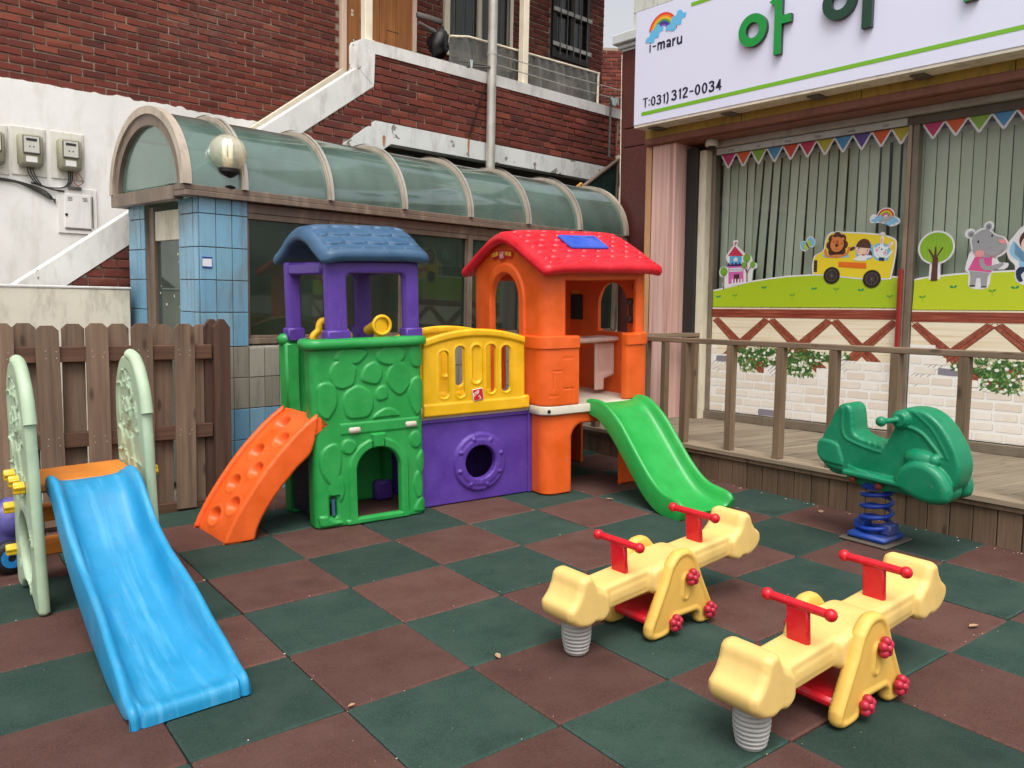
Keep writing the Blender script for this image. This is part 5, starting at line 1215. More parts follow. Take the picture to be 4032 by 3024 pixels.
D(t, [head, ell(2.172, 1.86, .022), ell(2.283, 1.905, .020, .024), [(2.175, 1.605), (2.31, 1.588), (2.295, 1.56), (2.292, 1.495), (2.258, 1.495), (2.25, 1.555), (2.225, 1.555), (2.218, 1.505), (2.183, 1.505), (2.185, 1.56)], cr([(2.235, 1.68), (2.25, 1.625), (2.29, 1.605), (2.345, 1.61), (2.385, 1.635), (2.39, 1.65), (2.36, 1.65), (2.30, 1.635), (2.27, 1.65), (2.262, 1.685)], 3)], (166, 166, 170), 4, 'hippo_body')
D(t, [ell(2.172, 1.858, .012, .008), ell(2.283, 1.903, .009, .014)], (120, 120, 130), 5, 'ear'); D(t, [ell(2.235, 1.722, .030, .024), ell(2.375, 1.80, .024, .015, 16, -.3)], (246, 160, 164), 5, 'cheek'); D(t, [ell(2.222, 1.805, .006, .010, 12), ell(2.308, 1.842, .006, .010, 12), [(2.182, 1.495), (2.218, 1.495), (2.218, 1.504), (2.182, 1.504)], [(2.257, 1.488), (2.292, 1.488), (2.292, 1.496), (2.257, 1.496)]], (40, 36, 38), 5, 'eye')
decring(t, 2.32, 1.765, .065, .0625, (206, 90, 100), 5, Y0, R(215), R(350), 'smile', 1.0, .0009)
for (x, z) in ((2.30, 1.755), (2.36, 1.78)): decring(t, x, z, .008, .006, (110, 108, 112), 5, Y0, 0, math.pi, 'nostril', 1, .0009)
# boy
t = stk('boy_sticker', 'waving boy sticker at the right edge of the picture, beside the hippo', 'sticker')
D(t, [cr([(2.40, 1.76), (2.44, 1.83), (2.50, 1.90), (2.60, 1.92), (2.66, 1.82), (2.66, 1.70), (2.62, 1.60), (2.56, 1.50), (2.47, 1.53), (2.46, 1.63), (2.42, 1.68)], 3)], WH, 2, 'white_edge')
D(t, [ell(2.545, 1.80, .068, .072)], (86, 48, 42), 3, 'hair'); D(t, [ell(2.55, 1.772, .060, .062)], (248, 214, 192), 4, 'face'); D(t, [ell(2.522, 1.785, .005, .008, 10), ell(2.575, 1.785, .005, .008, 10)], (60, 36, 30), 5, 'eye')
D(t, [cr([(2.437, 1.79), (2.422, 1.73), (2.46, 1.68), (2.51, 1.665), (2.59, 1.67), (2.59, 1.62), (2.49, 1.625), (2.49, 1.675), (2.455, 1.71), (2.452, 1.79)], 2)], (150, 204, 238), 5, 'shirt'); D(t, [cr([(2.485, 1.62), (2.47, 1.57), (2.49, 1.525), (2.515, 1.53), (2.50, 1.57), (2.54, 1.60), (2.60, 1.58), (2.60, 1.62)], 2)], (28, 48, 80), 5, 'trousers')
# ================================================================== TOY PLASTICS
PG = plastic('tower_green', (38, 158, 72)); PSG = plastic('slide_green', (38, 168, 72), .34); PO = plastic('orange_plastic', (246, 100, 26), .4); PY = plastic('yellow_plastic', (248, 190, 14), .36)
PP = plastic('purple_plastic', (92, 58, 158), .38); PB = plastic('roof_blue', (54, 92, 126), .45); PR = plastic('roof_red', (226, 18, 40), .34); PC = plastic('cream_plastic', (214, 204, 186), .45); PK = plastic('pale_pink_plastic', (232, 200, 186), .45)
PBD = plastic('blue_dark', (28, 40, 62), .5); PSK = plastic('skylight_blue', (44, 84, 196), .22); PD = plastic('dark_brown', (74, 52, 48), .5)
GOLD = flat('logo_yellow', (244, 206, 60), .4); LRED = flat('logo_red', (196, 36, 44), .4); LWH = flat('logo_white', (240, 232, 226), .4)

PL = on_floor(.748, -.087, -6)
ps = thing('climbing_playset', 'big coloured plastic climbing playset with green tower and red roofed playhouse', 'playset', PL)
# ---------------- green tower, front wall
Lw, mpw, uat, Lp, Ap = pathmap([(-.015, .13), (-.015, 0), (.665, 0), (.665, .13)], .05)
U0 = uat((.30, 0)) - .30
def blob(cx, cz, rx, rz, seed):
    r_ = np.random.default_rng(seed); n = 8; ph = r_.uniform(0, 6.28)
    return cr([(cx + U0 + rx * (1.14 + r_.normal(0, .12)) * math.cos(ph + 2 * math.pi * k / n), cz + rz * (1.14 + r_.normal(0, .12)) * math.sin(ph + 2 * math.pi * k / n)) for k in range(n)], 4)
stones = [blob(*a, 40 + i) for i, a in enumerate([(.166, .873, .078, .078), (.338, .876, .060, .062), (.508, .838, .068, .086), (.395, .752, .037, .047), (.247, .706, .088, .088), (.185, .463, .044, .044), (.604, .462, .038, .050), (.115, .215, .044, .086), (.618, .185, .030, .074), (.065, .735, .060, .098), (.080, .375, .062, .112), (.215, .985, .088, .046), (.455, .975, .085, .054), (.63, .965, .05, .07), (.645, .325, .032, .058), (.625, .725, .055, .098)])]
stones.append([(U0 + x, z) for x, z in cr([(.33, .605), (.345, .635), (.39, .662), (.43, .672), (.48, .655), (.515, .612)], 4, False)])
stones.append([(U0 + x, z) for x, z in cr([(.0, .03), (.0, .075), (.06, .072), (.085, .045), (.13, .036), (.14, .012), (.02, .008)], 4)])
stones.append([(U0 + x, z) for x, z in cr([(.585, .02), (.60, .075), (.64, .11), (.68, .07), (.68, .015)], 4)])
hole_t = lambda u, v: sarch(u, v, U0 + .366, .135, .035, .308)
slot_t = lambda u, v: sbox(u, v, U0 + .068, U0 + .108, .062, .178, .012)
def tshape(u, v): return np.maximum(sbox(u, v, 0, Lw, 0, 1.05, .01), -np.minimum(hole_t(u, v), slot_t(u, v)))
def tfront(u, v, d):
    h = np.zeros_like(u)
    for s_ in stones: h = np.maximum(h, .010 * sm(-spoly(u, v, s_), .012))
    band = sbox(u, v, U0 + .14, U0 + .63, .530, .598, .006); h = np.where(band < .006, .007 * sm(-band, .006), h)
    trim = np.minimum(sarch(u, v, U0 + .366, .188, -.1, .31), sbox(u, v, U0 + .16, U0 + .56, -.1, .033)); key = spoly(u, v, [(U0 + .335, .425), (U0 + .397, .425), (U0 + .412, .525), (U0 + .322, .525)])
    h = np.where(trim < .004, .014 * sm(-trim, .008), h); h = np.where(key < .002, .022 * sm(-key, .006), h)
    h = np.where(np.abs(v - .0) < .0, h, h)
    sp_ = sbox(u, v, U0 + .055, U0 + .125, .05, .19, .014); h = np.where(sp_ < 0, h * 0 - .004 * sm(-sp_, .006), h)
    return h + rnd_edge(d, .010)
tw = panel('tower_front', PG, ps, tshape, 0, Lw, 0, 1.05, .0055, tfront, lambda u, v, d: -.03 + 0 * u, mpw, 40)
for (x, z) in ((.222, .557), (.572, .560)):
    m = MB(); m.cbox(-.036, .036, -.014, .0, -.017, .017, .008); m.build('plug', PC, tw, 60, Matrix.Translation((x, -.008, z)))
m = MB(); m.tube([(0, 0, 0), (0, 0, .09)], .011, 10); m.build('latch_pin', PB, tw, 60, Matrix.Translation((.088, .004, .072)))
def rim(parent, u0, u1, mat=PG):
    V = []; F = []; n = 90; prof = [(-.036, 1.024), (.022, 1.024), (.034, 1.034), (.037, 1.052), (.032, 1.070), (.018, 1.081), (-.004, 1.084), (-.026, 1.08), (-.036, 1.066)]
    us = np.linspace(u0, u1, n)
    for (h, z) in prof: V.append(mpw(us, us * 0 + z, us * 0 + h))
    V = np.stack(V, 1).reshape(-1, 3); k = len(prof)
    for i in range(n - 1):
        for j in range(k): F.append((i * k + j, (i + 1) * k + j, (i + 1) * k + (j + 1) % k, i * k + (j + 1) % k))
    F.append(tuple(range(k))); F.append(tuple(reversed(range((n - 1) * k, n * k)))); return mk('tower_rim', V, F, mat, parent, 50)
rim(tw, 0.0, Lw)
for xx in (.30, .48):
    m = MB(); m.cbox(xx - .0025, xx + .0025, -.0275, -.001, 1.034, 1.078, .001); m.build('rim_joint', plastic('rim_joint_green', (24, 110, 50)), tw)
# back wall, side returns, lower frame
bkm = lambda Y, s=1: (lambda u, v, h: np.stack([u, Y - h * s, v], 1))
def bshape(u, v):
    a = sbox(u, v, .06, .70, .0, 1.06, .01); step = np.minimum(sbox(u, v, .22, .60, .97, 1.2), sbox(u, v, .16, .66, 1.03, 1.2)); return np.maximum(a, -step)
tb = panel('tower_back', PG, ps, lambda u, v: np.maximum(bshape(u, v), -sarch(u, v, .33, .14, .03, .30)), -.0, .72, 0, 1.06, .012, lambda u, v, d: .02 + rnd_edge(d, .012), lambda u, v, d: -.02 - rnd_edge(d, .012), bkm(.50), 40)
for b6 in ((.05, .135, .425, .52, .62, 1.04, .012), (.055, .135, .43, .52, .0, .60, .01), (.66, .72, .43, .52, .0, 1.04, .01)):
    m = MB(); m.cbox(*b6); m.build('corner_post', PG, tb, 40)
m = MB(); m.tube([(.03, .47, 1.055), (.05, .47, 1.058), (.125, .47, 1.058), (.15, .47, 1.055)], [.02, .036, .036, .02], 14); m.build('post_cap', PG, tb, 60)
m = MB(); m.cbox(-.0, .645, .02, .49, .555, .60, .01); m.build('tower_platform', PC, ps)
m = MB(); m.cbox(.06, .085, .06, .42, .03, .40, .006); m.build('lower_side_panel', PBD, ps)
for (x, y, z) in ((-.006, .12, .10), (-.006, .38, .34)):
    m = MB(); m.ball((x, y, z), (.004, .012, .012), 10, 6); m.build('bolt', MT['steel'], ps, 180)
m = MB(); m.cbox(.50, .63, .40, .48, .0, .13, .02); m.build('step_block', PP, ps, 40)
# purple posts and top frame
def frame_panel(name, Y, x0, x1, wl_, wr_, s):
    return panel(name, PP, ps, lambda u, v: np.maximum(sbox(u, v, x0, x1, 1.06, 1.515, .01), -np.minimum(sbox(u, v, x0 + wl_, x1 - wr_, 1.2, 1.445, .035), sbox(u, v, x0 + wl_, x1 - wr_, .9, 1.30))), x0, x1, 1.06, 1.515, .008, lambda u, v, d: .028 + .006 * sm(1.18 - v, .006) * 0 + rnd_edge(d, .014), lambda u, v, d: -.028 - rnd_edge(d, .014), bkm(Y), 45)
fr1 = frame_panel('post_frame', .035, .095, .655, .118, .09, 1); fr2 = frame_panel('post_frame', .455, .078, .605, .082, .098, 1)
for (x0, x1, y0, y1) in ((.086, .223, -.006, .072), (.558, .664, -.006, .072), (.068, .170, .415, .494), (.498, .614, .415, .494)):
    m = MB(); m.cbox(x0, x1, y0, y1, 1.05, 1.128, .008); m.build('post_collar', PP, fr1 if y0 < .1 else fr2, 40)
for b6 in ((.085, .14, .06, .43, 1.44, 1.51, .012), (.56, .615, .06, .43, 1.44, 1.51, .012)):
    m = MB(); m.cbox(*b6); m.build('side_beam', PP, fr1, 40)
# roofs with moulded shingles
def roof(name, mat, prof, x0, x1, th, pitch_u, pitch_v, inset, hs, st, r_edge, endcurve=0.0):
    P_ = np.array(cr(prof, 10, False)); L_ = np.concatenate([[0], np.cumsum(np.linalg.norm(np.diff(P_, axis=0), axis=1))]); T_ = np.gradient(P_, L_, axis=0); T_ /= np.linalg.norm(T_, axis=1)[:, None]; tot = L_[-1]; mid = tot / 2
    def mp(u, v, h):
        y = np.interp(v, L_, P_[:, 0]); z = np.interp(v, L_, P_[:, 1]); ty = np.interp(v, L_, T_[:, 0]); tz = np.interp(v, L_, T_[:, 1])
        e_ = np.clip((np.abs(u - (x0 + x1) / 2) / ((x1 - x0) / 2)), 0, 1) ** 6 * endcurve
        return np.stack([u, y - tz * h, z + ty * h - e_], 1)
    def front(u, v, d):
        s_ = np.abs(v - mid); row = np.floor((s_ - .012) / pitch_v); t = (s_ - .012) / pitch_v - row
        cu = (u - x0 - inset) / pitch_u + .5 * (row % 2); w = cu - np.floor(cu); e_ = np.abs(w - .5) * 2
        lower = 1 - .20 * np.clip((e_ - .45) / .55, 0, 1) ** 1.6
        gap = np.clip((1 - e_) / .14, 0, 1)
        ins = np.clip((lower - t) / .10, 0, 1)
        h = hs * ((.15 + .85 * t) * ins + (1 - ins) * .16) * (.30 + .70 * gap) * (s_ > .012)
        reg = sbox(u, v, x0 + inset, x1 - inset, inset * .9, tot - inset * .9, .02)
        return h * sm(-reg, .012) + th / 2 + rnd_edge(d, r_edge)
    return panel(name, mat, ps, lambda u, v: sbox(u, v, x0, x1, 0, tot, .05), x0, x1, 0, tot, st, front, lambda u, v, d: -th / 2 - rnd_edge(d, r_edge), lambda u, v, h: mp(u, tot - v, h)[:, [0, 1, 2]], 60), tot
br_, _t = roof('tower_roof', PB, [(-.055, 1.54), (-.015, 1.552), (.06, 1.598), (.14, 1.655), (.22, 1.686), (.30, 1.686), (.38, 1.655), (.46, 1.598), (.54, 1.556), (.585, 1.545)], .055, .70, .074, .128, .086, .036, .015, .0042, .034, .03)
HP = [(-.175, 1.472), (-.13, 1.484), (-.04, 1.526), (.09, 1.592), (.24, 1.662), (.33, 1.694), (.405, 1.702), (.48, 1.694), (.57, 1.662), (.72, 1.592), (.85, 1.526), (.94, 1.484), (.985, 1.472)]
rr, _t = roof('house_roof', PR, HP, 1.42, 2.385, .074, .118, .084, .05, .014, .0046, .034, .025)
sl_a = math.atan2(1.675 - 1.52, .30)
SK = Matrix.Translation((1.90, .10, 1.648)) @ Matrix.Rotation(sl_a, 4, 'X')
m = MB(); m.cbox(-.155, .155, -.095, .095, -.005, .018, .008); m.add([(-.13, -.075, .018), (.13, -.075, .018), (.13, .075, .018), (-.13, .075, .018), (-.07, -.025, .034), (.07, -.025, .034), (.07, .03, .034), (-.07, .03, .034)], [(0, 1, 5, 4), (1, 2, 6, 5), (2, 3, 7, 6), (3, 0, 4, 7), (4, 5, 6, 7)]); m.build('skylight', PSK, rr, 30, SK)
# telescope and steering wheel
m = MB(); m.tube([(.43, .10, 1.075), (.43, .10, 1.12)], [.035, .022], 14); m.tube([(.40, .20, 1.11), (.415, .12, 1.135), (.423, .07, 1.145), (.426, .045, 1.147)], [.03, .036, .045, .06], 22, False); m.tube([(.426, .045, 1.147), (.424, .055, 1.147), (.417, .11, 1.138)], [.043, .036, .03], 22); m.tube([(.426 + .052 * math.cos(a), .043, 1.147 + .052 * math.sin(a)) for a in np.linspace(0, 2 * math.pi, 28)], .011, 8, False); m.build('telescope', PY, ps, 50)
m = MB(); m.tube([(.185 + (.10 + .012 * math.cos(6 * a)) * math.cos(a), .235, 1.075 + (.10 + .012 * math.cos(6 * a)) * math.sin(a)) for a in np.linspace(0, 2 * math.pi, 60)], .02, 10, False)
for k in range(3):
    a = 2 * math.pi * k / 3 + .5; m.tube([(.185, .235, 1.075), (.185 + .09 * math.cos(a), .235, 1.075 + .09 * math.sin(a))], .014, 8)
m.tube([(.185, .21, 1.075), (.185, .26, 1.075)], .03, 14); m.build('steering_wheel', PY, ps, 60)
m = MB(); m.cbox(.16, .21, .26, .32, .58, 1.07, .01); m.build('wheel_bracket', PG, ps)
# the tower stands slightly skewed on the mats
def skew(o, k):
    for v_ in o.data.vertices: v_.co.x -= k * (v_.co.y - .0)
    for c_ in o.children:
        if c_.data and c_.name.split('.')[0] != 'plug' and c_.matrix_basis == Matrix.Identity(4): skew(c_, k)
for o_ in list(ps.children):
    if o_.name.split('.')[0] in ('tower_back', 'post_frame', 'tower_roof', 'tower_platform', 'lower_side_panel'): skew(o_, .20)
# ---------------- orange climbing ramp
RP = np.array(cr([(.018, .672), (-.08, .60), (-.19, .495), (-.29, .385), (-.38, .265), (-.45, .16), (-.505, .06), (-.53, .0)], 8, False)); RI = np.array(cr([(.015, .60), (-.03, .452), (-.113, .372), (-.213, .263), (-.287, .165), (-.337, .076), (-.361, .0)], 8, False))
sp = lambda A, n: np.stack([np.interp(np.linspace(0, 1, n), np.linspace(0, 1, len(A)), A[:, k]) for k in range(2)], 1)
nS = 60; ou, iu = sp(RP, nS), sp(RI, nS)
tan = np.gradient(ou, axis=0); tan /= np.linalg.norm(tan, axis=1)[:, None]; nor = np.stack([-tan[:, 1] * -1, tan[:, 0] * -1], 1); nor = np.stack([tan[:, 1], -tan[:, 0]], 1)
W0, W1 = -.012, .448
def ramp_side(y, name):
    poly = [tuple(p) for p in ou] + [tuple(p) for p in iu[::-1]]
    return panel(name, PO, ps, lambda u, v: spoly(u, v, poly), -.56, .05, -.005, .70, .008, lambda u, v, d: .017 + rnd_edge(d, .014), lambda u, v, d: -.017 - rnd_edge(d, .014), lambda u, v, h: np.stack([u - .075 * (y > .2), y - h, v], 1), 45)
rs1 = ramp_side(.008, 'ramp_side'); rs2 = ramp_side(.428, 'ramp_side')
Lr = np.concatenate([[0], np.cumsum(np.linalg.norm(np.diff(ou, axis=0), axis=1))]); TR = Lr[-1]
cups = []
for k, s_ in enumerate((.13, .25, .38, .50, .63, .76, .87)): cups.append((s_ * TR, .145 if k % 2 else .29))
def ramp_map(u, v, h):
    x = np.interp(v, Lr, ou[:, 0]); z = np.interp(v, Lr, ou[:, 1]); nx = -np.interp(v, Lr, nor[:, 0]); nz = -np.interp(v, Lr, nor[:, 1])
    sgn = np.where(nz < 0, -1, 1); return np.stack([x + nx * sgn * h - .075 * (u / .44), u, z + nz * sgn * h], 1)
def ramp_front(u, v, d):
    h = np.full_like(u, -.024)
    for (s_, y) in cups: h = h - .040 * sm(-sell(u, v, y, s_, .072, .056) , .034) + .004 * np.exp(-((np.hypot((u - y) / .072, (v - s_) / .056) - 1.05) / .12) ** 2)
    return h
panel('ramp_surface', PO, ps, lambda u, v: sbox(u, v, .0, .436, .0, TR), 0, .436, 0, TR, .008, ramp_front, lambda u, v, d: -.09 + 0 * u, ramp_map, 60)
# ---------------- purple tunnel wall, yellow bridge rails
def pshape(u, v): return np.maximum(sbox(u, v, .668, 1.478, .0, .552, .008), -scirc(u, v, 1.092, .25, .108))
def pfront(u, v, d):
    r_ = np.hypot(u - 1.092, v - .25); h = .018 * sm(.192 - r_, .012) + .006 * sm(.155 - r_, .01)
    for k in range(8):
        a = 2 * math.pi * k / 8 + .3; h = h + .012 * sm(.016 - np.hypot(u - 1.092 - .158 * math.cos(a), v - .25 - .158 * math.sin(a)), .010)
    return np.where(sbox(u, v, .66, 1.5, .532, .6) < 0, .014, h) + rnd_edge(d, .008)
panel('tunnel_wall', PP, ps, pshape, .668, 1.478, 0, .552, .006, pfront, lambda u, v, d: -.025 + 0 * u, bkm(.10), 40)
panel('tunnel_wall', PP, ps, lambda u, v: sbox(u, v, .668, 1.478, .0, .552, .008), .668, 1.478, 0, .552, .03, lambda u, v, d: 0 * u + .02, lambda u, v, d: -.02 + 0 * u, bkm(.55), 40)
m = MB(); m.cbox(.668, 1.478, .10, .53, .535, .565, .006); m.build('bridge_floor', PC, ps)
m = MB(); m.cbox(1.452, 1.482, .085, .13, 0, .556, .006); m.build('wall_seam', PP, ps)
def rail_top(u): return 1.045 + .06 * (1 - ((u - 1.045) / .36) ** 2)
slots = [(.832, .685, .975), (.944, .683, 1.000), (1.058, .762, 1.003), (1.163, .692, 1.003), (1.272, .694, .990)]
def yshape(u, v):
    s_ = np.maximum(sbox(u, v, .688, 1.418, .572, 1.2, .012), v - rail_top(u))
    for k, (x, z0, z1) in enumerate(slots): 
        if k != 2: s_ = np.maximum(s_, -scap(u, v, x, z0 + .032, x, z1 - .032, .030))
    return s_
def yfront(u, v, d):
    h = .006 * sm(.655 - v, .01) + .012 * sm(v - rail_top(u) + .055, .018)
    for k, (x, z0, z1) in enumerate(slots): h = h + .006 * sm(.050 - np.abs(scap(u, v, x, z0 + .032, x, z1 - .032, .0)), .016)
    c = scap(u, v, slots[2][0], slots[2][1] + .032, slots[2][0], slots[2][2] - .032, .034); h = h - .014 * sm(-c, .012)
    return h + .012 + rnd_edge(d, .014)
yr = panel('bridge_rail', PY, ps, yshape, .688, 1.418, .572, 1.12, .0055, yfront, lambda u, v, d: -.014 - rnd_edge(d, .012), bkm(.075), 45)
panel('bridge_rail', PY, ps, yshape, .688, 1.418, .572, 1.12, .009, yfront, lambda u, v, d: -.014 - rnd_edge(d, .012), bkm(.52), 45)
m = MB(); m.cbox(1.39, 1.45, .055, .105, .575, .66, .01); m.build('rail_lug', PY, yr, 40)
LGM = Matrix.Translation((1.062, .0545, .692)) @ Matrix.Rotation(-.12, 4, 'Y')
m = MB(); m.cbox(-.037, .037, -.003, .004, -.037, .037, .0015); lg = m.build('logo_plate', LWH, yr, None, LGM)
m = MB(); m.cbox(-.034, .034, -.0038, -.0031, -.034, .034, .0004); m.build('logo_red', LRED, lg, None)
text('STEP', .026, LWH, lg, Matrix.Translation((-.030, -.0042, -.008)) @ Matrix.Rotation(-.45, 4, 'Y') @ XZ, 'lettering', .0002, .0006, .9)
text('2', .030, LWH, lg, Matrix.Translation((.006, -.0042, -.030)) @ Matrix.Rotation(-.3, 4, 'Y') @ XZ, 'lettering', .0002, .0006, .9)
# ---------------- orange playhouse
X0, X1, Y0_, Y1_ = 1.475, 2.335, -.075, .90; YC = .412
LL, mpl, uatl, Lq, Aq = pathmap([(1.745, Y1_), (X0, Y1_), (X0, Y0_), (1.745, Y0_)], .085)
LR, mpr, uatr, Lq2, Aq2 = pathmap([(2.125, Y0_), (X1, Y0_), (X1, Y1_), (2.125, Y1_)], .085)
uC = uatl((X0, YC)); uRC = uatr((X1, YC))
def gable(u, uc): 
    H_ = np.array(cr(HP, 8, False)); y = np.abs(u - uc); return np.where(y < .49, np.interp(.405 - np.minimum(y, .49), H_[:, 0], H_[:, 1]) - .03, 1.45)
def lshape(u, v):
    up_ = np.maximum(sbox(u, v, .10, LL - .10, 1.0, 1.75), v - gable(u, uC)); lo = sbox(u, v, 0, LL, .592, 1.045, .012)
    s_ = np.minimum(up_, lo); return np.maximum(s_, -sarch(u, v, uC, .190, .50, 1.262))
ends = lambda u, L_: np.minimum(u, L_ - u)
def lfront(u, v, d):
    h = np.where(v < 1.043, .014 * sm(1.048 - v, .006), 0); h = h + .010 * sm(v - .962, .006) * (v < 1.045)
    tr_ = sarch(u, v, uC, .262, .4, 1.262); h = np.maximum(h, .014 * sm(-tr_, .010))
    for (a, z, w_) in ((.06, .90, .07), (.14, .82, .06), (.05, .70, .08), (.17, .66, .06)):
        for uu in (a, LL - a - w_):
            g_ = scap(u, v, uu, z, uu + w_, z, .0022); h = h - .004 * sm(.0025 - g_, .003)
    for (a, z0, z1) in ((.12, .66, .83), (.20, .70, .80), (.06, .6, .70)):
        for uu in (a, LL - a): h = h - .004 * sm(.0025 - scap(u, v, uu, z0, uu, z1, .0018), .003)
    return h + rnd_edge(d, .012)
hw = panel('house_wall', PO, ps, lshape, 0, LL, .592, 1.72, .0065, lfront, lambda u, v, d: -.03 + 0 * u, mpl, 40)
def rshape(u, v):
    up_ = np.maximum(sbox(u, v, .10, LR - .10, 1.0, 1.75), v - gable(u, uRC)); lo = sbox(u, v, 0, LR, .592, 1.045, .012)
    return np.maximum(np.minimum(up_, lo), -sarch(u, v, uRC - .12, .175, 1.03, 1.21))
def rfront(u, v, d):
    h = .014 * sm(1.048 - v, .006) + .010 * sm(v - .962, .006) * (v < 1.045)
    for (a, z, w_) in ((.06, .90, .07), (.05, .70, .08)): h = h - .004 * sm(.0025 - scap(u, v, a, z, a + w_, z, .0022), .003)
    return h + rnd_edge(d, .012)
hw2 = panel('house_wall', PO, ps, rshape, 0, LR, .592, 1.72, .008, rfront, lambda u, v, d: -.035 + 0 * u, mpr, 40)
for b6 in ((1.60, 2.24, -.07, -.03, 1.40, 1.47, .01), (1.60, 2.24, .85, .89, 1.40, 1.47, .01)):
    m = MB(); m.cbox(*b6); m.build('lintel', PO, hw, 40)
# gable emblem
EM = frame((X0 - .0125, .43, 1.575), (0, -1, 0))
m = MB(); m.cbox(-.034, .034, -.004, .002, -.034, .034, .003); em = m.build('gable_emblem', LRED, hw, None, EM)
m = MB(); m.ring(0, 0, .03, .03, .026, .026, -.0055, -.0042, 4, math.pi / 4, 2 * math.pi + math.pi / 4); m.tube([(-.014, -.005, -.006), (.012, -.005, .012)], .004, 6); m.tube([(-.012, -.005, -.016), (.014, -.005, -.004)], .0035, 6); m.build('emblem_mark', LWH, em, None)
for (s_, x_, w_, rot) in (('CLUB', -.132, .046, -.16), ('HOUSE', .04, .046, .13)):
    m = MB(); m.cbox(-.003, .092, -.002, .002, -.012, .034, .002); b_ = m.build('banner', LRED, em, None, Matrix.Translation((x_, 0, -.014 + (0.0 if s_ == 'CLUB' else .012))) @ Matrix.Rotation(rot, 4, 'Y'))
    text(s_, .034, GOLD, em, Matrix.Translation((x_, -.0028, -.012 + (0 if s_ == 'CLUB' else .012))) @ Matrix.Rotation(rot, 4, 'Y') @ XZ, 'lettering', .0004, .0012, .95 if s_ == 'CLUB' else .76)
# inside fittings
INR = X1 - .035
BBM = frame((INR - .003, .73, 1.20), (0, -1, 0), (0, 0, 1)) @ Matrix.Rotation(R(180), 4, 'Z') @ Matrix.Rotation(R(180), 4, 'Z')
m = MB(); m.cbox(INR - .012, INR - .001, .655, .805, 1.105, 1.295, .004); m.build('blackboard', MT['black'], hw2, None)
text('MEETINGS', .026, GOLD, hw2, frame((INR - .002, .80, 1.305), (0, -1, 0)) @ XZ, 'lettering', .0004, .0006, .9)
m = MB(); m.ring(0, 0, .05, .05, .035, .035, -.006, 0, 24); m.lathe([(.0, 0), (.018, 0), (.014, .006), (.0005, .007)], 14, Matrix.Rotation(R(90), 4, 'X'))
for k in range(8): a = k * math.pi / 4; m.cbox(.042 * math.cos(a) - .005, .042 * math.cos(a) + .005, -.01, -.006, .042 * math.sin(a) - .005, .042 * math.sin(a) + .005, .001)
m.build('toy_clock', plastic('clock_orange', (214, 84, 30)), hw2, 40, frame((INR - .001, .02, 1.36), (0, -1, 0)))
m = MB(); m.cbox(-.03, .03, -.03, 0, -.085, .085, .012); m.ball((0, -.035, .06), (.03, .02, .03), 12, 8); m.ball((0, -.035, -.06), (.03, .02, .03), 12, 8); m.build('toy_phone', PD, hw2, 50, frame((INR - .001, .05, 1.19), (0, -1, 0)))
m = MB(); m.cbox(1.93, INR - .002, .20, .42, .965, 1.0, .012); ct_ = m.build('counter', PK, ps, 40)
hp_ = [(2.12, .62), (2.20, .62), (2.20, .70), (2.29, .72), (2.29, .962), (2.12, .962)]
panel('half_door', PK, ct_, lambda u, v: spoly(u, v, hp_), 2.11, 2.30, .61, .97, .008, lambda u, v, d: .012 - .006 * sm(-sbox(u, v, 2.145, 2.268, .74, .93, .02), .006) + rnd_edge(d, .008), lambda u, v, d: -.012 - rnd_edge(d, .008), bkm(.26), 45)
# platform slab and legs
Lsb, mps, _, _, _ = pathmap([(1.9, -.0951), (2.352, -.095), (2.352, .915), (1.458, .915), (1.458, -.095), (1.9, -.0949)], .09)
aa = np.array([mps(np.array([t]), np.array([0.]), np.array([0.]))[0][:2] for t in np.linspace(0, Lsb, 90)])
m = MB(); n = len(aa); lay = [(.535, .006), (.541, 0), (.585, 0), (.592, .006)]; cx_, cy__ = 1.905, .41
V = []
for (z, ins) in lay:
    for p in aa: dx, dy = p[0] - cx_, p[1] - cy__; q_ = 1 - ins / max(.3, math.hypot(dx, dy)); V.append((cx_ + dx * q_, cy__ + dy * q_, z))
F = [(l_ * n + i, l_ * n + (i + 1) % n, (l_ + 1) * n + (i + 1) % n, (l_ + 1) * n + i) for l_ in range(3) for i in range(n)] + [tuple(reversed(range(n))), tuple(range(3 * n, 4 * n))]
m.add(V, F); m.build('house_platform', PC, ps, 40)
m = MB(); m.lathe([(.0, 0), (.012, 0), (.012, .004), (.0005, .004)], 14, Matrix.Translation((1.50, -.0915, .563)) @ Matrix.Rotation(R(90), 4, 'X')); m.build('bolt_hole', MT['black'], ps)
LBs, mpb, uatb, _, _ = pathmap([(1.9, -.0701), (2.325, -.07), (2.325, .885), (1.482, .885), (1.482, -.07), (1.9, -.0699)], .085)
cF1, cF2 = 0, LBs; cR = uatb((2.325, .41)); cB = uatb((1.9, .885))
def base_shape(u, v):
    s_ = sbox(u, v, 0, LBs, 0, .536)
    for c in (0, LBs): s_ = np.maximum(s_, -np.maximum(np.abs(u - c) - .205, np.where(v > .36, np.hypot(np.maximum(np.abs(u - c) - .105, 0), v - .36) - .10, -.1)))
    for c, w_ in ((cR, .26), (cB, .205)): s_ = np.maximum(s_, -sbox(u, v, c - w_, c + w_, -.2, .44, .09))
    return s_
hb = panel('house_base', PO, ps, base_shape, 0, LBs, 0, .536, .011, lambda u, v, d: rnd_edge(d, .012), lambda u, v, d: -.03 + 0 * u, mpb, 40)
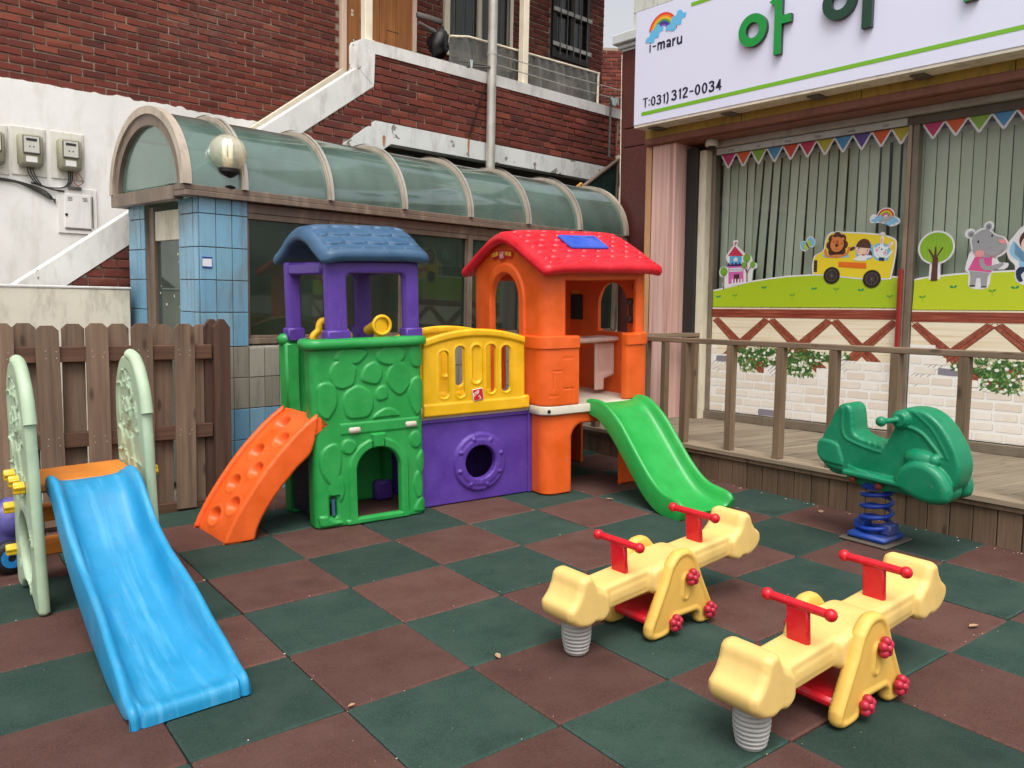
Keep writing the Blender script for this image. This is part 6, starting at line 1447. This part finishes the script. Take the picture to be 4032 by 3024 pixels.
# ---------------- wavy slides
def slide(name, mat, parent, path, w, lip, th, flare, M=None, toe=None):
    """path: (y,z of the bed, lip height scale) ; x runs across"""
    P_ = np.array(cr(path, 8, False)); n = len(P_); T_ = np.gradient(P_[:, :2], axis=0); T_ /= np.linalg.norm(T_, axis=1)[:, None]; N_ = np.stack([-T_[:, 1], T_[:, 0]], 1); N_ *= np.sign(N_[:, 1])[:, None] + (N_[:, 1:2] == 0)
    hw_ = w / 2; b = .052
    V = []; 
    for i in range(n):
        L_ = lip * P_[i, 2]; wi = hw_ + flare * P_[i, 3]
        prof = []
        # outside left bottom -> over lip -> bed -> over right lip -> outside right bottom
        half = [(wi - .002, -th * P_[i, 4]), (wi, -th * P_[i, 4] + .012), (wi, L_ - .018), (wi - .004, L_ - .006), (wi - .014, L_), (wi - .024, L_ - .003), (wi - .033, L_ - .014), (wi - .041, L_ * .55), (wi - .050, L_ * .25), (wi - .066, L_ * .07), (wi - .088, .0), (wi * .35, -.002)]
        prof = [(-x, h) for x, h in half] + [(x, h) for x, h in half[::-1]]
        for x, h in prof: V.append((x, P_[i, 0] + N_[i, 0] * h, P_[i, 1] + N_[i, 1] * h))
    k = len(prof); F = [(i * k + j, i * k + j + 1, (i + 1) * k + j + 1, (i + 1) * k + j) for i in range(n - 1) for j in range(k - 1)]
    nb = len(V)
    for i in range(n):   # underside
        x = hw_ + flare * P_[i, 3] - .014
        for sx in (-x, x): V.append((sx, P_[i, 0] - N_[i, 0] * th * P_[i, 4] * .9, P_[i, 1] - N_[i, 1] * th * P_[i, 4] * .9))
    for i in range(n - 1):
        F.append((nb + 2 * i, nb + 2 * i + 2, nb + 2 * i + 3, nb + 2 * i + 1)); F.append((i * k, (i + 1) * k, nb + 2 * i + 2, nb + 2 * i)); F.append((i * k + k - 1, nb + 2 * i + 1, nb + 2 * i + 3, (i + 1) * k + k - 1))
    F.append(tuple(range(k)) + (nb + 1, nb)); F.append(tuple(reversed(range((n - 1) * k, n * k))) + (nb + 2 * n - 2, nb + 2 * n - 1))
    o = mk(name, V, F, mat, parent, None, M)
    bm = bmesh.new(); bm.from_mesh(o.data); bmesh.ops.recalc_face_normals(bm, faces=bm.faces); bm.to_mesh(o.data); bm.free()
    o.data.polygons.foreach_set('use_smooth', [True] * len(o.data.polygons)); o.data.set_sharp_from_angle(angle=R(62)); return o
slide('slide', PSG, ps, [(-.0, .588, .35, 0, 1.1), (-.06, .588, .5, 0, 1.3), (-.16, .560, .75, 0, 1.3), (-.28, .463, 1, 0, 1.1), (-.40, .338, 1, 0, 1), (-.52, .212, 1, 0, 1), (-.62, .118, 1.1, .2, 1), (-.71, .062, 1.2, .5, .9), (-.80, .040, 1.25, .8, .75), (-.875, .040, 1.05, 1, .8), (-.905, .030, .55, 1, .6)], .415, .072, .058, .012, Matrix.Translation((2.03, -.045, 0)) @ Matrix.Rotation(R(2), 4, 'Z'))

# ================================================================== SMALL BLUE SLIDE
BSM = on_floor(-.592, -1.734, 2)
bs = thing('toddler_slide', 'small sky blue toddler slide between pale green moulded side panels', 'slide', BSM)
PBL = plastic('slide_blue', (30, 146, 196), .42, .10, fade=(104, 180, 220)); PPG = plastic('pale_green', (184, 206, 174), .42); POR = plastic('step_orange', (232, 138, 44), .5); PYB = plastic('knob_yellow', (236, 190, 24), .35)
slide('slide', PBL, bs, [(1.33, .545, .35, 0, .9), (1.26, .543, .6, 0, 1), (1.17, .505, .95, 0, 1.1), (1.07, .405, 1.25, 0, 1.2), (.95, .312, 1.35, 0, 1.2), (.80, .235, 1.45, .1, 1.2), (.62, .160, 1.75, .25, 1.1), (.48, .112, 1.75, .4, 1), (.34, .073, 1.45, .6, .9), (.20, .050, 1.1, .8, .75), (.11, .044, .70, .95, .65), (.065, .050, .42, 1, .6), (.034, .057, .22, 1, .5), (.014, .053, .08, .98, .42), (.002, .036, .02, .95, .36), (-.002, .004, .01, .95, .3)], .345, .078, .05, .022, Matrix.Translation((.183, 0, 0)))
sp_out = cr([(1.2, .012), (1.2, .40), (1.205, .80), (1.225, .90), (1.27, .98), (1.33, 1.045), (1.40, 1.065), (1.48, 1.068), (1.55, 1.045), (1.62, .98), (1.67, .88), (1.69, .72), (1.70, .40), (1.74, .20), (1.76, .02)], 4, False) + [(1.74, 0), (1.66, 0), (1.60, .045), (1.50, .075), (1.40, .06), (1.32, .02), (1.29, 0), (1.215, 0)]
rp_ = np.random.default_rng(21); curls = []
for _ in range(26):
    y, z = rp_.uniform(1.30, 1.62), rp_.uniform(.42, .98); a = rp_.uniform(0, 6.28); r_ = rp_.uniform(.02, .055); curls.append([(y + r_ * math.cos(a + t), z + 1.25 * r_ * math.sin(a + t)) for t in np.linspace(0, rp_.uniform(1.6, 3.4), 7)])
for _ in range(12):
    y, z = rp_.uniform(1.24, 1.7), rp_.uniform(.05, .42); a = rp_.uniform(0, 6.28)
    if math.hypot((y - 1.46) / .19, (z - .25) / .19) > 1: curls.append([(y + .016 * math.cos(a + t), z + .02 * math.sin(a + t)) for t in np.linspace(0, 4, 6)])
def sp_shape(u, v): return np.maximum(spoly(u, v, sp_out), -sell(u, v, 1.455, .245, .145, .155))
def sp_relief(u, v):
    h = -.007 * sm(-sell(u, v, 1.465, .84, .155, .165), .012) - .004 * sm(-sbox(u, v, 1.30, 1.62, .44, .72, .06), .012)
    e_ = sell(u, v, 1.43, .93, .036, .042); h = h + .009 * sm(-e_, .01); e_ = sell(u, v, 1.48, .80, .062, .075); h = h + .009 * sm(-e_, .012)
    e_ = sell(u, v, 1.46, .62, .055, .10); h = h + .006 * sm(-e_, .01)
    for c in curls:
        dd = np.full(u.shape, 9.0)
        for i in range(len(c) - 1): dd = np.minimum(dd, scap(u, v, *c[i], *c[i + 1], 0))
        h = h + .007 * sm(.008 - dd, .008)
    return h
for (xx, s_) in ((-.045, -1), (.412, 1)):
    fr_f = (lambda u, v, d: .022 + sp_relief(u, v) + rnd_edge(d, .016)) if s_ < 0 else (lambda u, v, d: .022 + rnd_edge(d, .016))
    bk_f = (lambda u, v, d: -.022 - rnd_edge(d, .016)) if s_ < 0 else (lambda u, v, d: -.022 - sp_relief(u, v) - rnd_edge(d, .016))
    # u runs along y, v along z, h along +x ; mirrored so that the outside/inside carry the relief
    sp_m = panel('side_panel', PPG, bs, sp_shape, 1.19, 1.77, 0, 1.09, .0056, lambda u, v, d: .022 + rnd_edge(d, .016), lambda u, v, d: -(.022 + sp_relief(u, v) + rnd_edge(d, .016)), lambda u, v, h, x_=xx: np.stack([x_ + h + .012 * (v - .5) * 0, u, v], 1), 45)
    if s_ < 0: spL = sp_m
    # rim bead over the top arch
    m = MB(); m.tube([(xx, y, z) for y, z in cr([(1.213, .82), (1.24, .92), (1.29, 1.0), (1.36, 1.055), (1.44, 1.07)], 5, False)], .027, 12); m.build('arch_rim', PPG, sp_m, 70)
def bolt_knob(M_):
    V = []; F = []; n = 40
    for (z, r_) in ((0, 1), (.036, 1), (.042, .9), (.042, .01)):
        for k in range(n):
            a = 2 * math.pi * k / n; q_ = (.024 + .004 * math.cos(5 * a)) * r_; V.append((q_ * math.cos(a), q_ * math.sin(a), z))
    for i in range(3):
        for k in range(n): F.append((i * n + k, i * n + (k + 1) % n, (i + 1) * n + (k + 1) % n, (i + 1) * n + k))
    F.append(tuple(range(3 * n, 4 * n))); return V, F
for (y, z) in ((1.60, .545), (1.47, .54), (1.345, .535), (1.70, .375), (1.74, .165)):
    V, F = bolt_knob(None); mk('bolt_knob', V, F, PYB, spL, 50, Matrix.Translation((-.066, y, z)) @ Matrix.Rotation(R(-90), 4, 'Y'))
for (y, z) in ((1.345, .535), (1.60, .53)): mk('bolt_knob', *bolt_knob(None), PYB, sp_m, 50, Matrix.Translation((.433, y, z)) @ Matrix.Rotation(R(90), 4, 'Y'))
m = MB(); m.cbox(-.022, .389, 1.335, 1.66, .50, .545, .01); m.build('platform', POR, bs, 40)
for (y0, y1, z0, z1) in ((1.62, 1.72, .30, .37), (1.68, 1.79, .12, .19)):
    m = MB(); m.cbox(-.022, .389, y0, y1, z0, z1, .01); m.build('step', POR, bs, 40)

# ================================================================== SEESAWS
PSY = plastic('seesaw_yellow', (242, 204, 122), .44, .06); PSP = plastic('seesaw_panel_yellow', (240, 192, 90), .44, .07); PRH = plastic('handle_red', (214, 14, 38), .3); PRK = plastic('knob_crimson', (184, 28, 56), .35); PGR = plastic('bellows_grey', (176, 174, 170), .45)
CY = .128
def ext(poly, hw_, st, r_):
    P_ = np.array(poly); lo, hi = P_.min(0) - .01, P_.max(0) + .01
    return panel('t', None, None, lambda u, v: spoly(u, v, poly), lo[0], hi[0], lo[1], hi[1], st, lambda u, v, d: hw_ + rnd_edge(d, r_), lambda u, v, d: -hw_ - rnd_edge(d, r_), lambda u, v, h: np.stack([u, -h, v], 1), build=False)
bmx = MB()
endp = cr([(.36, -.015), (.368, -.048), (.405, -.068), (.44, -.060), (.475, -.066), (.525, -.052), (.560, -.018), (.562, .022), (.532, .048), (.510, .082), (.498, .116), (.474, .130), (.446, .126), (.430, .102), (.418, .074), (.392, .056), (.362, .028)], 4)
for s_ in (-1, 1):
    V, F = ext([(s_ * x, z) for x, z in endp], .092, .007, .022); bmx.add(V.tolist(), F.tolist())
    V, F = ext([(s_ * x, z) for x, z in ((.06, -.045), (.42, -.040), (.42, .054), (.06, .058))], .070, .007, .012); bmx.add(V.tolist(), F.tolist())
    V, F = ext([(s_ * x, z) for x, z in ((.14, -.022), (.35, -.020), (.35, .026), (.14, .028))], .0735, .007, .003); bmx.add(V.tolist(), F.tolist())
V, F = ext(cr([(-.14, -.03), (-.10, -.058), (0, -.066), (.10, -.058), (.14, -.03), (.135, .035), (.10, .062), (0, .068), (-.10, .062), (-.135, .035)], 4), .098, .008, .022); bmx.add(V.tolist(), F.tolist())
beam_o = remesh('seat_beam', bmx, .0048, 3, PSY, None); beam_me = beam_o.data; bpy.data.objects.remove(beam_o)
def handle_mesh():
    m = MB(); m.cbox(-.011, .011, -.040, .040, -.02, .118, .006)
    m.tube([(0, -.108, .125), (0, -.095, .125), (0, 0, .125), (0, .095, .125), (0, .108, .125)], [.012, .014, .0145, .014, .012], 14)
    for s_ in (-1, 1): m.ball((0, s_ * .112, .125), .0205, 16, 10)
    o = m.build('handle', PRH, None, 45); me = o.data; bpy.data.objects.remove(o); return me
hnd = handle_mesh()
pan_poly = cr([(-.09, .29), (-.045, .33), (.0, .340), (.045, .33), (.085, .29), (.12, .215)], 5, False) + cr([(.205, .06), (.21, .025), (.185, .004), (.13, .0), (.105, .012), (.098, .045), (.08, .062)], 4, False) + cr([(-.055, .062), (-.075, .04), (-.09, .01), (-.13, .0), (-.185, .002), (-.212, .022), (-.212, .06)], 4, False) + [(-.125, .215)]
def pan_front(u, v, d): return .024 - .005 * sm(d - .022, .006) + .007 * sm(.030 - np.abs(scap(u, v, .012, .155, .012, .215, 0)), .008) - .004 * sm(.013 - scap(u, v, .012, .150, .012, .215, 0.0), .006) + rnd_edge(d, .016)
V, F = panel('t', None, None, lambda u, v: spoly(u, v, pan_poly), -.23, .23, -.01, .35, .006, pan_front, lambda u, v, d: -.024 - rnd_edge(d, .016), lambda u, v, h: np.stack([u, -h, v], 1), build=False)
o = mk('support_panel', V, F, PSP, None, 50); pan_me = o.data; bpy.data.objects.remove(o)
m = MB()
for k in range(5): a = 2 * math.pi * k / 5 + .3; m.ball((.021 * math.cos(a), -.014, .021 * math.sin(a)), (.0165, .017, .0165), 12, 8)
m.ball((0, -.018, 0), (.015, .020, .015), 12, 8); m.tube([(0, .0, 0), (0, -.012, 0)], .02, 14)
o = m.build('flower_knob', PRK, None, 180); kn_me = o.data; bpy.data.objects.remove(o)
m = MB(); m.cbox(-.16, .15, .02, 2 * CY - .02, .045, .08, .012); o = m.build('base_plank', PRH, None, 40); plank_me = o.data; bpy.data.objects.remove(o)
prof = [(.0005, 0), (.040, 0), (.043, .004)]
for k in range(9):
    z = .008 + k * .0148; r_ = .043 + .006 * math.sin(math.pi * min(1, k / 8)) + .001 * k; prof += [(r_, z), (r_ + .004, z + .003), (r_ + .004, z + .008), (r_ - .002, z + .0115)]
prof += [(.042, .143), (.042, .165), (.0005, .165)]
m = MB(); m.lathe(prof, 30); o = m.build('spring_bellows', PGR, None, 60); bel_me = o.data; bpy.data.objects.remove(o)
tilt = R(4.4)
def seesaw(x, y, deg, label):
    t = thing('seesaw', label, 'seesaw', on_floor(x, y, deg), 'pale yellow plastic seesaws')
    MBm = Matrix.Translation((0, CY, .228)) @ Matrix.Rotation(-tilt, 4, 'Y')
    bmo = inst(beam_me, t, MBm, 'seat_beam')
    for s_ in (-1, 1): inst(hnd, bmo, Matrix.Translation((s_ * .223, 0, .053)), 'handle')
    pn = inst(pan_me, t, Matrix.Translation((.008, .022, 0)) @ Matrix.Diagonal((.92, 1, .98, 1)), 'support_panel'); pn2 = inst(pan_me, t, Matrix.Translation((0, 2 * CY - .01, 0)) @ Matrix.Rotation(math.pi, 4, 'Z') @ Matrix.Diagonal((.92, 1, .98, 1)), 'support_panel')
    for p_ in (pn, pn2):
        for (kx, kz) in ((.034, .225), (-.07, .056), (.158, .058)) if p_ == pn else ((-.034, .225), (.07, .056), (-.158, .058)):
            if p_ == pn2: kx = -kx
            inst(kn_me, p_, Matrix.Translation((kx, -.024, kz)), 'flower_knob')
    inst(plank_me, t, None, 'base_plank'); inst(bel_me, t, Matrix.Translation((-.455, CY + .0, 0)), 'spring_bellows')
    return t
seesaw(1.336, -2.266, 1, 'pale yellow seesaw with red handles nearer the green slide')
seesaw(1.335, -3.068, .5, 'pale yellow seesaw with red handles closest to the front edge')

# ================================================================== SPRING RIDER
PRG = plastic('rider_green', (0, 134, 92), .34, .10); PSB = paint('spring_blue', (22, 64, 168), .38, .15, dirt=.25, dirtc=(60, 50, 40)); PBR = paint('spring_base_blue', (26, 66, 150), .5, .2, dirt=.6, dirtc=(96, 84, 66))
RDM = on_floor(3.06, -2.10, -90)
rd = thing('spring_rider', 'dark green scooter shaped spring rider on a blue coil spring', 'spring rider', RDM)
body = MB()
prof_b = cr([(-.322, .46), (-.318, .41), (-.285, .37), (-.235, .352), (-.16, .345), (-.135, .315), (-.08, .30), (.06, .288), (.12, .30), (.20, .30), (.30, .31), (.38, .34), (.43, .40), (.445, .48), (.43, .55), (.40, .61), (.345, .685), (.28, .735), (.22, .752), (.16, .750), (.128, .735), (.105, .66), (.075, .58), (.055, .535), (.0, .54), (-.08, .558), (-.115, .58), (-.128, .64), (-.142, .70), (-.17, .722), (-.205, .716), (-.235, .68), (-.268, .60), (-.300, .53)], 3)
V, F = ext(prof_b, .082, .006, .018); body.add(V.tolist(), F.tolist())
# hips, ridges, wheels, guards, footboards, lamps
V, F = ext(cr([(-.325, .49), (-.325, .43), (-.29, .385), (-.18, .375), (-.155, .40), (-.18, .47), (-.205, .505), (-.285, .515)], 4), .092, .007, .018); body.add(V.tolist(), F.tolist())
V, F = ext(cr([(-.30, .37), (-.26, .325), (-.20, .318), (-.15, .34), (-.16, .38), (-.24, .40)], 4), .05, .008, .02); body.add(V.tolist(), F.tolist())
V, F = ext(ell(.30, .36, .12, .085, 24), .055, .008, .025); body.add(V.tolist(), F.tolist())
for s_ in (-1, 1):
    for (poly_, yy, hw2_, rr_) in ((cr([(.15, .36), (.165, .44), (.225, .495), (.30, .505), (.38, .47), (.428, .40), (.43, .335), (.38, .305), (.28, .305)], 4), .108, .042, .036),):
        V, F = ext(poly_, hw2_, .007, rr_); body.add((V + np.array([0, s_ * yy, 0])).tolist(), F.tolist())
    body.ball((.26, s_ * .088, .505), (.085, .042, .046), 22, 14); body.ball((.325, s_ * .090, .512), (.03, .03, .032), 14, 10)
    body.tube([(-.125, s_ * .10, .395), (-.05, s_ * .125, .385), (.08, s_ * .128, .37), (.20, s_ * .115, .352)], [.010, .016, .016, .010], 12)
    body.cbox(-.13, .21, min(s_ * .06, s_ * .150), max(s_ * .06, s_ * .150), .352, .382, .008)
    body.tube([(.14, s_ * .055, .69), (.14, s_ * .098, .69)], .048, 18); body.tube([(.14, s_ * .09, .69), (.14, s_ * .112, .69)], .036, 18)
    body.tube([(.135, s_ * .10, .69), (.095, s_ * .165, .682)], .0145, 10); body.ball((.085, s_ * .178, .68), .027, 16, 10)
    body.tube([(x_, s_ * .080, z_) for x_, z_ in cr([(-.19, .70), (-.185, .60), (-.165, .545), (-.11, .522), (.0, .502), (.045, .50)], 4, False)], .008, 7)
    body.tube([(x_, s_ * .076, z_) for x_, z_ in cr([(.20, .735), (.29, .67), (.35, .59), (.385, .53)], 4, False)], .010, 7)
    body.tube([(x_, s_ * .082, z_) for x_, z_ in cr([(.155, .66), (.24, .64), (.31, .58), (.355, .53)], 4, False)], .009, 7)
for k in range(4): body.cbox(-.09 + k * .036, -.058 + k * .036, -.082, .082, .522 - k * .003, .549 - k * .003, .006)
rb_o = remesh('body', body, .0044, 2, PRG, rd, Matrix.Translation((0, 0, .0)) @ Matrix.Translation((0, 0, .3)) @ Matrix.Rotation(R(2.0), 4, 'Y') @ Matrix.Translation((0, 0, -.3)))
m = MB(); m.tube([(.076 * math.cos(t), .076 * math.sin(t), .055 + .245 * min(1, max(0, (t - 3) / 25.0))) for t in np.linspace(0, 31, 260)], .0125, 10); m.build('coil_spring', PSB, rd, 80)
m = MB(); m.cbox(-.135, .135, -.135, .135, .0, .012, .004); m.build('ground_plate', paint('plate_steel', (88, 82, 74), .6, .25, dirt=.5, dirtc=(110, 76, 52)), rd)
m = MB(); m.cbox(-.11, .11, -.105, .105, .0125, .045, .012); m.cbox(-.105, -.045, -.045, .045, .046, .105, .008); m.cbox(.045, .105, -.045, .045, .046, .105, .008); m.build('spring_clamp', PBR, rd, 40)
m = MB(); m.lathe([(.0005, .29), (.088, .29), (.09, .3), (.09, .322), (.0005, .322)], 24); m.build('top_plate', PSB, rd, 40)
for (x, z) in ((-.085, .335), (.062, .322)):
    for s_ in (-1, 1):
        m = MB(); m.ball((x, s_ * .105, z), (.02, .016, .02), 14, 8); m.build('bolt_cap', plastic('cap_rust', (156, 62, 36)), rd, 180)

# ================================================================== RIDE-ON CAR (partly cut by the left edge)
PVC = plastic('car_purple', (98, 92, 166), .38); TY = flat('tyre_black', (22, 22, 24), .6); HB = plastic('hub_blue', (30, 130, 200), .35)
CM = on_floor(-.88, .30, 8)
rc_ = thing('ride_on_car', 'purple toddler ride on car with black tyres behind the pale green slide panel', 'toy car', CM)
body = MB()
V, F = ext(cr([(-.30, .13), (-.28, .22), (-.20, .24), (-.10, .20), (.0, .21), (.05, .28), (.12, .33), (.20, .30), (.25, .22), (.255, .14), (.18, .11), (-.2, .11)], 4), .105, .010, .04); body.add(V.tolist(), F.tolist())
body.tube([(.06, -.12, .225), (-.02, -.125, .20), (-.12, -.125, .205)], [.03, .028, .022], 12); body.ball((.17, -.03, .24), (.10, .11, .11), 20, 12)
remesh('car_body', body, .010, 4, PVC, rc_)
m = MB(); m.cbox(-.26, .22, -.125, .125, .085, .112, .01); m.build('chassis', PBD, rc_, 40)
for (x, y) in ((.13, -.15), (.13, .15), (-.19, -.15), (-.19, .15)):
    m = MB(); m.lathe([(.0005, -.026), (.05, -.028), (.072, -.024), (.082, -.01), (.082, .01), (.072, .024), (.05, .028), (.0005, .026)], 26, Matrix.Translation((x, y, .083)) @ Matrix.Rotation(R(90), 4, 'X')); w_ = m.build('wheel', TY, rc_, 50)
    for s_ in (-1, 1):
        m = MB(); m.ring(x, .083, .048, .048, .018, .018, y + s_ * .0300 - .002, y + s_ * .0300 + .002, 22); m.build('hub', HB, w_, 40)
m = MB(); m.cbox(-.10, .02, -.165, -.14, .155, .18, .01); m.build('step_trim', plastic('trim_pale', (150, 190, 214), .4), rc_, 40)
m = MB(); m.tube([(.06 + .07 * math.cos(a), .07 * math.sin(a) * 1.1, .36 + .03 * math.cos(a)) for a in np.linspace(0, 2 * math.pi, 26)], .012, 8, False); m.tube([(.10, 0, .30), (.06, 0, .36)], .018, 10); m.build('steering_wheel', TY, rc_, 60)

# ================================================================== LITTER
lf_m = plastic('dry_leaf', (178, 142, 108), .8)
def gpt(x, y, dz=.003): return (x, y, fz(x, y) + dz)
rl = np.random.default_rng(17)
def leaf(x, y, L_, a, label, mat=lf_m):
    P_ = [(-.5, 0), (-.2, .22), (.2, .26), (.5, .04), (.2, -.2), (-.2, -.16)]
    V = [(px * L_, pz * L_, .002 + .10 * L_ * abs(pz) + rl.uniform(0, .003)) for px, pz in P_]; V.append((0, 0, .001)); n = 6
    V2 = [(x_, y_, z_ + .0012) for x_, y_, z_ in V]
    F = [(i, (i + 1) % n, 6) for i in range(n)] ; F2 = [(7 + (i + 1) % n, 7 + i, 13) for i in range(n)]; F3 = [(i, 7 + i, 7 + (i + 1) % n, (i + 1) % n) for i in range(n)]
    o = mk('dry_leaf', V + V2, [tuple(reversed(f)) for f in F] + [tuple(reversed(f)) for f in F2] + F3, mat, None, None, on_floor(x, y, a, .001))
    tag(o, label, 'leaf', 'dry leaves and scraps on the play floor'); return o
leaf(.42, -3.40, .055, -40, 'dry pale leaf on the green tile in front of the nearer seesaw')
leaf(2.02, -2.40, .06, 20, 'dry leaf lying on a tile joint between the two seesaws and the deck')
leaf(2.30, -2.95, .05, 160, 'dry leaf on the brown tile to the right of the nearer seesaw')
leaf(.62, -2.00, .045, 70, 'dry leaf just left of the farther seesaw')
leaf(3.30, -1.62, .07, 30, 'curled dry leaf against the skirt of the deck, left of the spring rider')
leaf(2.50, -.62, .05, 120, 'curled dry leaf at the deck skirt near the foot of the green slide')
leaf(.02, -2.00, .03, 10, 'tiny pale leaf scrap beside the toe of the blue slide')
leaf(-.30, -2.62, .035, 60, 'dry leaf in the joint at the bottom edge of the picture')
leaf(2.95, -3.0, .06, 95, 'dry leaf in a joint at the right edge of the picture')
lit = MB()
def crumb(x, y, s_):
    a = rl.uniform(0, 6.28); c_, q_ = math.cos(a) * s_, math.sin(a) * s_; z = fz(x, y) + .0005
    lit.add([(x - c_, y - q_, z), (x + q_ * .5, y - c_ * .5, z), (x + c_, y + q_, z), (x - q_ * .5, y + c_ * .5, z), (x, y, z + s_ * .5)], [(0, 1, 4), (1, 2, 4), (2, 3, 4), (3, 0, 4)])
for _ in range(200): crumb(rl.uniform(-1.3, 3.3), rl.uniform(-3.8, .6), rl.uniform(.001, .0026))
for _ in range(240):
    i_, j_ = rl.integers(-1, 10), rl.integers(-2, 7)
    if rl.random() < .5: crumb(j_ * .5 + rl.normal(0, .006), -i_ * .5 - rl.random() * .5, rl.uniform(.0012, .0042))
    else: crumb(j_ * .5 + rl.random() * .5, -i_ * .5 + rl.normal(0, .006), rl.uniform(.0015, .006))
for _ in range(34): crumb(3.41 + rl.normal(0, .012), rl.uniform(-2.9, -.6), rl.uniform(.002, .008))
o = lit.build('floor_litter', plastic('crumb_pale', (222, 204, 178), .85), None, None); o['kind'] = 'stuff'
